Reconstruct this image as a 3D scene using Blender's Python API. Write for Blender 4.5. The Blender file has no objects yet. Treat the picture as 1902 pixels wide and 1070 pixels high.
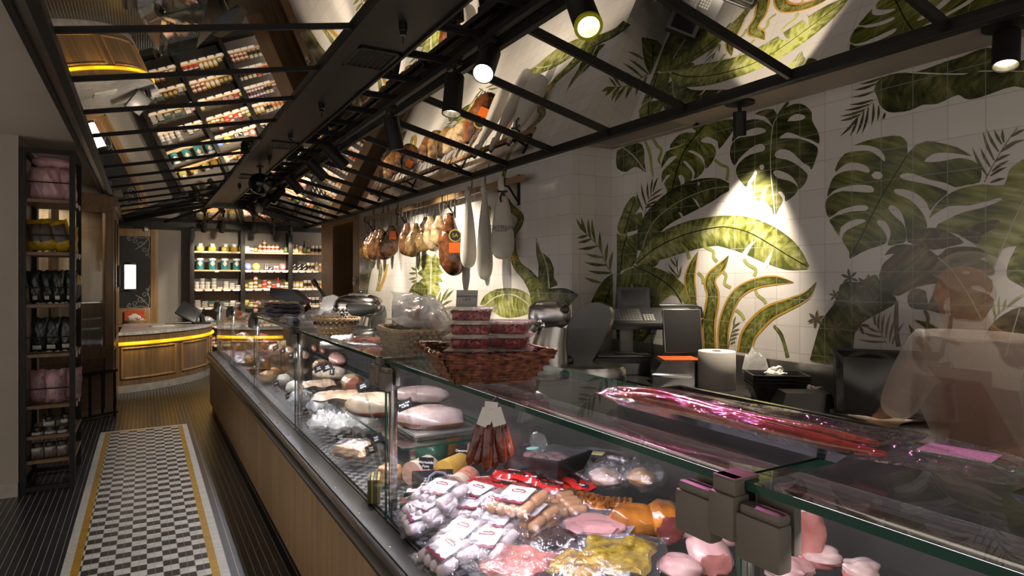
import bpy, bmesh, math, random
from mathutils import Vector, Matrix, Euler
from mathutils.geometry import tessellate_polygon
random.seed(7)
PI = math.pi
scene = bpy.context.scene
COL = scene.collection

# ---------------------------------------------------------------- camera
CAMH = 1.6
FPX, U0, V0 = 1180.0, 951.0, 517.0          # focal length, principal point in a 1902 x 1070 frame
YAW = math.radians(30.06)
cd = bpy.data.cameras.new('camera')
cam = bpy.data.objects.new('camera', cd)
COL.objects.link(cam)
cam.location = (0, 0, CAMH)
cam.rotation_euler = (PI / 2, 0, -YAW)
cd.sensor_width = 36.0
cd.lens = 36.0 * FPX / 1902.0
cd.shift_y = -(535.0 - V0) / 1902.0
cd.clip_start = 0.05
scene.camera = cam

# ---------------------------------------------------------------- world, exposure
world = bpy.data.worlds.new('world')
scene.world = world
world.use_nodes = True
bgn = world.node_tree.nodes['Background']
bgn.inputs[0].default_value = (1.0, 0.89, 0.78, 1)
bgn.inputs[1].default_value = 1.0
vs = scene.view_settings
vs.view_transform = 'Standard'
vs.look = 'None'
vs.gamma = 1
vs.use_curve_mapping = False
vs.exposure = 0.0
scene.cycles.transparent_max_bounces = 40
scene.cycles.max_bounces = 10
scene.cycles.caustics_reflective = False
scene.cycles.caustics_refractive = False
scene.cycles.sample_clamp_indirect = 4.0
LK = 4.0
SPOT_W = 26.0

def P(u, v, X=None, Y=None, Z=None):
    """where the sight line through (u, v) meets the plane X=, Y= or Z= (for measuring)"""
    f = Vector((math.sin(YAW), math.cos(YAW), 0)); r = Vector((math.cos(YAW), -math.sin(YAW), 0))
    d = f + r * ((u - U0) / FPX) + Vector((0, 0, 1)) * ((V0 - v) / FPX)
    if X is not None: t = X / d.x
    elif Y is not None: t = Y / d.y
    else: t = (Z - CAMH) / d.z
    return Vector((0, 0, CAMH)) + d * t

# ---------------------------------------------------------------- materials
def new_mat(name):
    m = bpy.data.materials.new(name); m.use_nodes = True
    nt = m.node_tree; nt.nodes.clear()
    out = nt.nodes.new('ShaderNodeOutputMaterial')
    return m, nt, out
def N(nt, kind, **kw):
    n = nt.nodes.new(kind)
    for k, v in kw.items():
        if k.startswith('i_'):
            key = k[2:]
            key = int(key) if key.isdigit() else key.replace('_', ' ')
            n.inputs[key].default_value = v
        else: setattr(n, k, v)
    return n
def c4(c): return (c[0], c[1], c[2], 1)
def math_n(nt, op, a, b=None, c=None):
    n = nt.nodes.new('ShaderNodeMath'); n.operation = op
    for i, x in enumerate((a, b, c)):
        if x is None: continue
        if isinstance(x, (int, float)): n.inputs[i].default_value = x
        else: nt.links.new(x, n.inputs[i])
    return n.outputs[0]
def mixc(nt, fac, a, b):
    n = nt.nodes.new('ShaderNodeMix'); n.data_type = 'RGBA'
    for idx, x in ((0, fac), (6, a), (7, b)):
        if hasattr(x, 'is_linked') or hasattr(x, 'links'): nt.links.new(x, n.inputs[idx])
        elif isinstance(x, (int, float)): n.inputs[idx].default_value = x
        else: n.inputs[idx].default_value = c4(x)
    return n.outputs[2]
def objco(nt): return nt.nodes.new('ShaderNodeTexCoord').outputs['Object']
MATS = {}
def M(name, col, rough=.5, metal=0, var=.12, scale=9, bump=0, bscale=40, coat=0, emit=None, estr=0, stretch=None, col2=None, alpha=1, sss=0, spec=.5):
    """a principled material whose colour wanders between two tones"""
    if name in MATS: return MATS[name]
    m, nt, out = new_mat(name)
    b = N(nt, 'ShaderNodeBsdfPrincipled')
    b.inputs['Roughness'].default_value = rough; b.inputs['Metallic'].default_value = metal
    b.inputs['Coat Weight'].default_value = coat; b.inputs['Coat Roughness'].default_value = .08
    b.inputs['Alpha'].default_value = alpha; b.inputs['Specular IOR Level'].default_value = spec
    co = objco(nt)
    if stretch:
        mp = N(nt, 'ShaderNodeMapping'); mp.inputs['Scale'].default_value = stretch
        nt.links.new(co, mp.inputs[0]); co = mp.outputs[0]
    nz = N(nt, 'ShaderNodeTexNoise'); nz.inputs['Scale'].default_value = scale; nz.inputs['Detail'].default_value = 4
    nt.links.new(co, nz.inputs['Vector'])
    rp = N(nt, 'ShaderNodeMapRange'); rp.inputs[1].default_value = .3; rp.inputs[2].default_value = .7
    nt.links.new(nz.outputs[0], rp.inputs[0])
    lo = [max(0, x * (1 - var)) for x in col]; hi = col2 or [min(1, x * (1 + var)) for x in col]
    nt.links.new(mixc(nt, rp.outputs[0], lo, hi), b.inputs['Base Color'])
    if bump:
        n2 = N(nt, 'ShaderNodeTexNoise'); n2.inputs['Scale'].default_value = bscale; n2.inputs['Detail'].default_value = 3
        nt.links.new(co, n2.inputs['Vector'])
        bp = N(nt, 'ShaderNodeBump'); bp.inputs['Strength'].default_value = bump; bp.inputs['Distance'].default_value = .01
        nt.links.new(n2.outputs[0], bp.inputs['Height']); nt.links.new(bp.outputs[0], b.inputs['Normal'])
    if sss:
        b.inputs['Subsurface Weight'].default_value = sss; b.inputs['Subsurface Radius'].default_value = (.01, .005, .003); b.inputs['Subsurface Scale'].default_value = .5
    if emit:
        b.inputs['Emission Color'].default_value = c4(emit); b.inputs['Emission Strength'].default_value = estr
    nt.links.new(b.outputs[0], out.inputs[0])
    MATS[name] = m
    return m
def WOOD(name, dark, light, axis='Z', rough=.45, sc=1.0, boards=None):
    """grained timber; axis is the direction of the grain; boards=(axis, width) draws joints"""
    if name in MATS: return MATS[name]
    m, nt, out = new_mat(name)
    b = N(nt, 'ShaderNodeBsdfPrincipled'); b.inputs['Roughness'].default_value = rough
    co = objco(nt)
    mp = N(nt, 'ShaderNodeMapping')
    s = {'X': (1.2, 26, 26), 'Y': (26, 1.2, 26), 'Z': (26, 26, 1.2)}[axis]
    mp.inputs['Scale'].default_value = [q * sc for q in s]
    nt.links.new(co, mp.inputs[0])
    nz = N(nt, 'ShaderNodeTexNoise'); nz.inputs['Scale'].default_value = 1; nz.inputs['Detail'].default_value = 6; nz.inputs['Distortion'].default_value = .6
    nt.links.new(mp.outputs[0], nz.inputs['Vector'])
    n2 = N(nt, 'ShaderNodeTexNoise'); n2.inputs['Scale'].default_value = 3; nt.links.new(co, n2.inputs['Vector'])
    f = math_n(nt, 'ADD', math_n(nt, 'MULTIPLY', nz.outputs[0], 1.5), math_n(nt, 'MULTIPLY', n2.outputs[0], .6))
    f = math_n(nt, 'SUBTRACT', f, .55)
    cl = N(nt, 'ShaderNodeClamp'); nt.links.new(f, cl.inputs[0])
    c = mixc(nt, cl.outputs[0], dark, light)
    if boards:
        sx = N(nt, 'ShaderNodeSeparateXYZ'); nt.links.new(co, sx.inputs[0])
        ax = sx.outputs['XYZ'.index(boards[0])]
        q = math_n(nt, 'DIVIDE', ax, boards[1])
        fr = math_n(nt, 'FRACT', q)
        ln = math_n(nt, 'LESS_THAN', fr, .02)
        wn = N(nt, 'ShaderNodeTexWhiteNoise', noise_dimensions='1D')
        nt.links.new(math_n(nt, 'FLOOR', q), wn.inputs['W'])
        c = mixc(nt, math_n(nt, 'MULTIPLY', wn.outputs[0], .35), c, dark)
        c = mixc(nt, math_n(nt, 'MULTIPLY', ln, .8), c, (dark[0] * .3, dark[1] * .3, dark[2] * .3))
    nt.links.new(c, b.inputs['Base Color'])
    bp = N(nt, 'ShaderNodeBump'); bp.inputs['Strength'].default_value = .12; bp.inputs['Distance'].default_value = .01
    nt.links.new(nz.outputs[0], bp.inputs['Height']); nt.links.new(bp.outputs[0], b.inputs['Normal'])
    nt.links.new(b.outputs[0], out.inputs[0])
    MATS[name] = m
    return m
def THIN(name, tint=(.97, .98, .97), f0=.05, rough=.01, bump=0, bscale=25, haze=0, hazecol=(.8, .8, .8)):
    """clear sheet: lets light straight through and reflects more towards grazing angles"""
    if name in MATS: return MATS[name]
    m, nt, out = new_mat(name)
    tr = N(nt, 'ShaderNodeBsdfTransparent'); tr.inputs[0].default_value = c4(tint)
    gl = N(nt, 'ShaderNodeBsdfGlossy'); gl.inputs['Roughness'].default_value = rough; gl.inputs[0].default_value = (1, 1, 1, 1)
    lw = N(nt, 'ShaderNodeLayerWeight'); lw.inputs[0].default_value = .5
    fac = math_n(nt, 'MULTIPLY_ADD', math_n(nt, 'POWER', lw.outputs['Facing'], 4.5), .75, f0)
    if bump:
        nz = N(nt, 'ShaderNodeTexNoise'); nz.inputs['Scale'].default_value = bscale; nz.inputs['Detail'].default_value = 3; nz.inputs['Distortion'].default_value = 1.5
        nt.links.new(objco(nt), nz.inputs['Vector'])
        bp = N(nt, 'ShaderNodeBump'); bp.inputs['Strength'].default_value = bump; bp.inputs['Distance'].default_value = .02
        nt.links.new(nz.outputs[0], bp.inputs['Height']); nt.links.new(bp.outputs[0], gl.inputs['Normal'])
    ba = tr.outputs[0]
    if haze:
        df = N(nt, 'ShaderNodeBsdfDiffuse'); df.inputs[0].default_value = c4(hazecol)
        mh = N(nt, 'ShaderNodeMixShader'); mh.inputs[0].default_value = haze
        nt.links.new(tr.outputs[0], mh.inputs[1]); nt.links.new(df.outputs[0], mh.inputs[2]); ba = mh.outputs[0]
    mx = N(nt, 'ShaderNodeMixShader')
    nt.links.new(fac, mx.inputs[0]); nt.links.new(ba, mx.inputs[1]); nt.links.new(gl.outputs[0], mx.inputs[2])
    nt.links.new(mx.outputs[0], out.inputs[0])
    MATS[name] = m
    return m
def EMIT(name, col, s):
    if name in MATS: return MATS[name]
    m, nt, out = new_mat(name)
    e = N(nt, 'ShaderNodeEmission'); e.inputs[0].default_value = c4(col); e.inputs[1].default_value = s
    nt.links.new(e.outputs[0], out.inputs[0]); MATS[name] = m
    return m
def MIRROR(name, col=(.86, .84, .81), rough=.012):
    if name in MATS: return MATS[name]
    m, nt, out = new_mat(name)
    g = N(nt, 'ShaderNodeBsdfGlossy'); g.inputs[0].default_value = c4(col); g.inputs['Roughness'].default_value = rough
    nt.links.new(g.outputs[0], out.inputs[0]); MATS[name] = m
    return m
def grid_lines(nt, a, w, lw):
    """1 on a joint line every w metres along scalar a"""
    return math_n(nt, 'LESS_THAN', math_n(nt, 'FRACT', math_n(nt, 'DIVIDE', a, w)), lw)
def FLOORTILE(name, kind):
    m, nt, out = new_mat(name)
    b = N(nt, 'ShaderNodeBsdfPrincipled')
    co = objco(nt)
    sx = N(nt, 'ShaderNodeSeparateXYZ'); nt.links.new(co, sx.inputs[0])
    x = math_n(nt, 'ADD', sx.outputs[0], .312 - .012); y = math_n(nt, 'ADD', sx.outputs[1], 20.0)
    x = math_n(nt, 'ADD', x, 3.9)
    l1 = grid_lines(nt, x, .039, .075); l2 = grid_lines(nt, y, .026, .05)
    wn = N(nt, 'ShaderNodeTexWhiteNoise', noise_dimensions='2D')
    cm = N(nt, 'ShaderNodeCombineXYZ')
    nt.links.new(math_n(nt, 'FLOOR', math_n(nt, 'DIVIDE', x, .039)), cm.inputs[0]); nt.links.new(math_n(nt, 'FLOOR', math_n(nt, 'DIVIDE', y, .026)), cm.inputs[1])
    nt.links.new(cm.outputs[0], wn.inputs['Vector'])
    if kind == 'black': c0, c1, g1, g2 = (.013, .0135, .015), (.030, .031, .034), (.46, .43, .39), (.085, .08, .072)
    elif kind == 'white': c0, c1, g1, g2 = (.56, .53, .47), (.68, .65, .58), (.4, .37, .33), (.42, .39, .35)
    elif kind == 'yellow': c0, c1, g1, g2 = (.40, .21, .015), (.50, .28, .025), (.30, .2, .06), (.32, .18, .03)
    if kind == 'check':
        cx = math_n(nt, 'FLOOR', math_n(nt, 'DIVIDE', x, .078)); cy = math_n(nt, 'FLOOR', math_n(nt, 'DIVIDE', y, .078))
        par = math_n(nt, 'MODULO', math_n(nt, 'ADD', cx, cy), 2.0)
        w = mixc(nt, wn.outputs[0], (.56, .53, .47), (.70, .67, .60)); k = mixc(nt, wn.outputs[0], (.012, .011, .010), (.03, .027, .024))
        c = mixc(nt, par, w, k)
        c = mixc(nt, math_n(nt, 'MULTIPLY', l1, .7), c, (.33, .30, .26)); c = mixc(nt, math_n(nt, 'MULTIPLY', l2, .22), c, (.12, .11, .1))
    else:
        c = mixc(nt, wn.outputs[0], c0, c1)
        c = mixc(nt, math_n(nt, 'MULTIPLY', l2, .6), c, g2); c = mixc(nt, math_n(nt, 'MULTIPLY', l1, .8 if kind == 'black' else .3), c, g1)
    nt.links.new(c, b.inputs['Base Color'])
    b.inputs['Roughness'].default_value = .30 if kind == 'black' else .38
    bp = N(nt, 'ShaderNodeBump'); bp.inputs['Strength'].default_value = .25; bp.inputs['Distance'].default_value = .002
    nt.links.new(math_n(nt, 'SUBTRACT', 1.0, math_n(nt, 'MAXIMUM', l1, l2)), bp.inputs['Height']); nt.links.new(bp.outputs[0], b.inputs['Normal'])
    nt.links.new(b.outputs[0], out.inputs[0]); MATS[name] = m
    return m
def WALLTILE(name, axis, leaf=None):
    """glazed 15 cm tiles; leaf=(dark, mid, light) is the painted foliage glaze, driven by its uv (along, across)"""
    m, nt, out = new_mat(name)
    b = N(nt, 'ShaderNodeBsdfPrincipled')
    co = objco(nt)
    sx = N(nt, 'ShaderNodeSeparateXYZ'); nt.links.new(co, sx.inputs[0])
    a = math_n(nt, 'ADD', sx.outputs['XY'.index(axis)], 30.0 + (.0 if axis == 'Y' else .02)); z = math_n(nt, 'ADD', sx.outputs[2], 3.02)
    g = math_n(nt, 'MAXIMUM', grid_lines(nt, a, .15, .026), grid_lines(nt, z, .15, .026))
    wn = N(nt, 'ShaderNodeTexWhiteNoise', noise_dimensions='2D'); cm = N(nt, 'ShaderNodeCombineXYZ')
    nt.links.new(math_n(nt, 'FLOOR', math_n(nt, 'DIVIDE', a, .15)), cm.inputs[0]); nt.links.new(math_n(nt, 'FLOOR', math_n(nt, 'DIVIDE', z, .15)), cm.inputs[1])
    nt.links.new(cm.outputs[0], wn.inputs['Vector'])
    if leaf is None:
        c = mixc(nt, wn.outputs[0], (.60, .565, .535), (.66, .625, .59))
        gro = (.40, .37, .34)
    else:
        uv = nt.nodes.new('ShaderNodeUVMap').outputs[0]
        su = N(nt, 'ShaderNodeSeparateXYZ'); nt.links.new(uv, su.inputs[0])
        av = math_n(nt, 'ABSOLUTE', su.outputs[1])
        cu = N(nt, 'ShaderNodeCombineXYZ')
        nt.links.new(math_n(nt, 'SUBTRACT', math_n(nt, 'MULTIPLY', su.outputs[0], 1.0), math_n(nt, 'MULTIPLY', av, .045)), cu.inputs[0])
        nt.links.new(math_n(nt, 'MULTIPLY', su.outputs[1], .045), cu.inputs[1])
        nz = N(nt, 'ShaderNodeTexNoise'); nz.inputs['Scale'].default_value = 34; nz.inputs['Detail'].default_value = 3; nz.inputs['Distortion'].default_value = .3
        nt.links.new(cu.outputs[0], nz.inputs['Vector'])
        n2 = N(nt, 'ShaderNodeTexNoise'); n2.inputs['Scale'].default_value = 7; nt.links.new(co, n2.inputs['Vector'])
        f = math_n(nt, 'MULTIPLY_ADD', math_n(nt, 'SUBTRACT', nz.outputs[0], .5), 1.7, .5)
        f = math_n(nt, 'ADD', f, math_n(nt, 'MULTIPLY', math_n(nt, 'SUBTRACT', n2.outputs[0], .5), 1.5))
        f = math_n(nt, 'SUBTRACT', f, math_n(nt, 'MULTIPLY', math_n(nt, 'POWER', av, 3.0), .45))
        rp = N(nt, 'ShaderNodeValToRGB'); e = rp.color_ramp.elements
        e[0].position = .05; e[0].color = c4(leaf[0]); e[1].position = .95; e[1].color = c4(leaf[2])
        em = rp.color_ramp.elements.new(.5); em.color = c4(leaf[1])
        nt.links.new(f, rp.inputs[0]); c = rp.outputs[0]
        gro = tuple(.5 * (x + .4) for x in leaf[1])
    c = mixc(nt, math_n(nt, 'MULTIPLY', g, .75), c, gro)
    nt.links.new(c, b.inputs['Base Color'])
    b.inputs['Roughness'].default_value = .16
    n3 = N(nt, 'ShaderNodeTexNoise'); n3.inputs['Scale'].default_value = 5; nt.links.new(co, n3.inputs['Vector'])
    hh = math_n(nt, 'ADD', math_n(nt, 'MULTIPLY', math_n(nt, 'SUBTRACT', 1.0, g), .6), math_n(nt, 'ADD', math_n(nt, 'MULTIPLY', wn.outputs[0], .2), math_n(nt, 'MULTIPLY', n3.outputs[0], .5)))
    bp = N(nt, 'ShaderNodeBump'); bp.inputs['Strength'].default_value = .22; bp.inputs['Distance'].default_value = .003
    nt.links.new(hh, bp.inputs['Height']); nt.links.new(bp.outputs[0], b.inputs['Normal'])
    nt.links.new(b.outputs[0], out.inputs[0]); MATS[name] = m
    return m

# ---------------------------------------------------------------- mesh building
class MB:
    def __init__(s): s.v = []; s.f = []; s.mi = []; s.uv = {}; s.m = 0
    def mat(s, i): s.m = i; return s
    def add(s, vs, fs):
        o = len(s.v); s.v += [Vector(p) for p in vs]
        for f in fs: s.f.append([o + i for i in f]); s.mi.append(s.m)
        return s
    def box(s, a, b, bev=0.0):
        x0, y0, z0 = [min(p, q) for p, q in zip(a, b)]; x1, y1, z1 = [max(p, q) for p, q in zip(a, b)]
        if bev <= 0:
            return s.add([(x0, y0, z0), (x1, y0, z0), (x1, y1, z0), (x0, y1, z0), (x0, y0, z1), (x1, y0, z1), (x1, y1, z1), (x0, y1, z1)],
                         [(0, 3, 2, 1), (4, 5, 6, 7), (0, 1, 5, 4), (1, 2, 6, 5), (2, 3, 7, 6), (3, 0, 4, 7)])
        bm = bmesh.new(); bmesh.ops.create_cube(bm, size=1)
        for v in bm.verts: v.co = Vector(((x0 + x1) / 2 + v.co.x * (x1 - x0), (y0 + y1) / 2 + v.co.y * (y1 - y0), (z0 + z1) / 2 + v.co.z * (z1 - z0)))
        bmesh.ops.bevel(bm, geom=list(bm.edges), offset=min(bev, .45 * min(x1 - x0, y1 - y0, z1 - z0)), segments=2, profile=.6, affect='EDGES')
        return s.bm(bm)
    def bm(s, bm):
        bm.verts.ensure_lookup_table()
        for i, v in enumerate(bm.verts): v.index = i
        s.add([v.co.copy() for v in bm.verts], [[v.index for v in f.verts] for f in bm.faces]); bm.free(); return s
    def tube(s, pts, r, n=8, cap=True, sx=1.0):
        """swept round section along pts; r scalar or list; sx flattens the section"""
        pts = [Vector(p) for p in pts]; k = len(pts)
        rs = r if isinstance(r, (list, tuple)) else [r] * k
        o = len(s.v); up = None; fs = []
        for i, p in enumerate(pts):
            d = (pts[min(i + 1, k - 1)] - pts[max(i - 1, 0)])
            d = d.normalized() if d.length > 1e-9 else Vector((0, 0, 1))
            if up is None: up = Vector((0, 0, 1)) if abs(d.z) < .9 else Vector((1, 0, 0))
            a = d.cross(up); a = a.normalized() if a.length > 1e-6 else d.orthogonal().normalized()
            up = a.cross(d).normalized()
            for j in range(n):
                t = 2 * PI * j / n
                s.v.append(p + a * (math.cos(t) * rs[i]) + up * (math.sin(t) * rs[i] * sx))
        for i in range(k - 1):
            for j in range(n):
                fs.append([o + i * n + j, o + i * n + (j + 1) % n, o + (i + 1) * n + (j + 1) % n, o + (i + 1) * n + j])
        if cap: fs += [[o + j for j in range(n)][::-1], [o + (k - 1) * n + j for j in range(n)]]
        for f in fs: s.f.append(f); s.mi.append(s.m)
        return s
    def cyl(s, a, b, r, r2=None, n=16): return s.tube([a, b], [r, r if r2 is None else r2], n)
    def lathe(s, prof, c=(0, 0, 0), n=20, sx=1, sy=1, axis='Z', cap=True):
        """prof: list of (radius, height)"""
        c = Vector(c); o = len(s.v); fs = []
        for (r, h) in prof:
            for j in range(n):
                t = 2 * PI * j / n; x, y = r * math.cos(t) * sx, r * math.sin(t) * sy
                s.v.append(c + (Vector((x, y, h)) if axis == 'Z' else Vector((x, h, y)) if axis == 'Y' else Vector((h, x, y))))
        k = len(prof)
        for i in range(k - 1):
            for j in range(n): fs.append([o + i * n + j, o + i * n + (j + 1) % n, o + (i + 1) * n + (j + 1) % n, o + (i + 1) * n + j])
        if cap and prof[0][0] > 1e-6: fs.append([o + j for j in range(n)][::-1])
        if cap and prof[-1][0] > 1e-6: fs.append([o + (k - 1) * n + j for j in range(n)])
        for f in fs: s.f.append(f); s.mi.append(s.m)
        return s
    def blob(s, c, r, seg=14, rings=9, sq=1.0, wob=0.0, seed=0, fn=None):
        """rounded lump; sq<1 makes it boxier; fn(unit vector)->scale"""
        rnd = random.Random(seed); c = Vector(c)
        ph = [rnd.uniform(0, 6) for _ in range(6)]
        o = len(s.v); fs = []
        for i in range(rings + 1):
            th = PI * i / rings
            for j in range(seg):
                t = 2 * PI * j / seg
                u = Vector((math.sin(th) * math.cos(t), math.sin(th) * math.sin(t), math.cos(th)))
                w = 1 + wob * (math.sin(3 * u.x + ph[0]) * math.cos(4 * u.y + ph[1]) + .6 * math.sin(7 * u.z + ph[2] + 3 * u.x) + .4 * math.sin(9 * u.y + ph[3] + 5 * u.z))
                if fn: w *= fn(u)
                q = [math.copysign(abs(k) ** sq, k) for k in u]
                s.v.append(c + Vector((q[0] * r[0] * w, q[1] * r[1] * w, q[2] * r[2] * w)))
        for i in range(rings):
            for j in range(seg):
                fs.append([o + i * seg + j, o + (i + 1) * seg + j, o + (i + 1) * seg + (j + 1) % seg, o + i * seg + (j + 1) % seg])
        for f in fs: s.f.append(f); s.mi.append(s.m)
        return s
    def poly(s, pts, uvs=None):
        """flat polygon (may be concave)"""
        pts = [Vector(p) for p in pts]; o = len(s.v); s.v += pts
        for t in tessellate_polygon([pts]): s.f.append([o + i for i in t]); s.mi.append(s.m)
        if uvs:
            for i, q in enumerate(uvs): s.uv[o + i] = q
        return s
    def prism(s, pts, d):
        """polygon pts extruded by vector d"""
        pts = [Vector(p) for p in pts]; d = Vector(d); n = len(pts); o = len(s.v)
        s.v += pts + [p + d for p in pts]
        for t in tessellate_polygon([pts]):
            s.f.append([o + i for i in t]); s.mi.append(s.m); s.f.append([o + n + i for i in t][::-1]); s.mi.append(s.m)
        for i in range(n): s.f.append([o + i, o + (i + 1) % n, o + n + (i + 1) % n, o + n + i]); s.mi.append(s.m)
        return s
    def grid(s, nx, ny, fn):
        o = len(s.v)
        for j in range(ny + 1):
            for i in range(nx + 1): s.v.append(Vector(fn(i / nx, j / ny)))
        for j in range(ny):
            for i in range(nx):
                a = o + j * (nx + 1) + i; s.f.append([a, a + 1, a + nx + 2, a + nx + 1]); s.mi.append(s.m)
        return s
    def pillow(s, c, lx, ly, lz, nx=12, ny=10, seed=0, amp=.12, edge=.9, flat=.0):
        """closed soft packet: two bulging sheets meeting in a flat seam"""
        rnd = random.Random(seed); ph = [rnd.uniform(0, 6) for _ in range(6)]; c = Vector(c)
        def h(u, v, sg):
            e = (1 - abs(2 * u - 1) ** 3) * (1 - abs(2 * v - 1) ** 3)
            e = max(0, e) ** edge
            w = amp * (math.sin(9 * u + ph[0]) * math.sin(8 * v + ph[1]) + .7 * math.sin(17 * u + 11 * v + ph[2]) + .5 * math.sin(23 * v - 13 * u + ph[3]))
            z = lz / 2 * e * (1 + w)
            return z if sg > 0 else -min(z, lz / 2 * (1 - flat))
        def xy(u, v):
            wob = .02 * math.sin(14 * v + ph[4]); wv = .02 * math.sin(12 * u + ph[5])
            return ((u - .5 + wob * (abs(2 * u - 1) ** 2)) * lx, (v - .5 + wv * (abs(2 * v - 1) ** 2)) * ly)
        for sg in (1, -1):
            o = len(s.v)
            for j in range(ny + 1):
                for i in range(nx + 1):
                    u, v = i / nx, j / ny; x, y = xy(u, v); s.v.append(c + Vector((x, y, h(u, v, sg) + .006 * math.sin(11 * u + 9 * v + ph[2]) * (1 - (1 - abs(2 * u - 1) ** 3) * (1 - abs(2 * v - 1) ** 3)))))
            for j in range(ny):
                for i in range(nx):
                    a = o + j * (nx + 1) + i; q = [a, a + 1, a + nx + 2, a + nx + 1]
                    s.f.append(q if sg > 0 else q[::-1]); s.mi.append(s.m)
        return s
    def xf(s, mtx, start=0):
        for i in range(start, len(s.v)): s.v[i] = mtx @ s.v[i]
        return s
    def mesh(s, name, mats, smooth=True):
        me = bpy.data.meshes.new(name); me.from_pydata([tuple(p) for p in s.v], [], s.f)
        for m in (mats if isinstance(mats, (list, tuple)) else [mats]): me.materials.append(m)
        for p, i in zip(me.polygons, s.mi): p.material_index = i
        if s.uv:
            ul = me.uv_layers.new(name='UVMap')
            for l in me.loops: ul.data[l.index].uv = s.uv.get(l.vertex_index, (0, 0))
        me.validate(); me.update()
        if smooth: me.shade_smooth(); me.set_sharp_from_angle(angle=math.radians(38))
        return me
def put(name, mb, mats, parent=None, smooth=True, label=None):
    o = bpy.data.objects.new(name, mb.mesh(name, mats, smooth)); COL.objects.link(o)
    if parent is not None: o.parent = parent
    if label: o['label'] = label
    return o
def struct(name, mb, mats, smooth=False, label=None):
    o = put(name, mb, mats, None, smooth, label); o['kind'] = 'structure'; return o
def tag(o, label, cat, group=None):
    o['label'] = label; o['category'] = cat
    if group: o['group'] = group
    return o
def thing(name, label, cat, loc=(0, 0, 0), rz=0, group=None, rot=None):
    o = bpy.data.objects.new(name, None); COL.objects.link(o)
    o.location = loc; o.rotation_euler = rot or (0, 0, rz); o.empty_display_size = .05
    return tag(o, label, cat, group)
def dup(root, loc, rz=0, label=None, group=None, rot=None, scale=None):
    r = root.copy(); COL.objects.link(r); r.location = loc; r.rotation_euler = rot or (0, 0, rz)
    if scale: r.scale = (scale,) * 3 if isinstance(scale, (int, float)) else scale
    if label: r['label'] = label
    if group: r['group'] = group
    for ch in list(root.children):
        c = ch.copy(); COL.objects.link(c); c.parent = r
        for g in list(ch.children):
            d = g.copy(); COL.objects.link(d); d.parent = c
    return r
FONT = None
def text_mb(txt, size, align='CENTER', depth=.0006, bold=0.0):
    """lettering as a mesh builder lying in XY, centred on the origin"""
    cu = bpy.data.curves.new('lettering', 'FONT'); cu.body = txt; cu.size = size; cu.align_x = align; cu.align_y = 'CENTER'; cu.extrude = depth / 2; cu.resolution_u = 2; cu.offset = bold
    o = bpy.data.objects.new('lettering', cu); COL.objects.link(o)
    dg = bpy.context.evaluated_depsgraph_get(); me = bpy.data.meshes.new_from_object(o.evaluated_get(dg))
    mb = MB().add([v.co.copy() for v in me.vertices], [list(p.vertices) for p in me.polygons])
    bpy.data.objects.remove(o); bpy.data.curves.remove(cu); bpy.data.meshes.remove(me)
    return mb
def frame_mtx(o, x, y):
    """matrix whose local X, Y run along x, y at origin o"""
    x = Vector(x).normalized(); y = Vector(y); z = x.cross(y).normalized(); y = z.cross(x)
    return Matrix(((x.x, y.x, z.x, o[0]), (x.y, y.y, z.y, o[1]), (x.z, y.z, z.z, o[2]), (0, 0, 0, 1)))
ORD = ['first', 'second', 'third', 'fourth', 'fifth', 'sixth', 'seventh', 'eighth', 'ninth', 'tenth', 'eleventh', 'twelfth', 'thirteenth', 'fourteenth', 'fifteenth', 'sixteenth', 'seventeenth', 'eighteenth', 'nineteenth', 'twentieth']

# common materials
BLACKMETAL = M('black metal', (.012, .011, .010), .5, 0, .2, spec=.25)
DARKMETAL = M('dark bronze metal', (.03, .027, .024), .38, .6, .2)
BLACKPL = M('black plastic', (.012, .012, .013), .32, 0, .2)
DKGREY = M('dark grey plastic', (.065, .067, .07), .42, 0, .1)
STEEL = M('brushed steel', (.50, .49, .47), .28, 1, .08, 14, .05, 60, stretch=(2, 30, 2))
POLISH = M('polished aluminium', (.62, .61, .60), .16, 1, .06)
CHROME = M('chrome', (.75, .75, .75), .07, 1, .03)
WHITEPL = M('white plastic', (.72, .71, .68), .35, 0, .05)
PAPER = M('white paper', (.74, .73, .70), .7, 0, .05)
GLASS = THIN('clear glass')
OAK = WOOD('oak', (.16, .085, .035), (.42, .26, .12), 'Z')
OAKX = WOOD('oak along x', (.16, .085, .035), (.42, .26, .12), 'X')
OAKY = WOOD('oak along y', (.16, .085, .035), (.42, .26, .12), 'Y')
PALEOAK = WOOD('pale shelf oak', (.40, .25, .12), (.62, .43, .24), 'X')
DKWOOD = WOOD('dark stained oak', (.055, .030, .014), (.16, .09, .042), 'X')
ENCLOAK = WOOD('brown oak joinery', (.10, .058, .028), (.28, .175, .088), 'Z')
PLASTER = M('warm grey plaster', (.33, .29, .25), .85, 0, .05, 3)
PLASTER2 = M('grey back wall plaster', (.30, .27, .235), .85, 0, .05, 3)
SOFFIT = M('painted soffit', (.42, .37, .31), .8, 0, .04, 2)
# ================================================================ large structure
X1, X2, YR, ZC = 2.76, 3.15, 3.88, 2.60       # far tiled wall, near tiled wall, step between them, ceiling height
YB = 13.1                                     # back wall
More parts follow.
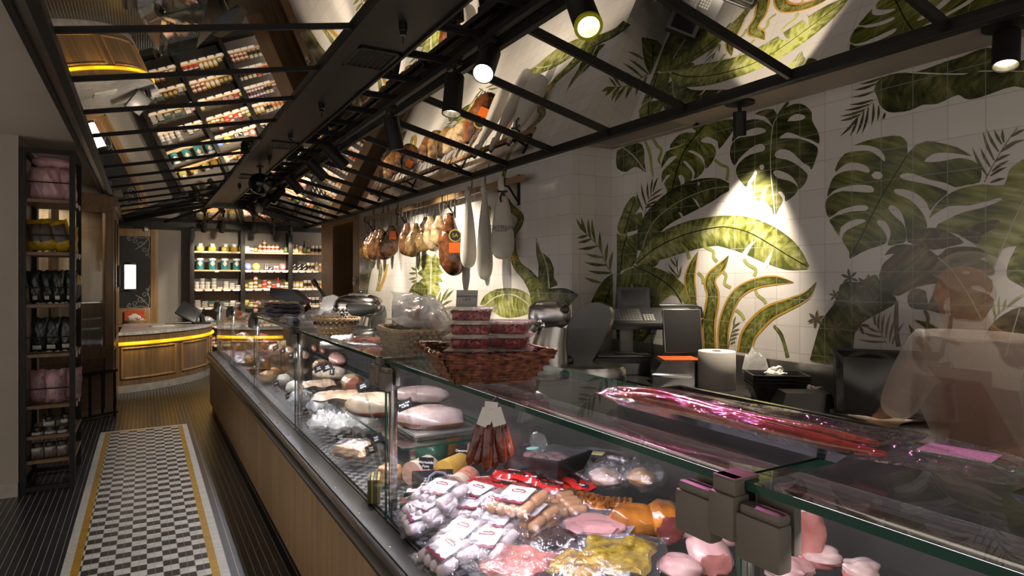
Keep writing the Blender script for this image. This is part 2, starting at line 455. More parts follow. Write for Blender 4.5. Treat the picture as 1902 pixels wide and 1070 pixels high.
# ---- floor: black mosaic with an inlaid chequered runner
fl = MB()
rx0, rx1, ry1, ry0 = -.3926, .4016, 7.84, -2.0
def fq(x0, y0, x1, y1): fl.add([(x0, y0, 0), (x1, y0, 0), (x1, y1, 0), (x0, y1, 0)], [(0, 1, 2, 3)])
fl.mat(0); fq(-3.2, -2, rx0, 13.2); fq(rx1, -2, 3.3, 13.2); fq(rx0, ry1, rx1, 13.2)
a, b_ = .0445, .0405
fl.mat(1); fq(rx0, ry0, rx0 + a, ry1); fq(rx1 - a, ry0, rx1, ry1); fq(rx0 + a, ry1 - a, rx1 - a, ry1)
fl.mat(2); fq(rx0 + a, ry0, rx0 + a + b_, ry1 - a); fq(rx1 - a - b_, ry0, rx1 - a, ry1 - a); fq(rx0 + a + b_, ry1 - a - b_, rx1 - a - b_, ry1 - a)
fl.mat(3); fq(rx0 + a + b_, ry0, rx1 - a - b_, ry1 - a - b_)
struct('floor', fl, [FLOORTILE('black mosaic', 'black'), FLOORTILE('white mosaic', 'white'), FLOORTILE('yellow mosaic', 'yellow'), FLOORTILE('chequered mosaic', 'check')])

# ---- painted foliage on the tiles
LEAFC = {'dark': ((.022, .024, .010), (.070, .074, .022), (.17, .17, .07)),
         'mid': ((.035, .042, .010), (.125, .135, .028), (.28, .28, .09)),
         'light': ((.07, .08, .018), (.22, .23, .06), (.42, .42, .20)),
         'brown': ((.050, .038, .022), (.12, .09, .045), (.25, .20, .11)),
         'grey': ((.10, .085, .065), (.19, .165, .12), (.32, .28, .22))}
LEAFN = ['dark', 'mid', 'light', 'brown', 'grey']
def flat(name, c): return M(name, c, .18, 0, .18, 12)
VEIN = flat('pale vein glaze', (.42, .41, .30)); GOLD = flat('ochre glaze', (.42, .25, .04)); VINE = flat('pale green glaze', (.30, .31, .10)); WHT = None; DKV = flat('dark vein glaze', (.018, .02, .006))
def wall_mats(axis):
    return [WALLTILE('white glazed tile ' + axis, axis)] + [WALLTILE('painted ' + n + ' leaf ' + axis, axis, LEAFC[n]) for n in LEAFN] + [VEIN, GOLD, VINE, DKV]
IDX = {n: i + 1 for i, n in enumerate(LEAFN)}; IDX.update(vein=6, gold=7, vine=8, dkv=9, tile=0)
A1, A2, A3, A4, A5, A6, A7, A8, A9 = (1140, 180, 4.114), (1340, 180, 4.114), (1520, 240, 3.565), (1560, 80, 5.351), (1060, 380, 3.821), (1260, 420, 4.114), (1500, 460, 4.458), (880, 300, 3.565), (640, 300, 3.567)
def spline(pts, n=6):
    """Catmull-Rom through points of any dimension"""
    out = []; k = len(pts)
    for i in range(k - 1):
        p = [pts[max(i - 1, 0)], pts[i], pts[i + 1], pts[min(i + 2, k - 1)]]
        for j in range(n):
            t = j / n; q = []
            for d in range(len(p[0])):
                a, b, c, e = (p[m][d] for m in range(4))
                q.append(.5 * ((2 * b) + (c - a) * t + (2 * a - 5 * b + 4 * c - e) * t * t + (3 * b - a - 3 * c + e) * t ** 3))
            out.append(tuple(q))
    out.append(tuple(pts[-1])); return out
class Mural:
    """leaf outlines measured on the wall, laid on the plane as painted glaze"""
    def __init__(s, mb, zmin=.9, **plane): s.mb, s.plane, s.n, s.zmin = mb, plane, 0, zmin
    def w(s, u, v):
        p = P(u, v, **s.plane); off = .0004 + s.n * .00001
        if 'X' in s.plane: p.x -= off; p.y = min(p.y, s.plane.get('ymax', 99))
        else: p.y -= off
        p.z = min(max(p.z, s.zmin), ZC - .002); return p
    def px(s, c, pts): return [(c[0] + p[0] / c[2], c[1] + p[1] / c[2]) for p in pts]
    def leaf(s, c, pts, mid, kind, smooth=True, veins=True):
        pts = s.px(c, pts); mid = s.px(c, mid); s.n += 1
        if smooth: pts = spline(pts + [pts[0]], 2)[:-1]
        W = [s.w(*p) for p in pts]; a, b = s.w(*mid[0]), s.w(*mid[-1]); L = (b - a).length; d = (b - a) / L
        nrm = Vector((1, 0, 0)) if 'X' in s.plane else Vector((0, 1, 0)); e = nrm.cross(d)
        vv = [(q - a).dot(e) for q in W]; h = max(.02, max(abs(x) for x in vv))
        s.mb.mat(IDX[kind]).poly(W, [((q - a).dot(d) + .37 * s.n, x / h) for q, x in zip(W, vv)])
        if veins: s.strip(None, mid, 2.2, 'vein' if kind in ('dark', 'light', 'brown', 'grey') else 'dkv')
    def strip(s, c, pts, wd, kind):
        """ribbon; wd a width in photo pixels or a list of them"""
        pts = s.px(c, pts) if c else list(pts); k = len(pts)
        ws = [wd] * k if isinstance(wd, (int, float)) else [q / c[2] for q in wd]
        sp = spline([(p[0], p[1], q) for p, q in zip(pts, ws)], 6); s.n += 1; o = len(s.mb.v); run = .31 * s.n; last = None
        vs = []; uvs = []
        for i, (x, y, q) in enumerate(sp):
            x0, y0, _ = sp[max(i - 1, 0)]; x9, y9, _ = sp[min(i + 1, len(sp) - 1)]
            dx, dy = x9 - x0, y9 - y0; l = math.hypot(dx, dy) or 1; nx, ny = -dy / l * q / 2, dx / l * q / 2
            pc = s.w(x, y)
            if last is not None: run += (pc - last).length
            last = pc
            vs += [s.w(x + nx, y + ny), pc, s.w(x - nx, y - ny)]; uvs += [(run, -1), (run, 0), (run, 1)]
        fs = []
        for i in range(len(sp) - 1): fs += [(3 * i, 3 * i + 1, 3 * i + 4, 3 * i + 3), (3 * i + 1, 3 * i + 2, 3 * i + 5, 3 * i + 4)]
        s.mb.mat(IDX[kind]).add(vs, fs)
        for i, q in enumerate(uvs): s.mb.uv[o + i] = q
    def blade(s, c, pts, wd):
        s.strip(c, pts, wd, 'gold'); s.strip(c, pts, [q * .72 for q in wd], 'mid')
    def frond(s, c, rachis, lets, wd, kind):
        s.strip(c, rachis, [5] * len(rachis), kind)
        for (x0, y0, x1, y1) in lets:
            mx, my = (x0 + x1) / 2, (y0 + y1) / 2; l = math.hypot(x1 - x0, y1 - y0); b = .08 * l
            nx, ny = (y1 - y0) / max(l, 1), -(x1 - x0) / max(l, 1)
            s.strip(c, [(x0, y0), (mx + nx * b * .5, my + ny * b * .5), (x1, y1)], [wd * .4, wd, 1.5], kind)
    def star(s, c, x, y, r, kind='brown'):
        for k in range(6):
            t = k * PI / 3 + x * .01; s.strip(c, [(x, y), (x + r * .55 * math.cos(t), y + r * .55 * math.sin(t)), (x + r * math.cos(t), y + r * math.sin(t))], [r * .1, r * .3, 1], kind)

wn = MB(); wn.mat(0).box((X2, -2, 0), (X2 + .15, YR + .15, ZC + .1))
mu = Mural(wn, X=X2)
L = mu.leaf
L(A1, [(25, 410), (100, 375), (180, 352), (220, 370), (235, 430), (235, 500), (245, 578), (180, 535), (130, 550), (90, 575), (25, 545), (18, 470)], [(60, 380), (150, 450), (240, 565)], 'dark')
mu.strip(A1, [(240, 340), (275, 430), (290, 540), (300, 610)], [22, 24, 20, 10], 'vine')
mu.strip(A1, [(300, 318), (330, 370), (365, 410), (345, 480), (362, 515)], [24, 26, 22, 20, 10], 'vine')
L(A1, [(595, 240), (720, 200), (860, 172), (920, 180), (915, 250), (870, 320), (805, 400), (795, 345), (760, 320), (710, 305), (665, 335), (690, 350), (750, 360), (778, 400), (780, 440), (745, 510), (700, 550), (692, 480), (660, 440), (600, 410), (565, 415), (610, 435), (660, 470), (695, 530), (670, 590), (610, 630), (620, 580), (590, 530), (550, 490), (530, 495), (560, 530), (595, 570), (600, 620), (575, 660), (540, 680), (542, 630), (520, 598), (492, 605), (510, 650), (510, 690), (480, 730), (410, 765), (405, 710), (385, 670), (395, 640), (435, 595), (400, 605), (370, 655), (365, 600), (380, 560), (430, 510), (480, 460), (470, 450), (420, 470), (362, 548), (375, 480), (400, 420), (440, 400), (500, 380), (545, 355), (430, 395), (450, 340), (500, 290), (560, 270), (620, 275), (625, 255)], [(700, 210), (530, 430), (440, 730)], 'mid')
mu.strip(A2, [(512, 38), (470, 95), (428, 152)], [20, 26, 20], 'dark')
L(A2, [(430, 150), (510, 70), (600, 50), (660, 80), (690, 120), (695, 185), (730, 250), (748, 300), (745, 358), (690, 330), (620, 310), (560, 285), (500, 272), (440, 315), (500, 315), (600, 320), (680, 350), (730, 380), (737, 420), (720, 480), (690, 555), (670, 530), (620, 500), (570, 450), (520, 410), (450, 400), (412, 430), (420, 465), (500, 480), (580, 520), (640, 570), (660, 600), (640, 660), (590, 710), (580, 670), (540, 610), (480, 575), (420, 560), (395, 580), (430, 620), (500, 635), (555, 660), (585, 700), (560, 750), (490, 800), (485, 760), (460, 725), (435, 730), (465, 770), (465, 810), (440, 850), (408, 915), (380, 850), (330, 790), (325, 770), (345, 705), (325, 705), (305, 740), (300, 780), (290, 798), (250, 760), (228, 660), (260, 620), (272, 570), (255, 562), (240, 600), (205, 650), (190, 692), (150, 650), (115, 590), (115, 540), (150, 490), (220, 440), (320, 415), (332, 380), (310, 360), (260, 370), (190, 420), (130, 480), (100, 528), (70, 470), (66, 410), (85, 350), (140, 310), (250, 295), (335, 270), (330, 245), (270, 235), (180, 265), (120, 310), (80, 345), (95, 280), (150, 200), (240, 170), (320, 180), (375, 215), (395, 235), (370, 190), (330, 150), (255, 130), (330, 98), (400, 95)], [(430, 150), (390, 240), (375, 520), (410, 910)], 'dark')
L(A2, [(505, 185), (530, 150), (580, 130), (630, 140), (640, 160), (600, 180), (540, 185)], [(505, 170), (640, 160)], 'tile', veins=False)
L(A2, [(290, 535), (300, 518), (318, 518), (328, 535), (318, 555), (300, 555)], [(290, 535), (328, 535)], 'tile', veins=False)
# the long arching leaves
mu.strip(A1, [(882, 690), (800, 690), (720, 712), (640, 740), (520, 795), (400, 870), (310, 955), (250, 1060), (215, 1180)], [60, 140, 190, 215, 225, 205, 180, 150, 60], 'dark')
mu.strip(A1, [(882, 685), (760, 698), (640, 735), (520, 790), (400, 865), (310, 950), (250, 1060), (215, 1180)], [5] * 8, 'vein')
for q in ([(640, 655), (650, 680), (660, 655)], [(600, 765), (640, 830), (668, 860), (640, 800)], [(495, 880), (525, 935), (540, 940), (520, 890)]): L(A1, q, [q[0], q[2]], 'tile', False, False)
L(A1, [(25, 990), (60, 900), (95, 820), (150, 758), (195, 780), (205, 830), (180, 870), (165, 900), (215, 880), (220, 960), (205, 1010), (110, 1035), (90, 1060), (40, 1040)], [(160, 780), (80, 1040)], 'mid')
L(A5, [(328, 205), (400, 230), (480, 200), (480, 300), (465, 400), (440, 440), (360, 470), (328, 560)], [(400, 215), (370, 330), (355, 470)], 'mid', False)
L(A5, [(328, 500), (500, 480), (640, 560), (640, 700), (600, 840), (500, 990), (328, 990)], [(420, 500), (500, 900)], 'dark')
L(A5, [(465, 420), (560, 360), (665, 348), (630, 400), (600, 440), (500, 450)], [(465, 430), (650, 370)], 'mid')
L(A5, [(328, 560), (360, 490), (430, 450), (560, 440), (650, 465), (750, 520), (830, 600), (890, 690), (920, 780), (930, 850), (880, 850), (860, 770), (800, 690), (720, 640), (640, 700), (590, 740), (575, 690), (580, 640), (480, 560), (400, 590), (330, 680)], [(445, 435), (560, 485), (680, 560), (740, 620), (790, 700)], 'mid')
mu.frond(A5, [(470, 985), (480, 900), (500, 850)], [(480, 900, 430, 850), (485, 880, 530, 850), (500, 900, 600, 870), (500, 930, 610, 915)], 14, 'mid')
mu.strip((0, 0, 1), [(1181.7, 492), (1222, 462), (1274.6, 440), (1321.7, 430), (1350, 430), (1391, 438), (1435, 458), (1472, 480), (1501, 497)], [10, 44, 54, 54, 60, 68, 66, 48, 8], 'light')
mu.strip((0, 0, 1), [(1181.7, 490), (1222, 458.5), (1274.6, 435), (1321.7, 424), (1350, 422), (1391, 432), (1435, 456.5), (1462, 473.5), (1499, 495)], [2] * 9, 'dkv')
for q in ([(488, 205), (540, 140), (600, 108), (555, 160), (528, 215), (500, 250)], [(650, 288), (725, 175), (690, 300), (670, 320)]): L(A6, q, [q[0], q[2]], 'tile', False, False)
mu.frond(A1, [(230, 930), (250, 850), (290, 740)], [(225, 870, 175, 730), (250, 830, 210, 660), (265, 780, 260, 650), (285, 740, 300, 620), (300, 730, 340, 610), (290, 760, 375, 700), (270, 800, 380, 740), (255, 830, 360, 790), (240, 850, 300, 830)], 16, 'dark')
mu.frond(A5, [(770, 520), (755, 440), (740, 370)], [(765, 510, 690, 420), (765, 520, 690, 470), (750, 440, 705, 375), (755, 450, 760, 380), (775, 510, 790, 430)], 13, 'mid')
mu.blade(A6, [(150, 195), (110, 300), (88, 400), (100, 500), (118, 575)], [6, 62, 88, 80, 50])
mu.blade(A6, [(385, 225), (330, 310), (262, 375), (243, 440), (265, 520), (255, 620), (235, 740), (240, 935)], [6, 70, 82, 95, 105, 112, 110, 100])
mu.blade(A6, [(880, 430), (750, 415), (620, 430), (500, 480), (420, 560), (370, 680), (345, 800), (345, 935)], [6, 72, 82, 86, 92, 95, 92, 84])
mu.blade(A6, [(1055, 430), (980, 530), (860, 590), (700, 660), (590, 760), (530, 850), (510, 965)], [6, 64, 92, 122, 132, 126, 124])
for pts in ([(200, 110), (210, 160), (265, 190), (270, 240), (300, 270)], [(500, 250), (530, 290), (590, 330), (580, 380)], [(590, 490), (610, 530), (650, 560), (670, 590)], [(440, 640), (480, 670), (505, 715)], [(345, 350), (365, 380), (355, 440), (402, 470)], [(10, 130), (60, 180), (85, 250)], [(150, 355), (185, 390), (190, 440)]):
    mu.strip(A6, pts, [24] * len(pts), 'vine')
mu.strip(A6, [(730, 760), (780, 820), (810, 900), (835, 1000)], [20, 28, 26, 30], 'mid')
mu.strip(A1, [(770, 480), (820, 520), (872, 545), (865, 640)], [24] * 4, 'vine')
mu.frond(A6, [(385, 930), (400, 850), (430, 740)], [(400, 900, 440, 880), (400, 870, 450, 850), (400, 840, 465, 820), (410, 810, 470, 785), (415, 780, 475, 735), (420, 760, 440, 690)], 14, 'mid')
# upper right
mu.frond(A4, [(365, 550), (270, 640), (180, 738)], [(340, 480, 105, 540), (370, 400, 135, 470), (440, 335, 190, 410), (330, 565, 95, 615), (290, 610, 45, 670), (250, 660, 0, 730), (200, 710, 0, 775), (180, 735, 0, 930), (180, 735, 100, 930), (240, 680, 165, 915), (285, 640, 220, 905), (335, 600, 315, 820), (385, 620, 375, 775), (450, 690, 425, 765)], 26, 'dark')
L(A4, [(745, 290), (860, 255), (1050, 185), (1230, 130), (1400, 55), (1530, 50), (1580, 90), (1730, 180), (1830, 170), (1990, 175), (2160, 235), (1990, 275), (1600, 272), (1400, 275), (1290, 300), (1000, 300), (860, 292)], [(860, 280), (1990, 200)], 'dark', veins=False)
L(A4, [(340, 470), (370, 390), (450, 330), (540, 305), (640, 295), (710, 300), (900, 310), (1000, 312), (1230, 315), (1360, 285), (1830, 285), (1990, 285), (2170, 380), (1990, 470), (1740, 430), (1540, 490), (1400, 540), (1290, 562), (1230, 545), (1180, 515), (1090, 550), (980, 600), (900, 612), (820, 615), (700, 670), (580, 688), (480, 685), (400, 620), (375, 540)], [(360, 500), (1990, 380)], 'dark', veins=False)
L(A3, [(230, 110), (320, 75), (440, 50), (540, 45), (590, 90), (592, 160), (640, 110), (720, 78), (800, 90), (920, 120), (1015, 178), (940, 165), (840, 155), (760, 165), (700, 215), (800, 215), (900, 195), (980, 195), (1060, 230), (1080, 270), (1070, 350), (980, 370), (910, 385), (840, 355), (740, 335), (660, 305), (590, 290), (542, 305), (560, 330), (650, 350), (760, 375), (855, 410), (840, 440), (780, 490), (740, 540), (720, 490), (670, 440), (600, 405), (520, 395), (500, 410), (530, 435), (610, 470), (680, 540), (715, 610), (715, 660), (660, 700), (615, 750), (590, 740), (578, 650), (560, 570), (520, 520), (480, 503), (465, 530), (520, 590), (570, 640), (580, 740), (530, 760), (460, 770), (480, 700), (470, 650), (440, 610), (400, 602), (390, 620), (430, 670), (455, 720), (440, 760), (350, 790), (280, 820), (210, 858), (205, 810), (165, 750), (160, 710), (190, 670), (260, 635), (315, 610), (290, 595), (220, 605), (150, 650), (138, 708), (95, 640), (75, 600), (130, 570), (220, 545), (310, 540), (330, 520), (310, 503), (230, 510), (140, 540), (72, 588), (50, 530), (50, 480), (80, 440), (160, 410), (340, 420), (368, 405), (350, 375), (260, 368), (160, 385), (100, 410), (58, 450), (80, 360), (110, 310), (170, 280), (260, 272), (330, 290), (340, 265), (300, 235), (220, 220), (160, 245), (112, 285), (130, 220), (180, 160), (260, 145), (340, 145), (400, 180), (440, 215), (440, 180), (400, 130), (340, 110), (290, 105)], [(590, 170), (430, 430), (320, 640), (210, 855)], 'mid')
L(A3, [(352, 305), (375, 282), (410, 284), (428, 310), (405, 332), (370, 325)], [(352, 305), (428, 310)], 'tile', veins=False)
mu.frond(A3, [(1100, 350), (1170, 215), (1260, 70), (1320, -10)], [(1120, 310, 1020, 120), (1140, 250, 1075, 125), (1165, 205, 1090, 15), (1195, 150, 1115, 0), (1215, 100, 1165, 0), (1230, 90, 1220, 0), (1140, 310, 1250, 250), (1150, 280, 1265, 205), (1170, 215, 1275, 165), (1210, 150, 1310, 95), (1240, 115, 1372, 70), (1140, 355, 1240, 325), (1280, 50, 1372, 0)], 20, 'dark')
L(A3, [(735, 590), (760, 530), (840, 445), (950, 390), (1090, 365), (1230, 370), (1260, 280), (1310, 230), (1400, 185), (1490, 230), (1580, 420), (1510, 640), (1420, 790), (1310, 770), (1200, 800), (1165, 915), (1100, 850), (1040, 770), (930, 700), (780, 650), (850, 600), (960, 550), (1090, 520), (1215, 470), (1200, 455), (1140, 470), (1000, 505), (860, 510)], [(1420, 360), (1300, 600), (1165, 905)], 'light')
L(A3, [(930, 700), (1000, 650), (1150, 600), (1205, 610), (1180, 650), (1090, 700), (1050, 760)], [(930, 700), (1205, 610)], 'brown', veins=False)
L(A3, [(1480, 980), (1520, 850), (1430, 735), (1330, 760), (1290, 820), (1255, 900), (1250, 970), (1300, 1010), (1420, 1060)], [(1330, 760), (1300, 1000)], 'light', veins=False)
# lower right
L(A7, [(20, 930), (60, 780), (120, 600), (210, 480), (255, 380), (270, 310), (340, 280), (430, 285), (560, 220), (600, 280), (700, 380), (740, 440), (690, 490), (560, 560), (460, 620), (400, 680), (380, 800), (350, 960), (160, 960)], [(120, 940), (300, 450), (600, 330)], 'dark', veins=False)
for (x, y, r) in ((340, 450, 100), (240, 660, 100), (540, 460, 95), (490, 310, 95), (430, 640, 90), (70, 590, 75), (230, 395, 55), (350, 250, 80)): mu.star(A7, x, y, r)
mu.frond(A7, [(540, 570), (600, 690), (660, 800)], [(560, 640, 560, 540), (590, 670, 600, 530), (620, 710, 640, 540), (650, 750, 690, 540), (680, 780, 740, 560), (700, 800, 800, 620), (590, 700, 470, 640), (620, 740, 450, 700), (650, 780, 420, 760)], 20, 'grey')
mu.strip(A7, [(740, 440), (735, 560), (740, 700), (755, 820)], [20, 36, 34, 40], 'grey')
L(A3, [(615, 760), (630, 700), (700, 660), (790, 655), (880, 690), (965, 750), (880, 775), (760, 800)], [(620, 750), (950, 740)], 'brown', veins=False)
L(A7, [(640, 65), (690, 0), (800, -30), (1000, 10), (1080, 70), (1150, 10), (1300, -10), (1440, 10), (1500, 70), (1430, 90), (1490, 120), (1545, 170), (1545, 220), (1480, 235), (1530, 270), (1525, 370), (1440, 320), (1360, 315), (1370, 345), (1460, 370), (1530, 410), (1545, 460), (1500, 520), (1440, 600), (1300, 590), (1190, 570), (1180, 410), (1140, 440), (1125, 500), (1145, 555), (1010, 520), (900, 510), (840, 480), (830, 400), (880, 340), (980, 360), (1000, 470), (1060, 320), (1040, 300), (900, 330), (780, 390), (740, 400), (700, 380), (600, 280), (605, 190), (640, 120), (720, 50)], [(1080, 80), (1200, 190), (1340, 400), (1440, 590)], 'brown')
for q in ([(700, 230), (800, 140), (930, 80), (900, 110), (780, 200)], [(860, 260), (920, 190), (1015, 160), (990, 200), (900, 250)], [(1160, 100), (1250, 80), (1370, 90), (1290, 110), (1210, 130)], [(1095, 200), (1130, 170), (1160, 200), (1130, 250)]): L(A7, q, [q[0], q[2]], 'dark', veins=False)
L(A7, [(1275, 205), (1310, 190), (1350, 208), (1310, 222)], [(1275, 205), (1350, 208)], 'tile', veins=False)
mu.blade(A7, [(885, 598), (1000, 650), (1140, 740), (1260, 800)], [6, 60, 60, 40])
mu.blade(A7, [(842, 640), (900, 740), (960, 800), (1000, 870)], [6, 66, 80, 90])
mu.strip(A7, [(970, 520), (1000, 580), (990, 680), (1010, 780)], [26, 30, 28, 30], 'grey')
mu.strip(A7, [(1190, 560), (1180, 660), (1130, 800), (1110, 900)], [26, 36, 40, 40], 'grey')
L(A7, [(1480, 700), (1560, 600), (1700, 510), (1800, 490), (1900, 500), (2010, 640), (1970, 900), (1800, 990), (1640, 950), (1580, 830)], [(1760, 500), (1640, 900)], 'brown')
mu.frond(A7, [(1540, 600), (1600, 520), (1720, 440)], [(1560, 570, 1540, 440), (1590, 540, 1590, 400), (1620, 510, 1650, 420), (1650, 490, 1800, 380)], 18, 'vine')
struct('wall_right', wn, wall_mats('Y'))

# ---- the step and the far stretch of tiled wall
ws = MB(); ws.mat(0).add([(X1, YR, 0), (X2, YR, 0), (X2, YR, ZC + .05), (X1, YR, ZC + .05)], [(0, 1, 2, 3)])
m2 = Mural(ws, Y=YR)
m2.frond(A5, [(105, 200), (150, 245), (205, 310), (250, 420), (290, 490)], [(105, 200, 40, 100), (110, 205, 75, 90), (140, 235, 125, 100), (175, 265, 150, 100), (220, 345, 207, 190), (250, 400, 265, 270), (280, 460, 300, 330), (118, 220, 45, 235), (145, 245, 50, 270), (190, 295, 50, 315), (230, 375, 105, 348), (255, 430, 95, 410), (285, 485, 120, 470), (215, 555, 95, 515)], 22, 'mid')
m2.leaf(A5, [(145, 690), (190, 600), (240, 530), (300, 490), (318, 500), (318, 720), (250, 760)], [(310, 520), (240, 700)], 'mid')
struct('wall_step', ws, wall_mats('X'))
wf = MB(); wf.mat(0).box((X1, YR + .001, 0), (X1 + .15, 9.28, ZC + .1))
m3 = Mural(wf, X=X1)
m3.leaf(A8, [(412, 505), (435, 550), (440, 590), (500, 640), (530, 710), (530, 770), (555, 820), (440, 850), (425, 790), (430, 690), (415, 620)], [(415, 520), (480, 680), (500, 840)], 'dark')
m3.leaf(A8, [(40, 950), (70, 890), (150, 845), (270, 840), (350, 870), (400, 920), (415, 980), (300, 1030), (180, 1030), (80, 960)], [(70, 950), (400, 940)], 'light', veins=False)
m3.strip(A8, [(70, 955), (150, 895), (250, 880), (330, 920), (400, 985)], [8] * 5, 'vein')
m3.strip(A8, [(225, 0), (200, 90), (190, 180), (215, 260), (260, 320), (308, 362), (300, 420), (262, 490), (262, 600), (290, 690), (360, 760), (420, 850), (450, 950)], [25, 26, 30, 44, 48, 46, 40, 36, 42, 62, 84, 110, 130], 'mid')
m3.strip(A8, [(440, 900), (520, 890), (600, 890), (655, 930)], [120, 100, 100, 120], 'dark')
m3.star(A8, 280, 335, 30, 'gold'); m3.star(A8, 270, 640, 40, 'gold'); m3.star(A8, 262, 520, 32, 'gold'); m3.star(A8, 85, 400, 28, 'gold')
m3.leaf(A8, [(72, 320), (105, 290), (115, 340), (100, 400)], [(80, 310), (100, 390)], 'light')
m3.leaf(A9, [(500, 640), (545, 610), (580, 640), (600, 612), (645, 680), (625, 690), (655, 740), (630, 750), (650, 800), (620, 800), (635, 850), (600, 910), (570, 950), (545, 890), (500, 860), (530, 830), (490, 800), (520, 770), (482, 740), (515, 710), (490, 670)], [(575, 630), (570, 940)], 'light')
m3.leaf(A9, [(425, 870), (450, 820), (490, 800), (540, 830), (550, 900), (500, 890)], [(440, 850), (550, 900)], 'mid')
m3.frond(A9, [(480, 770), (470, 690)], [(475, 770, 425, 780), (475, 740, 425, 740), (478, 790, 440, 800), (478, 720, 440, 700), (480, 800, 450, 830), (490, 720, 500, 660)], 16, 'mid')
m3.frond(A9, [(560, 1020), (610, 960), (660, 900)], [(600, 970, 600, 870), (620, 960, 640, 860), (640, 940, 690, 840), (660, 920, 725, 850), (640, 960, 715, 920), (610, 990, 690, 980), (590, 1000, 560, 910)], 16, 'mid')
m3.strip(A9, [(180, 660), (145, 730), (125, 850), (115, 950)], [50, 66, 60, 60], 'mid')
m3.strip(A9, [(225, 650), (240, 720), (215, 860)], [18, 22, 16], 'light')
m3.strip(A9, [(285, 680), (260, 780), (225, 860)], [14, 18, 20], 'gold')
for (x0, y0, x1, y1) in ((190, 290, 190, 350), (250, 262, 255, 350), (280, 258, 288, 360), (352, 230, 345, 420), (838, 72, 842, 180), (924, 50, 930, 165)): m3.strip(A9, [(x0, y0), ((x0 + x1) / 2 + 5, (y0 + y1) / 2), (x1, y1)], [6, 8, 9], 'mid')
struct('wall_right_far', wf, wall_mats('Y'))

# ---- timber lining with a recessed doorway at the far right
wd = MB(); d0, d1, dh = 9.62, 10.82, 2.47
wd.mat(0).box((X1, 9.28, 0), (X1 + .12, d0, ZC + .05)); wd.box((X1, d1, 0), (X1 + .12, 11.62, ZC + .05)); wd.box((X1, d0, dh), (X1 + .12, d1, ZC + .05))
wd.box((X1 + .12, 9.28, 0), (X1 + .5, d0, dh)); wd.box((X1 + .12, d1, 0), (X1 + .5, d1 + .06, dh)); wd.box((X1 + .12, 9.28, dh), (X1 + .5, 11.0, dh + .06))
struct('wall_right_timber', wd, [WOOD('oak lining', (.18, .10, .045), (.44, .275, .13), 'Z', boards=('Y', .42))])
struct('door_1', MB().box((X1 + .34, d0 + .001, 0), (X1 + .40, d1 - .001, dh - .001)), [WOOD('dark oak door', (.07, .037, .016), (.19, .105, .046), 'Z', boards=('Y', .3))])
th = tag(put('thermostat', MB().box((X1 - .022, 9.44, 1.50), (X1 - .001, 9.57, 1.61), .006).mat(1).box((X1 - .024, 9.47, 1.55), (X1 - .0215, 9.54, 1.59)), [WHITEPL, DKGREY]), 'small white thermostat on the oak lining beside the recessed doorway', 'thermostat')
# ---- back wall, left pier, enclosure
struct('wall_back', MB().box((-2.2, YB, 0), (X2 + .2, YB + .1, 3.1)), [PLASTER2])
struct('wall_left', MB().box((-3.2, 5.85, 0), (-.80, 6.9, 2.66)), [PLASTER])
struct('baseboard_left', MB().box((-3.2, 5.832, 0), (-.80, 5.849, .105), .004), [M('grey painted skirting', (.36, .33, .29), .6)])
struct('wall_left_rear', MB().box((-2.3, 6.9, 0), (-2.2, 13.1, 2.66)), [PLASTER])
sf = MB().mat(0).box((-3.2, -2, 2.65), (-.42, 13.1, 2.72)); sf.box((X1 + .001, -2, ZC), (X2 + .2, YR, ZC + .08))
sf.mat(1).box((-3.2, 12.72, 2.55), (X2, 13.1, 2.62))
struct('ceiling_soffit', sf, [SOFFIT, PLASTER2])
# ---- mirrored ceiling: two leaning sides, a hipped far end and a dark service duct along the ridge
XL, XR, ZE, ZP = -.32, X1 - .03, 2.585, 2.85
RL, RR, YE, YP = .92, 1.62, 12.70, 12.02
def quadslab(mb, pts, t=.012):
    n = Vector(pts[1]) - Vector(pts[0]); n = n.cross(Vector(pts[3]) - Vector(pts[0])).normalized()
    if n.z < 0: n = -n
    mb.prism(pts, n * t)
cl = MB().mat(0)
quadslab(cl, [(XL, -2, ZE), (RL, -2, ZP), (RL, YP, ZP), (XL, YE, ZE)])
quadslab(cl, [(XR, -2, ZE), (XR, YE, ZE), (RR, YP, ZP), (RR, -2, ZP)])
quadslab(cl, [(XL, YE, ZE), (RL, YP, ZP), (RR, YP, ZP), (XR, YE, ZE)])
cl.box((1.30, -2, 2.925), (RR - .005, YP, 2.935))
cl.mat(1).box((1.0, -2, 2.885), (1.29, YP, 2.95)); cl.box((RL, -2, ZP), (1.0, YP, 2.95)); cl.box((RR - .004, -2, ZP + .012), (RR + .01, YP, 2.95)); cl.box((RL, YP - .001, ZP + .012), (RR, YP + .02, 2.95)); cl.box((1.285, -2, 2.87), (1.30, YP, 2.95))
struct('ceiling', cl, [MIRROR('ceiling mirror'), M('dark duct lacquer', (.013, .012, .011), .5, 0, .1, spec=.25)])
k = 0
def bar(a, b, w=.022, h=.024):
    """square bar hung just under the mirror from a to b"""
    global k
    a, b = Vector(a), Vector(b); d = (b - a).normalized(); sd = d.cross(Vector((0, 0, 1))).normalized() * (w / 2); up = Vector((0, 0, -h))
    mb = MB(); v = []
    for p in (a, b): v += [p - sd, p + sd, p + sd + up, p - sd + up]
    mb.add(v, [(0, 1, 2, 3), (7, 6, 5, 4), (0, 4, 5, 1), (1, 5, 6, 2), (2, 6, 7, 3), (3, 7, 4, 0)])
    k += 1; struct('trim_%d' % k, mb, [BLACKMETAL])
for i in range(19):
    y = -1.22 + .72 * i
    if y < 11.9: bar((XL, y, ZE), (RL, y, ZP), .015, .014)
for i in range(20):
    y = -1.48 + .695 * i
    if y < 11.9: bar((RR, y, ZP), (XR, y, ZE))
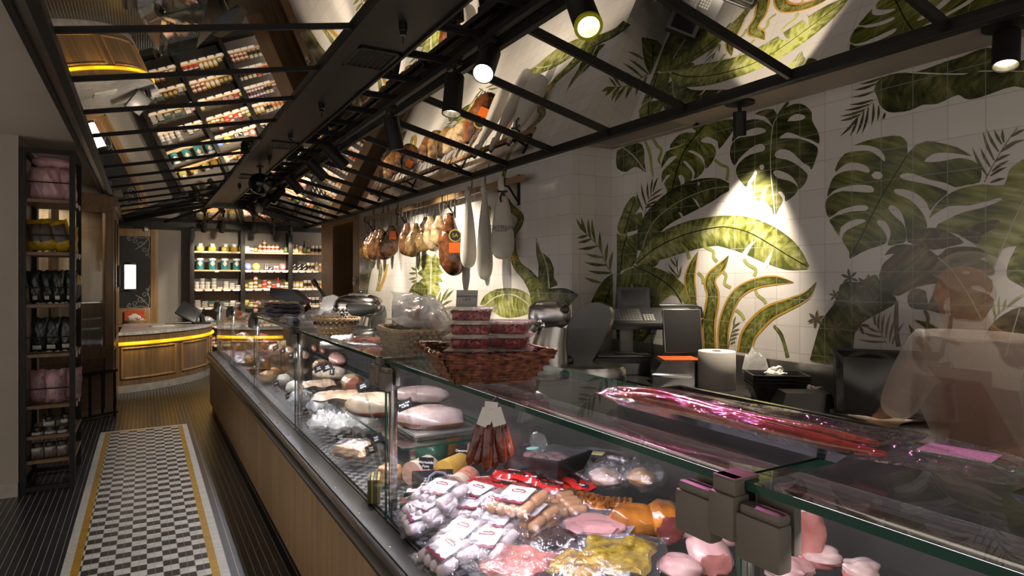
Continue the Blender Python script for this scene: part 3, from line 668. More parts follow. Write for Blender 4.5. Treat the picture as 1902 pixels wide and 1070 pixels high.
for i in range(28):
    y = -.6 + .46 * i
    if y < 12: bar((1.30, y, 2.924), (RR - .01, y, 2.924), .02, .02)
bar((RL - .01, -2, ZP), (RL - .01, YP, ZP), .04, .035); bar((RR + .012, -2, ZP), (RR + .012, YP, ZP), .035, .035)
bar((XL, YE, ZE), (RL, YP, ZP), .04, .04); bar((XR, YE, ZE), (RR, YP, ZP), .04, .04); bar((RL, YP, ZP), (RR, YP, ZP), .04, .04)
for f in (.2, .42, .62, .82):
    xb = XL + (XR - XL) * f; bar((xb, YE, ZE), (RL + (RR - RL) * f, YP, ZP), .022, .022)
k += 1; struct('trim_%d' % k, MB().box((XR - .02, -2, ZE - .03), (X1 + .005, YE, ZE + .06), .006).box((XR + .0, -2, ZE + .0), (XR + .03, YE, ZE + .1)), [BLACKMETAL])
k += 1; struct('trim_%d' % k, MB().mat(0).box((XL - .035, -2, ZE - .035), (XL + .012, YE, ZE + .06), .006).mat(1).box((XL - .085, -2, ZE + .005), (XL - .035, YE, ZE + .012)).mat(0).box((XL - .11, -2, ZE - .02), (XL - .085, YE, ZE + .08)), [BLACKMETAL, STEEL])
k += 1; struct('trim_%d' % k, MB().box((XL - .08, YE - .02, 2.50), (X2, YE + .06, ZE + .01)), [BLACKMETAL])

# ---- grilles, sprinklers and globe on the duct
def grille(y, lab):
    t = thing('air_grille', lab, 'air vent', (1.145, y, 2.885), 0, 'air grilles along the dark ceiling duct')
    put('frame', MB().box((-.125, -.17, -.012), (-.105, .17, 0)).box((.105, -.17, -.012), (.125, .17, 0)).box((-.125, -.17, -.012), (.125, -.15, 0)).box((-.125, .15, -.012), (.125, .17, 0)), BLACKMETAL, t)
    for i in range(6):
        x = -.085 + .034 * i; put('slat', MB().prism([(x - .012, -.15, -.001), (x + .009, -.15, -.012), (x + .012, -.15, -.010), (x - .009, -.15, -.001)], (0, .30, 0)), BLACKMETAL, t)
for i, y in enumerate((3.62, 6.4, 8.6)): grille(y, 'black slatted air grille in the ceiling duct, %s from the front' % ['nearest', 'second', 'third'][i])
for i, y in enumerate((3.05, 4.75, 5.9, 7.0, 9.4)):
    t = thing('ceiling_sensor', 'small black stub hanging from the ceiling duct, %s from the front' % ORD[i], 'sensor', (1.13, y, 2.885), 0, 'black stubs along the ceiling duct')
    put('body', MB().lathe([(.022, 0), (.022, -.035), (.016, -.04), (.016, -.06), (.0, -.06)], n=12), BLACKPL, t); put('stem', MB().cyl((0, 0, -.06), (0, 0, -.10), .003, n=6), BLACKMETAL, t)
t = thing('globe_speaker', 'black globe hanging below the ceiling duct', 'speaker', (1.15, 7.76, 2.885))
put('stem', MB().cyl((0, 0, 0), (0, 0, -.09), .014, n=10).lathe([(.04, 0), (.04, -.012), (0, -.02)], n=14), BLACKMETAL, t)
put('globe', MB().blob((0, 0, -.20), (.128, .128, .122), 24, 16), M('gloss black globe', (.01, .01, .01), .12), t)
# white vent in the soffit
t = thing('soffit_vent', 'large white louvred air vent in the soffit by the tiled wall step', 'air vent', (2.94, 3.36, ZC))
put('frame', MB().box((-.15, -.42, -.010), (-.12, .42, -.0005)).box((.12, -.42, -.010), (.15, .42, -.0005)).box((-.15, -.42, -.010), (.15, -.39, -.0005)).box((-.15, .39, -.010), (.15, .42, -.0005)), SOFFIT, t)
put('gap_shade', MB().box((-.12, -.39, -.003), (.12, .39, -.0006)), M('vent shadow grey', (.04, .035, .03), .9), t)  # dark sheet painting the shade in the gaps between the slats
for i in range(12):
    x = -.11 + .02 * i; put('slat', MB().box((x - .0055, -.39, -.0045), (x + .0055, .39, -.0031)), SOFFIT, t)

# ================================================================ lamps
LENS_W = EMIT('warm lamp lens', (1, .88, .70), 22); LENS_C = EMIT('neutral lamp lens', (1, .95, .92), 14)
REFL = M('lamp reflector', (.7, .68, .6), .2, 1, .03)
lamp_n = 0
def spotlight(loc, aim, label, r=.056, ln=.235, power=SPOT_W, angle=62, col=(1, .86, .68), stem=.06, base='track', on=True, blend=.55, group='black spotlights on the ceiling track', refl=None):
    """cylinder spotlight hanging at loc (top of its stem) and pointing at aim"""
    global lamp_n
    loc = Vector(loc); aim = Vector(aim)
    t = thing('spotlight', label, 'spotlight', loc, 0, group)
    if base == 'track': put('adapter', MB().box((-.017, -.075, -.028), (.017, .075, 0), .004), BLACKMETAL, t)
    else: put('ceiling_plate', MB().lathe([(.082, 0), (.082, -.012), (.02, -.016), (0, -.016)], n=24), BLACKMETAL, t)
    put('stem', MB().cyl((0, 0, -.012), (0, 0, -stem - .02), .011, n=10), BLACKMETAL, t)
    piv = Vector((0, 0, -stem)); d = (aim - (loc + piv)).normalized()
    q = d.to_track_quat('-Z', 'Y').to_matrix().to_4x4(); cen = piv + Vector((0, 0, -.03)) if abs(d.z) > .75 else piv + Vector((0, 0, -.05))
    mt = Matrix.Translation(cen) @ q
    c0 = .02 if abs(d.z) > .75 else ln * .5
    put('housing', MB().lathe([(0, c0), (r * .96, c0), (r, c0 - .006), (r, c0 - ln), (r * .93, c0 - ln), (r * .90, c0 - ln + .03)], n=28, cap=False).lathe([(0, c0), (r * .96, c0)], n=28, cap=False).xf(mt), BLACKMETAL, t)
    put('reflector', MB().lathe([(r * .90, c0 - ln + .004), (r * .70, c0 - ln + .050)], n=28, cap=False).xf(mt), refl or REFL, t, label=None)
    put('lens', MB().lathe([(r * .72, c0 - ln + .046), (0, c0 - ln + .040)], n=28).xf(mt), LENS_W if on else GLASS, t)
    if refl: put('glow_ring', MB().lathe([(r * 1.01, c0 - ln + .012), (r * 1.02, c0 - ln - .004), (r * .78, c0 - ln - .005), (r * .78, c0 - ln + .004)], n=28, cap=False).xf(mt), refl, t)  # yellow ring added to colour in the glow around the lamp mouth
    if on:
        ld = bpy.data.lights.new('lamp', 'SPOT'); ld.energy = power * LK; ld.color = col; ld.spot_size = math.radians(angle); ld.spot_blend = blend; ld.shadow_soft_size = r * .7
        lo = bpy.data.objects.new('lamp', ld); COL.objects.link(lo); lo.parent = t; lo.matrix_local = mt @ Matrix.Translation((0, 0, c0 - ln - .004))
    return t
tr = thing('lighting_track', 'long black lighting track under the ridge of the mirrored ceiling', 'track', (1.55, 0, 2.87))
put('rail', MB().box((-.018, 1.0, -.032), (.018, 11.9, 0), .003), BLACKMETAL, tr)
for y in (1.5, 3.8, 6.1, 8.4, 10.7): put('bracket', MB().box((-.01, y - .015, 0), (.045, y + .015, .03)), BLACKMETAL, tr)
TZ = 2.838
SPOTS = [(2.13, (1.12, .95, 1.3), 'nearest spotlight, its lamp mouth glowing yellow green'), (2.94, (.35, 1.6, .9), 'spotlight turned towards the viewer, second along the track'), (3.34, (1.25, 3.1, .8), 'spotlight hanging straight down, third along the track'),
         (4.43, (1.88, 4.52, 1.3), 'spotlight hanging straight down, fourth along the track'), (5.95, (X1, 5.78, 1.55), 'spotlight above the middle of the counter, fifth along the track'), (6.73, (2.7, 6.95, 1.75), 'spotlight aimed at the hams, sixth along the track'),
         (7.9, (X1, 8.1, 1.5), 'spotlight beyond the hams, seventh along the track'), (9.0, (.2, 10.9, .85), 'spotlight near the far end of the counter, eighth along the track'), (9.8, (.9, 12.6, 1.5), 'spotlight aimed at the shelves, ninth along the track'),
         (10.5, (1.6, 12.6, 1.4), 'spotlight aimed at the shelves, tenth along the track'), (11.2, (2.3, 12.6, 1.3), 'spotlight aimed at the shelves, last along the track')]
YREFL = M('yellow coated reflector', (.60, .62, .02), .35, .2, .05)
for i, (y, aim, lab) in enumerate(SPOTS):
    spotlight((1.55, y, TZ), aim, 'black cylinder ' + lab.replace('above the middle of the counter', 'lighting the middle of the hams'), refl=YREFL if i == 0 else None, col=(1, .22, .62) if i == 0 else (1, .86, .68), power=SPOT_W * [1.3, .8, 1.8, 2.0, 3.0, 2.0, 1.8, 2.0, 1.2, 1.2, 1.2][i], angle=74 if i == 4 else 84 if i == 3 else 58 if i < 8 else 66)
spotlight((2.92, 2.47, ZC), (X2 - .02, 2.64, 1.66), 'small black spotlight on the soffit tilted at the leaf mural', r=.036, ln=.135, stem=.045, base='plate', power=SPOT_W * 2.0, blend=.8, angle=70, group='soffit spotlights by the tiled wall')
spotlight((2.94, 1.19, ZC), (2.52, 1.06, 1.2), 'black spotlight on the soffit above the server pointing down', r=.046, ln=.15, stem=.02, base='plate', power=SPOT_W * .5, angle=84, group='soffit spotlights by the tiled wall')
# spotlights under the beam in front of the far shelves
for i, (x, ax) in enumerate(((.92, .8), (1.22, 1.0), (1.72, 1.7), (2.05, 2.2), (2.36, 2.5))):
    spotlight((x, 12.40, 2.69), (ax, 12.95, 1.3), 'small black spotlight below the hipped mirror aimed at the far shelves, %s from the left' % ORD[i], r=.045, ln=.17, stem=.10, power=SPOT_W * .5, angle=70, group='spotlights in front of the far shelves')
# ================================================================ furniture
def putw(name, mb, mats, parent, smooth=True, label=None):
    """like put(), for shapes given in room coordinates"""
    mb.xf(Matrix.Translation(-parent.location)); return put(name, mb, mats, parent, smooth, label)
# ---------------------------------------------------------------- the long refrigerated counter
GX = .775; GT = 1.30; DK = .70
BAYS = [-1.0, .66, 2.28, 3.92, 5.55, 7.18, 8.62]
dc = thing('display_counter', 'long refrigerated glass display counter with an oak front and black bumper', 'display counter', (1.3, 3.9, 0))
putw('oak_front', MB().box((.70, -1, .07), (.74, 8.62, .615)).box((.70, 8.60, .07), (1.95, 8.64, .69)), WOOD('oak counter cladding', (.17, .098, .042), (.40, .25, .115), 'Z', boards=('Y', .19)), dc, False)
putw('plinth', MB().box((.725, -1, 0), (1.9, 8.6, .07)), BLACKMETAL, dc, False)
prof = [(.725, .600), (.680, .603), (.664, .622), (.660, .655), (.668, .680), (.690, .692), (.725, .694)]
putw('bumper', MB().prism([(x, -1, z) for x, z in prof], (0, 9.64, 0)), M('brown black bumper', (.022, .016, .011), .28, .1, .1, coat=.4), dc)
putw('sill', MB().box((.692, -1, .690), (.790, 8.62, .700), .003), M('satin dark sill', (.085, .08, .075), .38, .8, .05), dc)
for i in range(26):
    y = -.4 + i * .35; putw('screw', MB().lathe([(.006, 0), (.005, .003), (0, .003)], (.715, y, .700), 8), CHROME, dc)
def CHECKER(name, a, b, w):
    m, nt, out = new_mat(name); bs = N(nt, 'ShaderNodeBsdfPrincipled'); ck = N(nt, 'ShaderNodeTexChecker')
    ck.inputs['Scale'].default_value = 1 / w; ck.inputs[1].default_value = c4(a); ck.inputs[2].default_value = c4(b)
    mp = N(nt, 'ShaderNodeMapping'); mp.inputs['Location'].default_value = (.0003, .0003, .0137); mp.inputs['Scale'].default_value = (1, 1, .001)
    nt.links.new(objco(nt), mp.inputs[0]); nt.links.new(mp.outputs[0], ck.inputs[0]); nt.links.new(ck.outputs[0], bs.inputs[0]); bs.inputs['Roughness'].default_value = .3
    nt.links.new(bs.outputs[0], out.inputs[0]); MATS[name] = m; return m
putw('chequered_ledge', MB().box((.80, -1, .60), (.965, 8.6, .702)), CHECKER('grey chequered ledge', (.03, .03, .033), (.20, .20, .215), .03), dc, False)
putw('deck', MB().add([(.965, -1, .69), (1.76, -1, .745), (1.76, 8.6, .745), (.965, 8.6, .69), (.965, -1, .6), (1.76, -1, .6), (1.76, 8.6, .6), (.965, 8.6, .6)], [(0, 1, 2, 3), (4, 7, 6, 5), (0, 4, 5, 1), (1, 5, 6, 2), (2, 6, 7, 3), (3, 7, 4, 0)]), M('dark display deck', (.06, .058, .058), .3, .5, .1), dc, False)
putw('inner_back', MB().box((1.76, -1, .6), (1.79, 8.6, 1.02)), M('dark inner lining', (.045, .042, .04), .35, .4, .1), dc, False)
putw('worktop', MB().box((1.62, -1, 1.02), (2.14, 8.62, 1.05), .004), M('dark steel worktop', (.07, .066, .062), .4, .8, .06), dc, False)
putw('rear_body', MB().box((1.79, -1, .07), (2.06, 8.6, 1.02)), DARKMETAL, dc, False)
putw('rear_door', MB().prism([(1.205, -1, 1.288), (1.213, -1, 1.288), (1.648, -1, 1.045), (1.64, -1, 1.035)], (0, 9.6, 0)), M('dark inner lining', (.045, .042, .04), .35, .4, .1), dc, False)
GEDGE = None
def PANE(name, edge):
    return [GLASS, M(name, edge, .08, 0, .1, coat=.5)]
PG = PANE('green glass edge', (.008, .055, .036))
def pane_box(a, b, thin):
    """glass sheet: big faces clear (slot 0), rims green (slot 1)"""
    mb = MB().box(a, b)
    n = len(mb.f)
    for i, f in enumerate(mb.f):
        q = [mb.v[j] for j in f]; nr = (q[1] - q[0]).cross(q[2] - q[0]).normalized()
        mb.mi[i] = 0 if abs(nr['xyz'.index(thin)]) > .9 else 1
    return mb
for i in range(6):
    y0, y1 = BAYS[i] + .004, BAYS[i + 1] - .004
    putw('front_glass', pane_box((GX, y0, .700), (GX + .006, y1, 1.286), 'x'), PG, dc, False)
    putw('top_glass', pane_box((GX - .006, y0, GT - .013), (1.205, y1, GT), 'z'), PG, dc, False)
putw('end_glass', pane_box((GX, 8.612, .70), (1.2, 8.618, 1.286), 'y'), PG, dc, False)
BRK = M('taupe plastic bracket', (.135, .118, .098), .5, 0, .04)
for y in BAYS[1:]:
    y = min(y, 8.59)
    putw('post', MB().box((.792, y - .016, .70), (.818, y + .016, 1.287), .004).box((.786, y - .022, .70), (.79, y - .017, 1.28)), M('polished post', (.55, .53, .52), .12, 1, .04), dc)
    for s in (-1, 1):
        if y > 8.5 and s > 0: continue
        bb = putw('bracket', MB().box((.742, y + s * .022 if s > 0 else y - .098, 1.195), (.771, y + .098 if s > 0 else y - .022, 1.262), .006).box((.746, y + s * .026 if s > 0 else y - .096, 1.258), (.773, y + .096 if s > 0 else y - .026, 1.276), .009), BRK, dc)
        ymid = y + s * .06
        hb = MB().box((.783, ymid - .032, 1.21), (.80, ymid + .032, 1.284), .005); hb.xf(Matrix.Translation(-dc.location)); put('backing', hb, BRK, bb)
    putw('clip', MB().box((.738, y - .024, 1.215), (.774, y + .024, 1.282), .005).box((.745, y - .021, 1.27), (.768, y + .021, 1.306), .003).box((.745, y - .021, 1.3005), (.80, y + .021, 1.306), .002), BRK, dc)
# glass mid shelf with its front rim, and the lamp rail under the top glass
putw('mid_shelf', pane_box((.93, 2.52, .880), (1.45, 8.58, .890), 'z'), PG, dc, False)
for i in range(8): putw('shelf_stay', MB().box((.98, 2.55 + .86 * i, .70), (1.0, 2.57 + .86 * i, .88)), STEEL, dc)
LTUBE = EMIT('cool case lamp', (.93, .92, 1.0), 5.5)
def strip_light(y0, y1, col, w, x=.846, z=1.272):
    ld = bpy.data.lights.new('case_lamp', 'AREA'); ld.shape = 'RECTANGLE'; ld.size = .03; ld.size_y = y1 - y0 - .1; ld.energy = w * LK; ld.color = col
    o = bpy.data.objects.new('case_lamp', ld); COL.objects.link(o); o.parent = dc; o.location = Vector((x, (y0 + y1) / 2, z)) - dc.location; o.rotation_euler = (0, math.radians(-28), 0)
for i in range(6):
    y0, y1 = BAYS[i], BAYS[i + 1]
    putw('lamp_rail', MB().box((.832, y0 + .03, 1.276), (.862, y1 - .03, 1.286), .002), POLISH, dc)
    putw('lamp_diffuser', MB().box((.838, y0 + .05, 1.274), (.856, y1 - .05, 1.2755)), LTUBE, dc)
    strip_light(y0, y1, (1.0, .80, .88) if i == 0 else (.88, .82, 1.0) if i < 2 else (.95, .93, 1.0), [5, 7, 7, 7, 6, 6][i])

# ---------------------------------------------------------------- back service counter
bc = thing('service_counter', 'stainless service counter against the leaf painted tiles with a raised splashback', 'counter', (2.9, 1.4, 0))
putw('worktop', MB().box((2.66, -1.4, .915), (X2 - .008, YR - .02, .950), .003), M('service steel', (.26, .25, .24), .25, .95, .06), bc, False)
putw('splashback', MB().box((X2 - .028, -1.4, .95), (X2 - .008, YR - .02, 1.135), .002), M('splashback steel', (.32, .31, .30), .3, .9, .06), bc, False)
putw('cabinet', MB().box((2.70, -1.4, .1), (X2 - .008, YR - .02, .915)), DARKMETAL, bc, False)
putw('plinth', MB().box((2.76, -1.4, 0), (X2 - .008, YR - .02, .1)), BLACKMETAL, bc, False)

# ---------------------------------------------------------------- far shelving
SY = 12.70; PXS = [.738, 1.58, 2.43]; SZ = [2.09, 1.754, 1.41, 1.075, .735, .395]
su = thing('shelving_unit', 'tall black framed shelving with pale oak shelves at the end of the shop', 'shelves', (1.7, 12.9, 0))
for x in PXS:
    putw('upright', MB().box((x - .036, SY - .02, 0), (x + .036, SY + .04, 2.52), .003).box((x - .012, SY + .04, 0), (x + .012, YB - .003, 2.5)), BLACKMETAL, su)
putw('base', MB().box((PXS[0], SY, 0), (X2, YB - .003, .09)), BLACKMETAL, su, False)
bay_x = [(PXS[0] + .036, PXS[1] - .036), (PXS[1] + .036, PXS[2] - .036), (PXS[2] + .036, 3.22)]
TAG = M('shelf price ticket', (.78, .76, .73), .5, 0, .04)
for bi, (x0, x1) in enumerate(bay_x):
    for ri, z in enumerate(SZ):
        sh = putw('shelf_board', MB().box((x0, SY, z - .028), (x1, YB - .004, z), .002), PALEOAK, su, False)
        n = {0: 0, 1: (1, 6, 4)[bi]}.get(ri, 5)
        if bi == 2 and n: n = 4
        for q in range(n):
            xx = x0 + (x1 - x0) * (q + .5) / n if bi < 2 else x0 + .05 + .13 * q
            w = .05 if ri < 2 else .058
            tb = MB().box((xx - w, SY - .006, z - .042), (xx + w * .3 if n < 4 else xx + w, SY - .001, z - .004)); tb.xf(Matrix.Translation(-su.location)); put('price_ticket', tb, TAG, sh, False)
# ---------------------------------------------------------------- reception counter
rc = thing('reception_counter', 'curved oak reception counter with a glowing yellow rail and a marble top', 'counter', (.2, 11.2, 0))
RP = spline([(-.36, 10.34), (0, 10.47), (.30, 10.68), (.60, 11.00), (.85, 11.42), (.98, 11.9), (1.0, 12.2)], 8)
def rpt(f, off=0):
    """point a fraction f along the curved front, pushed out by off"""
    q = f * (len(RP) - 1); i = min(int(q), len(RP) - 2); t = q - i
    a, b = Vector(RP[i]), Vector(RP[i + 1]); d = (b - a).normalized(); p = a + (b - a) * t
    return p + Vector((d.y, -d.x)) * off
def rwall(z0, z1, off, n=48, back=.06):
    outer = [rpt(i / n, off) for i in range(n + 1)]
    return MB().prism([(p.x, p.y, z0) for p in outer] + [(p.x, p.y, z0) for p in [rpt(i / n, off - back) for i in range(n, -1, -1)]], (0, 0, z1 - z0))
putw('front_panel', rwall(.10, .805, 0), ENCLOAK, rc)
putw('kick_plate', rwall(0, .10, .012), M('pale stone kick plate', (.36, .34, .32), .4, 0, .2, 12), rc)
top = [rpt(i / 40, .035) for i in range(41)] + [Vector((.95, 12.3)), Vector((-.30, 12.3)), Vector((-.30, 10.4))]
putw('marble_top', MB().prism([(p.x, p.y, .805) for p in top], (0, 0, .042)), M('veined white marble', (.58, .56, .54), .22, 0, .3, 5, stretch=(2, 9, 2)), rc)
YL = M('yellow lit rail', (.75, .42, .01), .4, 0, .05, emit=(1, .58, .01), estr=.85)
putw('light_rail', MB().tube([(rpt(i / 60, .02).x, rpt(i / 60, .02).y, .685) for i in range(61)], .026, 10), YL, rc)
putw('frieze', rwall(.715, .80, .012), ENCLOAK, rc)
for (f0, f1) in ((.05, .385), (.44, .70), (.745, .95)):
    pts = [(f0 + (f1 - f0) * i / 14, .62) for i in range(15)] + [(f1, .62 - .42 * i / 3) for i in range(1, 4)] + [(f1 - (f1 - f0) * i / 14, .20) for i in range(1, 15)] + [(f0, .2 + .42 * i / 3) for i in range(1, 4)]
    putw('panel_moulding', MB().tube([(rpt(f, .004).x, rpt(f, .004).y, z) for f, z in pts], .016, 8), OAK, rc)
for i in range(4):
    f = .12 + .22 * i; p = rpt(f, .06)
    ld = bpy.data.lights.new('rail_glow', 'AREA'); ld.shape = 'RECTANGLE'; ld.size = .30; ld.size_y = .02; ld.color = (1, .60, .03); ld.energy = .15 * LK
    o = bpy.data.objects.new('rail_glow', ld); COL.objects.link(o); o.parent = rc; o.location = Vector((p.x, p.y, .70)) - rc.location
    d = rpt(f + .02) - rpt(f - .02); o.rotation_euler = (math.radians(14), 0, math.atan2(d.y, d.x))
# ---------------------------------------------------------------- glazed oak enclosure on the left
EA, EB, EC = Vector((-1.35, 7.99)), Vector((-.31, 8.76)), Vector((-.31, 10.40))
ed = (EB - EA).normalized(); en = Vector((ed.y, -ed.x)); EL = (EB - EA).length
def ebox(mb, s0, s1, z0, z1, t0=0, t1=.05, face='a', bev=.003):
    """box on the angled face (a) or on the side face (b): s along it, t inwards"""
    st = len(mb.v); mb.box((s0, t0, z0), (s1, t1, z1), bev)
    if face == 'a': m = frame_mtx((EA.x, EA.y, 0), (ed.x, ed.y, 0), (-en.x, -en.y, 0))
    else: m = frame_mtx((EB.x, EB.y, 0), (0, 1, 0), (-1, 0, 0))
    return mb.xf(m, st)
e = MB()
for a in ((0, .09, 0, 2.44), (EL - .10, EL, 0, 2.44), (.09, EL - .1, 0, .10), (.09, EL - .1, .68, .80), (.09, EL - .1, 2.36, 2.44), (EL * .5 - .04, EL * .5 + .04, .8, 2.36)): ebox(e, *a)
ebox(e, -.03, EL + .02, 2.44, 2.56, -.03, .08); ebox(e, -.03, EL + .01, 2.42, 2.45, -.015, .06); ebox(e, .02, EL, .79, .815, -.015, .05)
for a in ((.0, .09, 0, 2.44), (1.52, 1.64, 0, 2.44), (.75, .83, 0, 2.44), (.09, 1.52, 0, .12), (.09, 1.52, .74, .84), (.09, 1.52, 2.34, 2.44)): ebox(e, *a, face='b')
ebox(e, -.02, 1.66, 2.44, 2.56, -.03, .08, 'b')
ebox(e, .09, 1.52, .12, .74, .02, .04, 'b'); ebox(e, .09, 1.52, .84, 2.34, .02, .04, 'b')
struct('wall_left_joinery', e, [ENCLOAK])
e2 = MB(); ebox(e2, .09, EL - .1, .10, .68, .018, .035)
struct('wall_left_panel', e2, [WOOD('panel oak', (.07, .038, .017), (.20, .115, .052), 'X')])
e3 = MB(); ebox(e3, .09, EL - .1, .815, 2.36, .022, .028, bev=0); struct('window_1', e3, [GLASS])
e4 = MB(); ebox(e4, .0, EL + .1, .05, 2.44, .36, .40, bev=0); struct('wall_left_lining', e4, [WOOD('pale inner boards', (.20, .15, .10), (.34, .27, .19), 'Z')])
e5 = MB(); ebox(e5, -.03, EL + .1, 2.56, 2.66, -.02, .5, bev=0); ebox(e5, .08, 1.7, 2.56, 2.66, .0, .5, 'b', 0); struct('wall_left_top', e5, [PLASTER])
for i, z in enumerate((1.02, 1.13, 1.32)):
    gs = MB(); ebox(gs, .12, EL - .12, z, z + .012, .05, .33, bev=0)
    gr = MB(); ebox(gr, .12, EL - .12, z - .004, z + .016, .045, .05, bev=0)
    o = thing('glass_shelf', 'glass shelf with a bright metal rim inside the oak glazed case, %s' % ['lowest of three', 'middle of three', 'topmost of three'][i], 'shelf', (EA.x, EA.y, z), 0, 'glass shelves in the oak case')
    gs.xf(Matrix.Translation(-o.location)); gr.xf(Matrix.Translation(-o.location)); put('pane', gs, GLASS, o, False); put('rim', gr, POLISH, o, False)
ld = bpy.data.lights.new('case_glow', 'AREA'); ld.shape = 'RECTANGLE'; ld.size = .8; ld.size_y = .1; ld.energy = 1.6 * LK; ld.color = (1, .82, .6)
lo = bpy.data.objects.new('case_glow', ld); COL.objects.link(lo); q_ = EA + ed * (EL * .5) - en * .18; lo.location = (q_.x, q_.y, 2.40); lo.rotation_euler = (0, 0, math.atan2(ed.y, ed.x))
rg = thing('guard_rail', 'low dark metal guard rail standing in front of the oak glazed case', 'rail', (-.8, 8.25, 0))
g = MB(); ebox(g, .10, EL - .01, .52, .55, -.09, -.06); putw('top_bar', g, DARKMETAL, rg)
g = MB(); ebox(g, .10, EL - .01, .04, .065, -.09, -.06); putw('bottom_bar', g, DARKMETAL, rg)
for i in range(9):
    s = .12 + (EL - .16) * i / 8; g = MB(); ebox(g, s - .012, s + .012, 0 if i in (0, 8) else .06, .53, -.086, -.066); putw('baluster', g, DARKMETAL, rg)
# ---------------------------------------------------------------- tall rack beside the pier
rk = thing('tall_rack', 'tall narrow black metal rack with wooden shelves of bagged goods beside the left pier', 'shelves', (-.625, 6.15, 0))
KX0, KX1, KY0, KY1 = -.775, -.475, 5.87, 6.43
RZ = [2.194, 1.798, 1.406, 1.034, .65, .424, .242]
for x in (KX0, KX1):
    for y in (KY0, KY1): putw('post', MB().box((x - .018, y - .018, 0), (x + .018, y + .018, 2.57)), BLACKMETAL, rk, False)
for z in (2.552, .035):
    for x in (KX0, KX1): putw('side_rail', MB().box((x - .017, KY0, z - .017), (x + .017, KY1, z + .017)), BLACKMETAL, rk, False)
    for y in (KY0, KY1): putw('end_rail', MB().box((KX0, y - .017, z - .017), (KX1, y + .017, z + .017)), BLACKMETAL, rk, False)
for i, z in enumerate(RZ):
    putw('shelf', MB().box((KX0 + .012, KY0 - .005, z - .026), (KX1 + .016, KY1 + .005, z), .002), WOOD('rack shelf oak', (.075, .04, .02), (.20, .115, .055), 'Y'), rk, False)
    if i < 5: putw('retaining_bar', MB().cyl((KX0, KY0 - .012, z + .125), (KX1, KY0 - .012, z + .125), .005, n=6), BLACKMETAL, rk)
    if i < 5:
        for y in (6.0, 6.22): putw('price_ticket', MB().box((KX1 + .017, y - .04, z - .045), (KX1 + .022, y + .04, z - .005)), TAG, rk, False)
# ---------------------------------------------------------------- chalkboard, sconce, small ledge
cb = thing('chalkboard', 'tall black chalkboard in an oak frame with white scroll corners on the grey back wall', 'chalkboard', (-.14, YB - .03, 1.5))
def bw(u, v, y=YB - .05): return P(u, v, Y=y)
a, b = bw(221.5, 438), bw(279.5, 571.5)
putw('frame', MB().box((-.62, YB - .05, b.z - .28), (a.x, YB - .004, 2.48), .006).box((b.x, YB - .05, b.z - .28), (b.x + .12, YB - .004, 2.48), .006).box((a.x, YB - .05, a.z), (b.x, YB - .004, 2.48), .006).box((a.x, YB - .05, b.z - .28), (b.x, YB - .004, b.z), .006), OAK, cb)
putw('slate', MB().box((a.x, YB - .035, b.z), (b.x, YB - .004, a.z)), M('chalkboard black', (.012, .012, .013), .55, 0, .3, 4), cb, False)
CH = M('chalk white', (.55, .54, .50), .9)
def scroll(cx, cz, sx, sz):
    mb = MB(); y = YB - .037
    def cur(pts): mb.tube([(cx + sx * p[0], y, cz + sz * p[1]) for p in pts], .0035, 5)
    def spiral(ox, oz, r, t0, turns): cur([(ox + r * (1 - .8 * i / 20) * math.cos(t0 + turns * 2 * PI * i / 20), oz + r * (1 - .8 * i / 20) * math.sin(t0 + turns * 2 * PI * i / 20)) for i in range(21)])
    cur([(0, .02), (-.12, .0), (-.25, .03), (-.34, .0)]); cur([(.0, .02), (.02, -.12), (-.01, -.25), (.02, -.36)])
    spiral(-.20, -.05, .05, 1.2, 1.2); spiral(-.06, -.20, .05, .3, -1.2); spiral(-.12, -.12, .06, 0, 1.4); spiral(-.29, -.03, .03, 2, 1); spiral(-.02, -.30, .03, 0, 1); cur([(0, 0), (-.10, -.13), (-.2, -.2)])
    return mb
putw('scroll', scroll(b.x - .03, a.z - .03, 1, 1), CH, cb); putw('scroll', scroll(b.x - .03, b.z + .03, 1, -1), CH, cb)
sc = thing('wall_sconce', 'glowing white cylinder wall lamp on the end of the oak joinery', 'wall lamp', (-.30, 10.28, 1.62))
c = (.13, 0, 0)
putw('backplate', MB().box((-.309, 10.24, 1.48), (-.290, 10.32, 1.78), .004), BLACKMETAL, sc)
put('arm', MB().cyl((.01, 0, .19), (.13, 0, .19), .01, n=8).cyl((.01, 0, -.19), (.13, 0, -.19), .01, n=8), BLACKMETAL, sc)
put('shade', MB().lathe([(.0, -.165), (.066, -.165), (.066, .165), (0, .165)], c, 24), EMIT('frosted lamp glass', (1, .90, .76), 9), sc)
put('cap', MB().lathe([(0, .165), (.07, .165), (.07, .20), (0, .205)], c, 24).lathe([(0, -.20), (.07, -.20), (.07, -.165), (0, -.165)], c, 24), BLACKMETAL, sc)
lg = tag(put('wall_ledge', MB().box((-.60, YB - .38, .77), (.17, YB - .055, .80), .003), OAKX), 'oak ledge under the chalkboard on the back wall', 'ledge')
rpos = bw(250, 586, YB - .1)
po = thing('promo_card', 'orange red card with a white cloud shape standing behind the small basket', 'sign', (rpos.x, YB - .12, .80))
put('card', MB().box((-.15, 0, 0), (.15, .012, .235)), M('orange red card', (.55, .07, .015), .5), po, False)
put('white_cloud', MB().blob((-.05, -.002, .11), (.05, .003, .04)).blob((.0, -.002, .14), (.055, .003, .04)).blob((.05, -.002, .11), (.05, .003, .04)).box((-.09, -.003, .075), (.09, .0, .11)), PAPER, po)
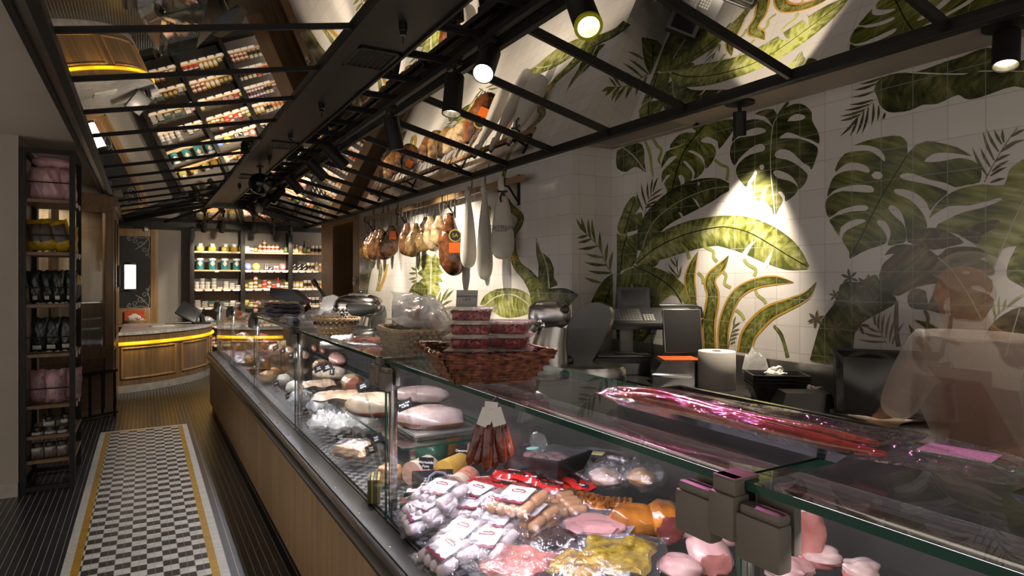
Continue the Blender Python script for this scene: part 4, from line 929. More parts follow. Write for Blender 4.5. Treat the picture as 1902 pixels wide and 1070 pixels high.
def woven(name_, cx, r0, r1, h, n=40, rows=7, sx=1, sy=1, th=.006, strand=.006, rim=.009, mats=None, root=None):
    """open basket woven from strands: body, rim and base as parts"""
    mb = MB()
    for k in range(rows):
        f = (k + .5) / rows; r = r0 + (r1 - r0) * f
        pts = []
        for j in range(n * 2 + 1):
            t = 2 * PI * j / (n * 2); w = (1 if (j + k) % 2 else -1) * th * .6
            pts.append(((r + w) * math.cos(t) * sx, (r + w) * math.sin(t) * sy, h * f))
        mb.tube(pts, strand if not isinstance(strand, tuple) else strand[0], 5, False, sx=max(1.0, h / rows / 2 / (strand if not isinstance(strand, tuple) else strand[0])))
    put('weave', mb, mats[0], root)
    bb = MB()
    for j in range(n): 
        t = 2 * PI * (j + .5) / n; bb.tube([(r0 * math.cos(t) * sx, r0 * math.sin(t) * sy, 0), (r1 * math.cos(t) * sx, r1 * math.sin(t) * sy, h)], strand * .9, 5)
    put('stakes', bb, mats[-1], root)
    put('base', MB().lathe([(0, .001), (r0 * 1.0, .001), (r0 * 1.0, .008), (0, .008)], n=24, sx=sx, sy=sy), mats[0], root)
    rb = MB()
    for ph in (0, PI):
        rb.tube([((r1 + rim * .5 * math.cos(14 * t + ph)) * math.cos(t) * sx, (r1 + rim * .5 * math.cos(14 * t + ph)) * math.sin(t) * sy, h + rim * .5 * math.sin(14 * t + ph)) for t in [2 * PI * j / 112 for j in range(113)]], rim * .55, 5, False)
    put('rim', rb, mats[-1], root)
WICK = M('pale wicker', (.42, .31, .19), .7, 0, .25, 60); WICK2 = M('grey seagrass', (.26, .215, .15), .75, 0, .35, 60); WICKD = M('purple dyed straw', (.035, .02, .045), .8, 0, .2)
eb = thing('small_basket', 'small pale basket of striped eggs on the ledge under the chalkboard', 'basket', (rpos.x + .02, YB - .24, .80))
woven('b', 0, .10, .15, .07, 20, 4, 1, .75, mats=[WICK], root=eb)
for i in range(7): tag(put('egg', MB().blob((0, 0, 0), (.028, .028, .034), 12, 8), M('speckled egg', (.5, .36, .33), .4, 0, .5, 60)), 'small speckled egg heaped in the basket under the chalkboard', 'egg', 'eggs in the small basket').location = (rpos.x + .02 + .075 * (i - 3) / 1.9 * .8, YB - .24 + .05 * math.sin(i * 2.3), .88 + .012 * math.cos(i * 1.7))
cm_ = tag(put('security_camera', MB().blob((0, 0, -.03), (.045, .045, .04)).lathe([(.05, 0), (.05, -.018), (0, -.02)]), DKGREY), 'small grey dome camera high on the back wall above the chalkboard', 'camera'); cm_.location = (-.12, YB - .12, 2.55)
tag(put('motion_sensor', MB().box((-.03, -.03, -.11), (.03, .03, 0), .012), WHITEPL), 'white motion sensor beside the dome camera above the chalkboard', 'sensor').location = (.03, YB - .10, 2.55)
# ================================================================ stock on the far shelves
BAYN = ['left', 'middle', 'right']; ROWN = ['top', 'second', 'third', 'fourth', 'fifth', 'bottom']
def jar_mb(r, h, lid=.012, neck=.9, sh=.86):
    """slot 0 contents/glass, 1 lid, 2 label"""
    mb = MB().mat(0).lathe([(0, 0), (r * .93, 0), (r, r * .1), (r, h * sh * .9), (r * neck, h * sh), (r * neck, h - lid)], n=14)
    mb.mat(1).lathe([(r * neck * 1.05, h - lid), (r * neck * 1.05, h), (0, h)], n=14)
    mb.mat(2).lathe([(r * 1.012, h * .22), (r * 1.012, h * .66)], n=14)
    return mb
def bottle_mb(r, h):
    mb = MB().mat(0).lathe([(0, 0), (r, 0), (r, h * .55), (r * .45, h * .72), (r * .38, h * .88)], n=12)
    mb.mat(1).lathe([(r * .42, h * .86), (r * .42, h), (0, h)], n=12); mb.mat(2).lathe([(r * 1.015, h * .12), (r * 1.015, h * .45)], n=12); return mb
def tin_mb(r, h, sx=1):
    mb = MB().mat(1).lathe([(0, 0), (r, 0), (r * 1.02, .003), (r, .006)], n=18, sx=sx).lathe([(r, h - .006), (r * 1.02, h - .003), (r, h), (r * .93, h - .002), (0, h - .002)], n=18, sx=sx)
    mb.mat(0).lathe([(r, .006), (r, h - .006)], n=18, sx=sx); return mb
def box_mb(x, y, z): return MB().mat(0).box((-x / 2, -y / 2, 0), (x / 2, y / 2, z), .002).mat(1).box((-x * .42, -y / 2 - .0008, z * .15), (x * .42, -y / 2 + .001, z * .55))
def disc_mb(r, t): return MB().mat(0).lathe([(0, -t / 2), (r * .9, -t / 2), (r, -t / 2 + .004), (r, t / 2), (0, t / 2)], (0, 0, r), 24, axis='Y').mat(1).lathe([(0, -t / 2 - .001), (r * .62, -t / 2 - .001), (r * .62, -t / 2)], (0, 0, r), 24, axis='Y')
def F(n, c, r=.3, m=0): return M(n, c, r, m, .12, 20)
WL = F('white lid', (.70, .69, .66)); GL = F('gold lid', (.48, .33, .10), .25, .7); BL = F('black lid', (.02, .02, .02)); RL_ = F('red lid', (.50, .03, .02)); WLB = F('white label', (.70, .68, .64), .5); BLB = F('black label', (.015, .015, .015), .5); RLB = F('red label', (.46, .035, .025), .4)
PROTO = {}
def proto(k, mb, mats, name, desc, cat, w, h):
    PROTO[k] = (mb.mesh(name, mats), name, desc, cat, w, h)
proto('pickle', MB().mat(0).lathe([(0, 0), (.05, 0), (.066, .02), (.07, .06), (.06, .10), (.044, .118), (.044, .125)], n=16).mat(1).lathe([(.048, .122), (.05, .145), (0, .147)], n=16).mat(2).box((-.028, -.073, .085), (.028, -.055, .135)), [F('olive green preserves', (.26, .24, .06), .15), WL, WLB], 'jar', 'round jar of green pickles', 'jar', .15, .147)
proto('pepper', MB().mat(0).lathe([(0, 0), (.05, 0), (.066, .02), (.07, .06), (.06, .10), (.044, .118), (.044, .125)], n=16).mat(1).lathe([(.048, .122), (.05, .145), (0, .147)], n=16).mat(2).box((-.028, -.073, .085), (.028, -.055, .135)), [F('amber preserves', (.42, .25, .04), .15), WL, WLB], 'jar', 'round jar of amber preserves', 'jar', .15, .147)
proto('tealtin', MB().mat(0).lathe([(0, 0), (.062, 0), (.062, .175)], n=20).mat(1).lathe([(.064, .172), (.072, .21), (.05, .212), (0, .20)], n=20).mat(2).lathe([(0, 0), (.036, 0), (.036, .004), (0, .004)], (0, -.0645, .115), 14, axis='Y').mat(3).box((-.008, -.0655, .07), (.008, -.060, .16)), [F('teal tin paint', (.02, .12, .13), .35), WL, F('tuna pink label', (.50, .25, .16), .5), WLB], 'tin', 'tall teal food tin', 'tin', .14, .212)
proto('whitetub', jar_mb(.042, .062, .014, 1.0, .8), [F('white tub', (.66, .64, .60), .35), WL, F('grey label', (.42, .41, .38), .5)], 'tub', 'small white tub', 'tub', .09, .062)
proto('flattin', tin_mb(.048, .034), [F('pale tin side', (.55, .53, .48), .3), F('tin plate', (.62, .60, .55), .2, .9)], 'tin', 'flat pale round tin', 'tin', .105, .034)
proto('blacktin', tin_mb(.045, .04), [F('black tin paper', (.02, .02, .022), .4), F('tin plate', (.62, .60, .55), .2, .9)], 'tin', 'flat black round tin', 'tin', .1, .04)
proto('redjar', jar_mb(.037, .074), [F('red preserve', (.40, .07, .03), .2), GL, WLB], 'jar', 'small red preserve jar', 'jar', .08, .074)
proto('creamjar', jar_mb(.036, .15, .018), [F('cream sauce', (.56, .45, .26), .25), WL, BLB], 'jar', 'cream sauce jar', 'jar', .079, .15)
proto('mustard', jar_mb(.036, .135, .016), [F('mustard', (.50, .34, .07), .25), GL, WLB], 'jar', 'mustard yellow jar', 'jar', .079, .135)
proto('olivejar', jar_mb(.034, .12, .014), [F('dark olives', (.10, .095, .025), .15), BL, F('ochre label', (.5, .36, .14), .5)], 'jar', 'dark olive jar', 'jar', .075, .12)
proto('whitejar', jar_mb(.037, .14, .018), [F('white asparagus', (.62, .56, .42), .2), WL, F('orange label', (.55, .22, .04), .5)], 'jar', 'white jar, orange label', 'jar', .08, .14)
proto('sauce', bottle_mb(.032, .16), [F('amber oil', (.42, .25, .05), .12), WL, WLB], 'bottle', 'short amber bottle', 'bottle', .072, .16)
proto('tall', bottle_mb(.036, .24), [F('dark bottle glass', (.025, .028, .012), .08), BL, F('green label', (.10, .16, .05), .5)], 'bottle', 'tall dark bottle', 'bottle', .08, .24)
proto('redbottle', bottle_mb(.032, .2), [F('red sauce', (.32, .03, .015), .12), RL_, WLB], 'bottle', 'tall red sauce bottle', 'bottle', .072, .2)
proto('smallbottle', bottle_mb(.027, .105), [F('purple jelly', (.13, .05, .14), .15), F('orange cap', (.55, .24, .05)), WLB], 'jar', 'small purple preserve jar', 'jar', .06, .105)
proto('bluedisc', disc_mb(.068, .04), [F('blue tin', (.10, .16, .55), .3), F('blue label', (.30, .38, .68), .4)], 'tin', 'round blue tin on edge', 'tin', .14, .136)
proto('yellowdisc', disc_mb(.066, .04), [F('yellow tin', (.58, .44, .05), .3), F('yellow label', (.66, .58, .22), .4)], 'tin', 'round yellow tin on edge', 'tin', .14, .132)
proto('reddisc', disc_mb(.064, .04), [F('red tin', (.55, .10, .08), .3), WLB], 'tin', 'round red tin on edge', 'tin', .135, .128)
proto('greydisc', disc_mb(.05, .05), [F('grey tin', (.45, .45, .44), .3, .6), F('pink label', (.55, .2, .2), .4)], 'tin', 'silvery round tin on its side', 'tin', .108, .1)
proto('book', box_mb(.022, .12, .12), [F('slate cover', (.10, .10, .11), .5), WLB], 'book', 'thin upright grey box', 'box', .026, .12)
proto('pinkbox', box_mb(.08, .05, .08), [F('pale pink card', (.62, .42, .40), .5), RLB], 'box', 'small pale pink box', 'box', .088, .08)
proto('whitebox', box_mb(.085, .05, .11), [WLB, F('grey print', (.35, .34, .33), .5)], 'box', 'small white box', 'box', .09, .11)
proto('pattern', MB().mat(0).box((-.045, -.03, 0), (.045, .03, .062)).mat(1).prism([(-.03, -.0312, .012), (-.018, -.0312, .006), (.03, -.0312, .046), (.02, -.0312, .056)], (0, .001, 0)), [F('black printed card', (.016, .016, .016), .4), WLB], 'box', 'black box with white fish', 'box', .096, .0625)
proto('tealbox', box_mb(.12, .06, .10), [F('teal card', (.04, .13, .13), .5), F('sand label', (.55, .42, .25), .5)], 'box', 'teal box', 'box', .13, .10)
proto('sardine', MB().mat(0).box((-.05, -.03, 0), (.05, .03, .026), .006).mat(1).box((-.044, -.0306, .006), (.044, -.03, .02)), [F('black and white tin', (.09, .09, .09), .35, .3), WLB], 'tin', 'flat oblong tin', 'tin', .108, .0265)
proto('redtin', tin_mb(.042, .075), [F('red tin paper', (.48, .05, .03), .35), WLB], 'tin', 'red and white tin', 'tin', .09, .076)
proto('yellowlid', jar_mb(.042, .06, .02, 1.0, .7), [F('black caviar', (.02, .02, .022), .2), F('yellow lid', (.58, .50, .05), .35), WLB], 'jar', 'low black jar, yellow lid', 'jar', .09, .06)
CNT = {}
shelf_items = []
def stock(bay, row, seq, y0=12.82, gap=.006, start=.03):
    """seq of (proto key, columns, levels) laid from the left"""
    x = bay_x[bay][0] + start
    for key, ncol, nlev in seq:
        if key is None: x += ncol; continue
        me, name, desc, cat, w, h = PROTO[key]
        for c in range(ncol):
            for l in range(nlev):
                o = bpy.data.objects.new(name, me); COL.objects.link(o)
                o.location = (x + w / 2, y0 + .012 * math.sin(7.3 * c + row * 2.1), SZ[row] + .0005 + l * (h + .0006)); o.rotation_euler = (0, 0, 0 if cat in ('box', 'book') else .35 * math.sin(5 * c + 3 * l + bay))
                shelf_items.append((o, bay, row, key, desc, cat, l, nlev))
            x += w + gap
        if x > bay_x[bay][1] - .02: break
stock(0, 0, [('pickle', 1, 1), (None, .05, 0), ('pepper', 1, 1), (None, .075, 0), ('pickle', 1, 1), ('pepper', 1, 1), ('pickle', 1, 1)], gap=-.004)
stock(0, 1, [('tealtin', 1, 1), (None, .06, 0), ('tealtin', 1, 1), (None, .06, 0), ('tealtin', 1, 1), (None, .055, 0), ('tealtin', 1, 1)])
stock(0, 2, [('whitetub', 1, 2), ('whitetub', 1, 3), ('whitetub', 1, 2), (None, .015, 0), ('whitetub', 1, 3), (None, .0, 0), ('flattin', 1, 1), ('flattin', 1, 4), ('flattin', 1, 3), ('flattin', 1, 2)], start=.0, gap=0)
stock(0, 3, [('sardine', 1, 5), ('sardine', 1, 4), ('tealbox', 1, 1), (None, .045, 0), ('tealbox', 1, 1), (None, .05, 0), ('whitebox', 1, 1), ('pinkbox', 1, 1)], start=.01)
stock(1, 0, [('whitebox', 1, 1), ('pinkbox', 1, 1), ('olivejar', 1, 1), ('redjar', 1, 2), ('redjar', 1, 3), ('redjar', 1, 2), ('redjar', 1, 2), ('redjar', 1, 2), ('redjar', 1, 1), ('tall', 1, 1), ('whitejar', 1, 1)], start=0, gap=-.003)
stock(1, 1, [('bluedisc', 1, 1), ('yellowdisc', 1, 1), (None, .07, 0), ('book', 2, 1), ('pattern', 1, 1), ('pinkbox', 1, 1), ('reddisc', 1, 1)], start=0)
stock(1, 2, [('olivejar', 1, 1), ('yellowlid', 1, 2), ('redjar', 1, 3), ('olivejar', 1, 1), ('redtin', 1, 2), ('redjar', 1, 2), ('redtin', 1, 1), ('redbottle', 1, 1), ('redjar', 1, 1), ('yellowlid', 1, 2)], start=0, gap=-.001)
stock(1, 3, [('yellowlid', 1, 2), ('yellowlid', 1, 1), ('greydisc', 1, 1), (None, .12, 0), ('greydisc', 2, 1), ('redtin', 1, 1), ('yellowlid', 1, 1)], start=0)
stock(2, 0, [('sauce', 1, 1), ('sauce', 1, 1), ('whitejar', 1, 1), ('tall', 1, 1), ('olivejar', 1, 1), ('creamjar', 4, 1), ('redbottle', 1, 1), ('creamjar', 1, 1)], start=0, gap=-.003)
stock(2, 1, [('pattern', 3, 2), ('creamjar', 2, 1), ('sauce', 1, 1), ('whitejar', 2, 1)], start=0, gap=.001)
stock(2, 2, [('mustard', 3, 1), ('creamjar', 2, 1), ('whitejar', 5, 1)], start=0, gap=-.003)
stock(2, 3, [('smallbottle', 6, 2), ('creamjar', 2, 1), ('smallbottle', 3, 1)], start=.02, gap=.0)
for bay in range(3):                                   # the two low shelves, seen in the ceiling mirrors
    stock(bay, 4, [[('sardine', 2, 3), ('tealbox', 1, 1), ('olivejar', 3, 1), ('flattin', 2, 2)], [('redjar', 3, 2), ('mustard', 3, 1), ('olivejar', 3, 1), ('redtin', 1, 1)], [('creamjar', 4, 1), ('redtin', 3, 2), ('mustard', 2, 1)]][bay], start=.02)
    stock(bay, 5, [[('whitejar', 3, 1), ('redjar', 3, 2), ('yellowlid', 2, 1)], [('redtin', 3, 1), ('mustard', 4, 1), ('yellowlid', 1, 1)], [('redjar', 4, 2), ('creamjar', 4, 1)]][bay], start=.02)
grp = {}
for it in shelf_items: grp.setdefault((it[1], it[2], it[3]), []).append(it)
for (bay, row, key), its in grp.items():
    xs = sorted({round(i[0].location.x, 4) for i in its})
    for o, b, r, k_, desc, cat, l, nl in its:
        pos = ''
        if len(xs) > 1: pos = ', %s from left' % ORD[xs.index(round(o.location.x, 4))]
        lev = '' if nl == 1 else {2: [', lower of two', ', upper of two'], 3: [', lowest of three', ', middle of three', ', top of three'], 4: [', lowest of four', ', second up of four', ', third up of four', ', top of four'], 5: [', lowest of five', ', second up of five', ', third up', ', fourth up', ', top of five']}[nl][l]
        tag(o, '%s%s%s, %s shelf, %s bay' % (desc, pos, lev, ROWN[row], BAYN[bay]), cat, '%ss on the far shelves' % {'box': 'boxe'}.get(cat, cat))

# ================================================================ bags and jars on the tall rack
def bag(loc, w, h, d, m, label, cat='bag', group=None, lean=0, rz=0, seed=0, lab=None, band=None, lie=False):
    t = thing('packed_bag', label, cat, loc, 0, group, rot=(0 if not lie else 0, lean, rz))
    mb = MB(); mb.pillow((0, 0, 0), w, h, d, 12, 14, seed, .08 if lab else .14, .55)
    mb.xf(Matrix.Translation((0, 0, h / 2)) @ Matrix.Rotation(PI / 2, 4, 'X') if not lie else Matrix.Translation((0, 0, d / 2)))
    put('sack', mb, m, t)
    if lab and not lie:
        n_, mat_, x0, x1, z0, z1 = lab
        q = MB().grid(6, 6, lambda u, v: ((x0 + (x1 - x0) * u) * w, -d * (.5 * (max(0, (1 - abs(2 * (x0 + (x1 - x0) * u)) ** 3)) * max(0, 1 - abs(2 * (z0 + (z1 - z0) * v) - 1) ** 3)) ** .55) * 1.12 - .005, (z0 + (z1 - z0) * v) * h))
        put(n_, q, mat_, t)
    if band and not lie: put('top_band', MB().box((-w * .47, -.012, h * .93), (w * .47, .012, h * .985), .003), band, t)
    return t
PINKB = M('pale pink sack', (.50, .30, .33), .38, 0, .12, 12, .25, 30); YELB = M('yellow sack', (.48, .31, .015), .3, 0, .2, 10, .25, 30); DKB = M('dark green black sack', (.016, .022, .020), .28, 0, .3, 10, .3, 30)
BRLAB = M('brown printed label', (.06, .035, .02), .4, 0, .5, 40); WTL = M('small white label', (.62, .60, .56), .5, 0, .3, 90); PRL = M('grey pink print', (.34, .24, .26), .5, 0, .4, 60)
gk = 'bags on the tall rack'
rx = lambda f: KX0 + .05 + f * (KX1 - KX0 - .06)
for i, (f, y, ln) in enumerate(((.13, 5.985, .06), (.50, 5.96, -.10), (.86, 5.99, -.05))):
    bag((rx(f), y, RZ[0] + .006), .135, .245, .10, PINKB, 'pale pink sack standing on the top shelf of the tall rack, %s' % ['left one', 'middle one', 'right one'][i], 'bag', gk, lean=ln, rz=.1 * (i - 1), seed=i)
bag((rx(.48), 6.02, RZ[0] + .252), .25, .15, .085, PINKB, 'pale pink sack lying across the three upright sacks at the rack top', 'bag', gk, seed=9, lie=True)
bag((rx(.55), 6.27, RZ[0] + .006), .22, .25, .12, PINKB, 'pale pink sack at the back of the top shelf of the tall rack', 'bag', gk, seed=12, lie=False)
for i, (f, ln) in enumerate(((.07, -.12), (.40, -.28), (.82, -.30))):
    bag((rx(f) + .01, 6.0, RZ[1] + .012 + abs(ln) * .03), .13, .235, .085, YELB, 'yellow sack with a brown label on the tall rack, %s' % ['left and half hidden', 'in the middle and leaning', 'at the right and leaning'][i], 'bag', gk, lean=ln, seed=20 + i, lab=('brown_label', BRLAB, -.36, .36, .3, .85))
bag((rx(.75), 6.28, RZ[1] + .006), .15, .22, .10, YELB, 'yellow sack at the back corner of the yellow shelf on the rack', 'bag', gk, seed=27)
for i, f in enumerate((.08, .36, .64, .93)):
    bag((rx(f), 6.0 + .03 * (i % 2), RZ[2] + .006), .084, .25, .09, DKB, 'dark green sack on the third shelf of the tall rack, %s from the left' % ORD[i], 'bag', gk, lean=-.12 + .05 * i, seed=30 + i, lab=('white_label', WTL, -.22, .12, .10, .22))
t = bag((rx(.9), 6.32, RZ[2] + .006), .12, .25, .10, DKB, 'dark sack with a yellow band at the back of the third rack shelf', 'bag', gk, rz=1.3, seed=36, lab=('yellow_label', YELB, -.4, .4, .55, .85))
for i, f in enumerate((.10, .46, .86)):
    bag((rx(f), 6.0 + .02 * i, RZ[3] + .006), .104, .26, .10, DKB, 'dark sack with a grey label on the fourth rack shelf, %s' % ['left', 'middle', 'right'][i], 'bag', gk, lean=.05 - .03 * i, seed=40 + i, lab=('white_label', WTL, -.30, .22, .08, .20))
for i, (f, y) in enumerate(((.15, 6.02), (.56, 5.98), (.96, 6.05))):
    bag((rx(f), y, RZ[4] + .006), .125, .245, .11, PINKB, 'pale pink sack on the low shelf above the jars, %s' % ['left', 'middle and pushed forward', 'right and half hidden'][i], 'bag', gk, lean=-.06 + .05 * i, rz=.2 * i - .2, seed=50 + i, lab=('printed_side', PRL, .02, .40, .15, .8))
JG = M('jar of dark spices', (.075, .05, .03), .18, 0, .8, 90); JL = M('black jar lid', (.02, .018, .016), .3)
j0 = None
def spice(x, y, z, lab):
    global j0
    if j0 is None:
        j0 = thing('storage_jar', lab, 'jar', (x, y, z), 0, 'spice jars at the bottom of the rack')
        put('contents', MB().box((-.038, -.038, .003), (.038, .038, .08), .012), JG, j0); put('glass', MB().box((-.041, -.041, 0), (.041, .041, .09), .014).lathe([(.034, .088), (.034, .098)], n=16), GLASS, j0); put('lid', MB().lathe([(.037, .095), (.037, .115), (0, .115)], n=18), JL, j0)
    else: dup(j0, (x, y, z), .1, lab)
for i, (f, y) in enumerate(((.40, 6.0), (.82, 6.05), (.30, 6.14))): spice(rx(f), y, RZ[5] + .001, 'square jar of dark spices on the upper jar shelf, %s' % ['in front', 'at the right', 'behind'][i])
for l in range(2):
    for i, f in enumerate((.12, .45, .78)): spice(rx(f), 5.94 + .01 * l, RZ[6] + .001 + .1155 * l, 'square jar of dark spices on the bottom rack shelf, %s row, %s' % (['lower', 'upper'][l], ['left', 'middle', 'right'][i]))

# ================================================================ hams on the wall rail
HX = 2.63
hr = thing('ham_rail', 'long wooden ham rail on black brackets fixed to the tiled wall', 'rail', (HX, 6.4, 2.405))
putw('rail', MB().box((HX - .014, 4.36, 2.378), (HX + .014, 8.63, 2.432), .003), OAKY, hr)
for u in (679, 738, 824, 940):
    y = P(u, 400, X=HX).y
    b = putw('bracket', MB().box((HX - .018, y - .012, 2.368), (HX + .018, y + .012, 2.440)).box((HX + .015, y - .008, 2.40), (X1 - .001, y + .008, 2.418)).box((X1 - .012, y - .016, 2.22), (X1 - .001, y + .016, 2.48)).prism([(HX + .01, y - .007, 2.375), (HX + .03, y - .007, 2.375), (X1 - .005, y - .007, 2.25), (X1 - .005, y - .007, 2.23)], (0, .014, 0)), BLACKMETAL, hr)
HAMD = M('dark cured ham', (.045, .016, .008), .14, 0, .75, 14, 1.0, 20, coat=.6, col2=(.17, .075, .028)); HAML = M('golden cured ham', (.15, .085, .04), .15, 0, .5, 14, 1.0, 20, coat=.6, col2=(.40, .30, .17)); HAMM = M('brown cured ham', (.07, .036, .018), .15, 0, .6, 14, 1.0, 20, coat=.6, col2=(.26, .16, .06)); CORD = M('twine', (.10, .09, .08), .8)
ORTAG = M('orange price card', (.75, .14, .01), .5, 0, .06)
def ham_mb(h, w, d, seed):
    rnd = random.Random(seed); prof = [(0, -h), (.32, -h * .985), (.68, -h * .93), (.93, -h * .82), (1.0, -h * .68), (.97, -h * .52), (.84, -h * .36), (.62, -h * .22), (.40, -h * .10), (.30, -h * .02), (.0, 0)]
    prof = [(r, z) for r, z in spline(prof, 3)]; mb = MB().lathe([(max(0, r), z) for r, z in prof], n=26)
    p = [rnd.uniform(0, 6) for _ in range(5)]
    for i, v in enumerate(mb.v):
        b = 1 + .05 * math.sin(5 * v.x + 12 * v.z / h + p[0]) + .04 * math.sin(9 * v.y + 17 * v.z / h + p[1]) + .03 * math.sin(25 * v.z / h + 6 * v.x + p[2])
        mb.v[i] = Vector((v.x * w / 2 * b + .12 * w * math.sin(2.2 * v.z / h + p[3]), v.y * d / 2 * b, v.z))
    return mb
def ham(u, vt, vb, w, d, m, lab, seed, rz=0, price=None, logo=False, drop=None):
    pc = P(u, vt, X=HX); y = pc.y; D = HX * math.sin(YAW) + y * math.cos(YAW); ztop = CAMH + (V0 - vt) * D / FPX; zb = CAMH + (V0 - vb) * D / FPX
    h = ztop - zb
    t = thing('cured_ham', lab, 'ham', (HX - (.05 if w > .28 else 0), y, 2.44), rz, 'hams hanging on the wall rail')
    hb = ham_mb(h, w, d, seed).xf(Matrix.Translation((0, 0, ztop - 2.44))); put('meat', hb, m, t)
    z0 = ztop - 2.44
    lp = MB().tube([(0, 0, z0 - .03), (-.022, .012, z0 * .5 - .02), (-.019, .014, -.05), (-.018, .014, .004), (.018, .014, .004), (.019, .014, -.05), (.022, .012, z0 * .5 - .02), (0, .0, z0 - .03)], .0035, 5)
    put('loop', lp, CORD, t)
    if price:
        put('price_card', MB().box((-w / 2 - .012, -.045, z0 - h * price - .045), (-w / 2 - .009, .035, z0 - h * price + .045)).xf(Matrix.Rotation(.0, 4, 'Z')) if not isinstance(price, tuple) else MB(), ORTAG, t)
    return t, z0, h
hl = [(682, 432, 480, .19, .07, HAMD, 0), (689, 430, 482, .20, .07, HAMM, 0), (699, 426, 483, .21, .08, HAMD, 0), (710, 426, 483, .22, .08, HAMD, 0), (724, 419, 478, .24, .09, HAMD, .42),
      (759, 414, 476, .19, .09, HAMD, 0), (768, 414, 478, .20, .11, HAMM, 0), (790, 403, 468, .17, .09, HAMM, 0), (802, 401, 467, .18, .10, HAML, 0), (820, 400, 460, .19, .11, HAML, 0)]
hn = ['darkest and furthest cured ham at the left end of the rail', 'brown cured ham, second from the left end of the rail', 'dark cured ham, third from the left end of the rail', 'dark cured ham just behind the one with the orange price card', 'broad dark cured ham with an orange price card, front of the left group',
      'dark half hidden ham of the pair hanging alone on the rail', 'golden brown ham in front of the pair hanging alone on the rail', 'brown ham at the back of the golden group of three', 'golden ham in the middle of the golden group of three', 'pale golden ham at the front of the golden group of three']
def facing(o_y):                                   # turn the broad side of a hanging thing towards the shop
    return math.radians(-38)
for i, (u, vt, vb, w, d, m, pr) in enumerate(hl): ham(u, vt, vb, w, d, m, hn[i], i, rz=math.radians(-24 + 3 * (i % 3)), price=None)
def price_card(u, v, s, x=None):
    pass
t = [o for o in COL.objects if o.get('label') == hn[4]][0]
put('price_card', MB().box((-.005, -.056, -.36), (.075, -.052, -.26)), ORTAG, t)
bt, z0, h = ham(841, 395, 513, .25, .15, M('glossy wrapped ham', (.05, .013, .007), .10, 0, .9, 12, 1.0, 18, coat=.8, col2=(.19, .065, .02)), 'largest glossy wrapped ham with a gold seal and an orange card', 77, rz=math.radians(-30))
put('price_card', MB().box((-.03, -.088, z0 - h * .64), (.08, -.084, z0 - h * .48)), ORTAG, bt)
GSEAL = M('gold seal', (.55, .42, .08), .35, .3, .1)
put('seal', MB().lathe([(0, -.002), (.062, -.002), (.062, .002), (0, .002)], (.03, -.084, z0 - h * .37), 24, axis='Y').mat(1).lathe([(0, -.0035), (.05, -.0035), (.05, -.002)], (.03, -.084, z0 - h * .37), 24, axis='Y'), [GSEAL, BLACKPL], bt)
lt = text_mb('SA', .055).xf(Matrix.Translation((.03, -.0882, z0 - h * .37)) @ Matrix.Rotation(PI / 2, 4, 'X')); put('lettering', lt, GSEAL, bt)
CLOTH = M('white cotton', (.56, .52, .46), .9, 0, .05, 20, .15, 120)
def sack(u, vt, vb, w, lab, seed, text=None):
    pc = P(u, vt, X=HX - .02); y = pc.y; D = (HX - .02) * math.sin(YAW) + y * math.cos(YAW); zb = CAMH + (V0 - vb) * D / FPX; H = 2.44 - zb
    t = thing('ham_sack', lab, 'ham bag', (HX, y, 2.44), math.radians(-32), 'white cotton ham sacks on the rail')
    prof = spline([(0, -H), (.5, -H * .985), (.85, -H * .93), (1, -H * .84), (.96, -H * .70), (.80, -H * .5), (.60, -H * .34), (.40, -H * .22), (.30, -H * .15), (.36, -H * .10)], 3)
    mb = MB().lathe([(max(0, r), z) for r, z in prof], n=24)
    for i, v in enumerate(mb.v):
        f = 1 + .035 * math.sin(8 * math.atan2(v.y, v.x) + seed) * (1 if v.z > -H * .4 else .35); mb.v[i] = Vector((v.x * w / 2 * f, v.y * w * .36 * f - .03, v.z))
    put('sack', mb, CLOTH, t)
    kb = MB().blob((0, -.025, -H * .07), (.036, .03, .055), 12, 8, wob=.2, seed=seed).tube([(-.01, -.02, -H * .09), (-.012, -.034, -.02), (-.012, -.02, .012), (-.01, .015, .014), (-.008, .03, -.03), (0, .02, -.10)], .020, 8)
    put('knot', kb, CLOTH, t)
    if text:
        put('tie', MB().tube([(-.04, -.03, -H * .16), (0, -.062, -H * .165), (.04, -.03, -H * .16)], .008, 6).tube([(0, -.06, -H * .165), (-.02, -.07, -H * .25), (-.01, -.075, -H * .30)], .008, 6).tube([(0, -.06, -H * .165), (.02, -.07, -H * .22)], .01, 6), BLACKPL, t)
        put('lettering', text_mb(text, .055).xf(Matrix.Translation((-.01, -.103, -H * .62)) @ Matrix.Rotation(PI / 2 + .12, 4, 'X')).add([(-.06, -.107, -H * .66), (.04, -.107, -H * .66), (.04, -.107, -H * .652), (-.06, -.107, -H * .652)], [(0, 1, 2, 3)]), M('grey print ink', (.09, .09, .09), .6), t)
    return t
sack(867, 362, 498, .15, 'white ham sack nearest the glossy wrapped ham', 1); sack(897, 345, 520, .145, 'longest white ham sack, in the middle of the three', 2); sack(930, 335, 482, .20, 'white ham sack with grey lettering and a black tie', 3, 'EXTREM')
hk = None
for i, u in enumerate((745, 750, 778, 784, 829, 834, 848, 856, 875, 885)):
    y = P(u, 395, X=HX).y; lab = 'empty wire hook hanging on the ham rail, %s from the left' % ORD[i]
    if hk is None:
        hk = thing('rail_hook', lab, 'hook', (HX, y, 2.433), 0, 'empty hooks on the ham rail')
        put('wire', MB().tube([(.018, 0, -.03), (.018, 0, .004), (-.018, 0, .004), (-.018, 0, -.09), (-.03, 0, -.115), (-.045, 0, -.10)], .0025, 6), STEEL, hk)
    else: dup(hk, (HX, y, 2.433), 0, lab)
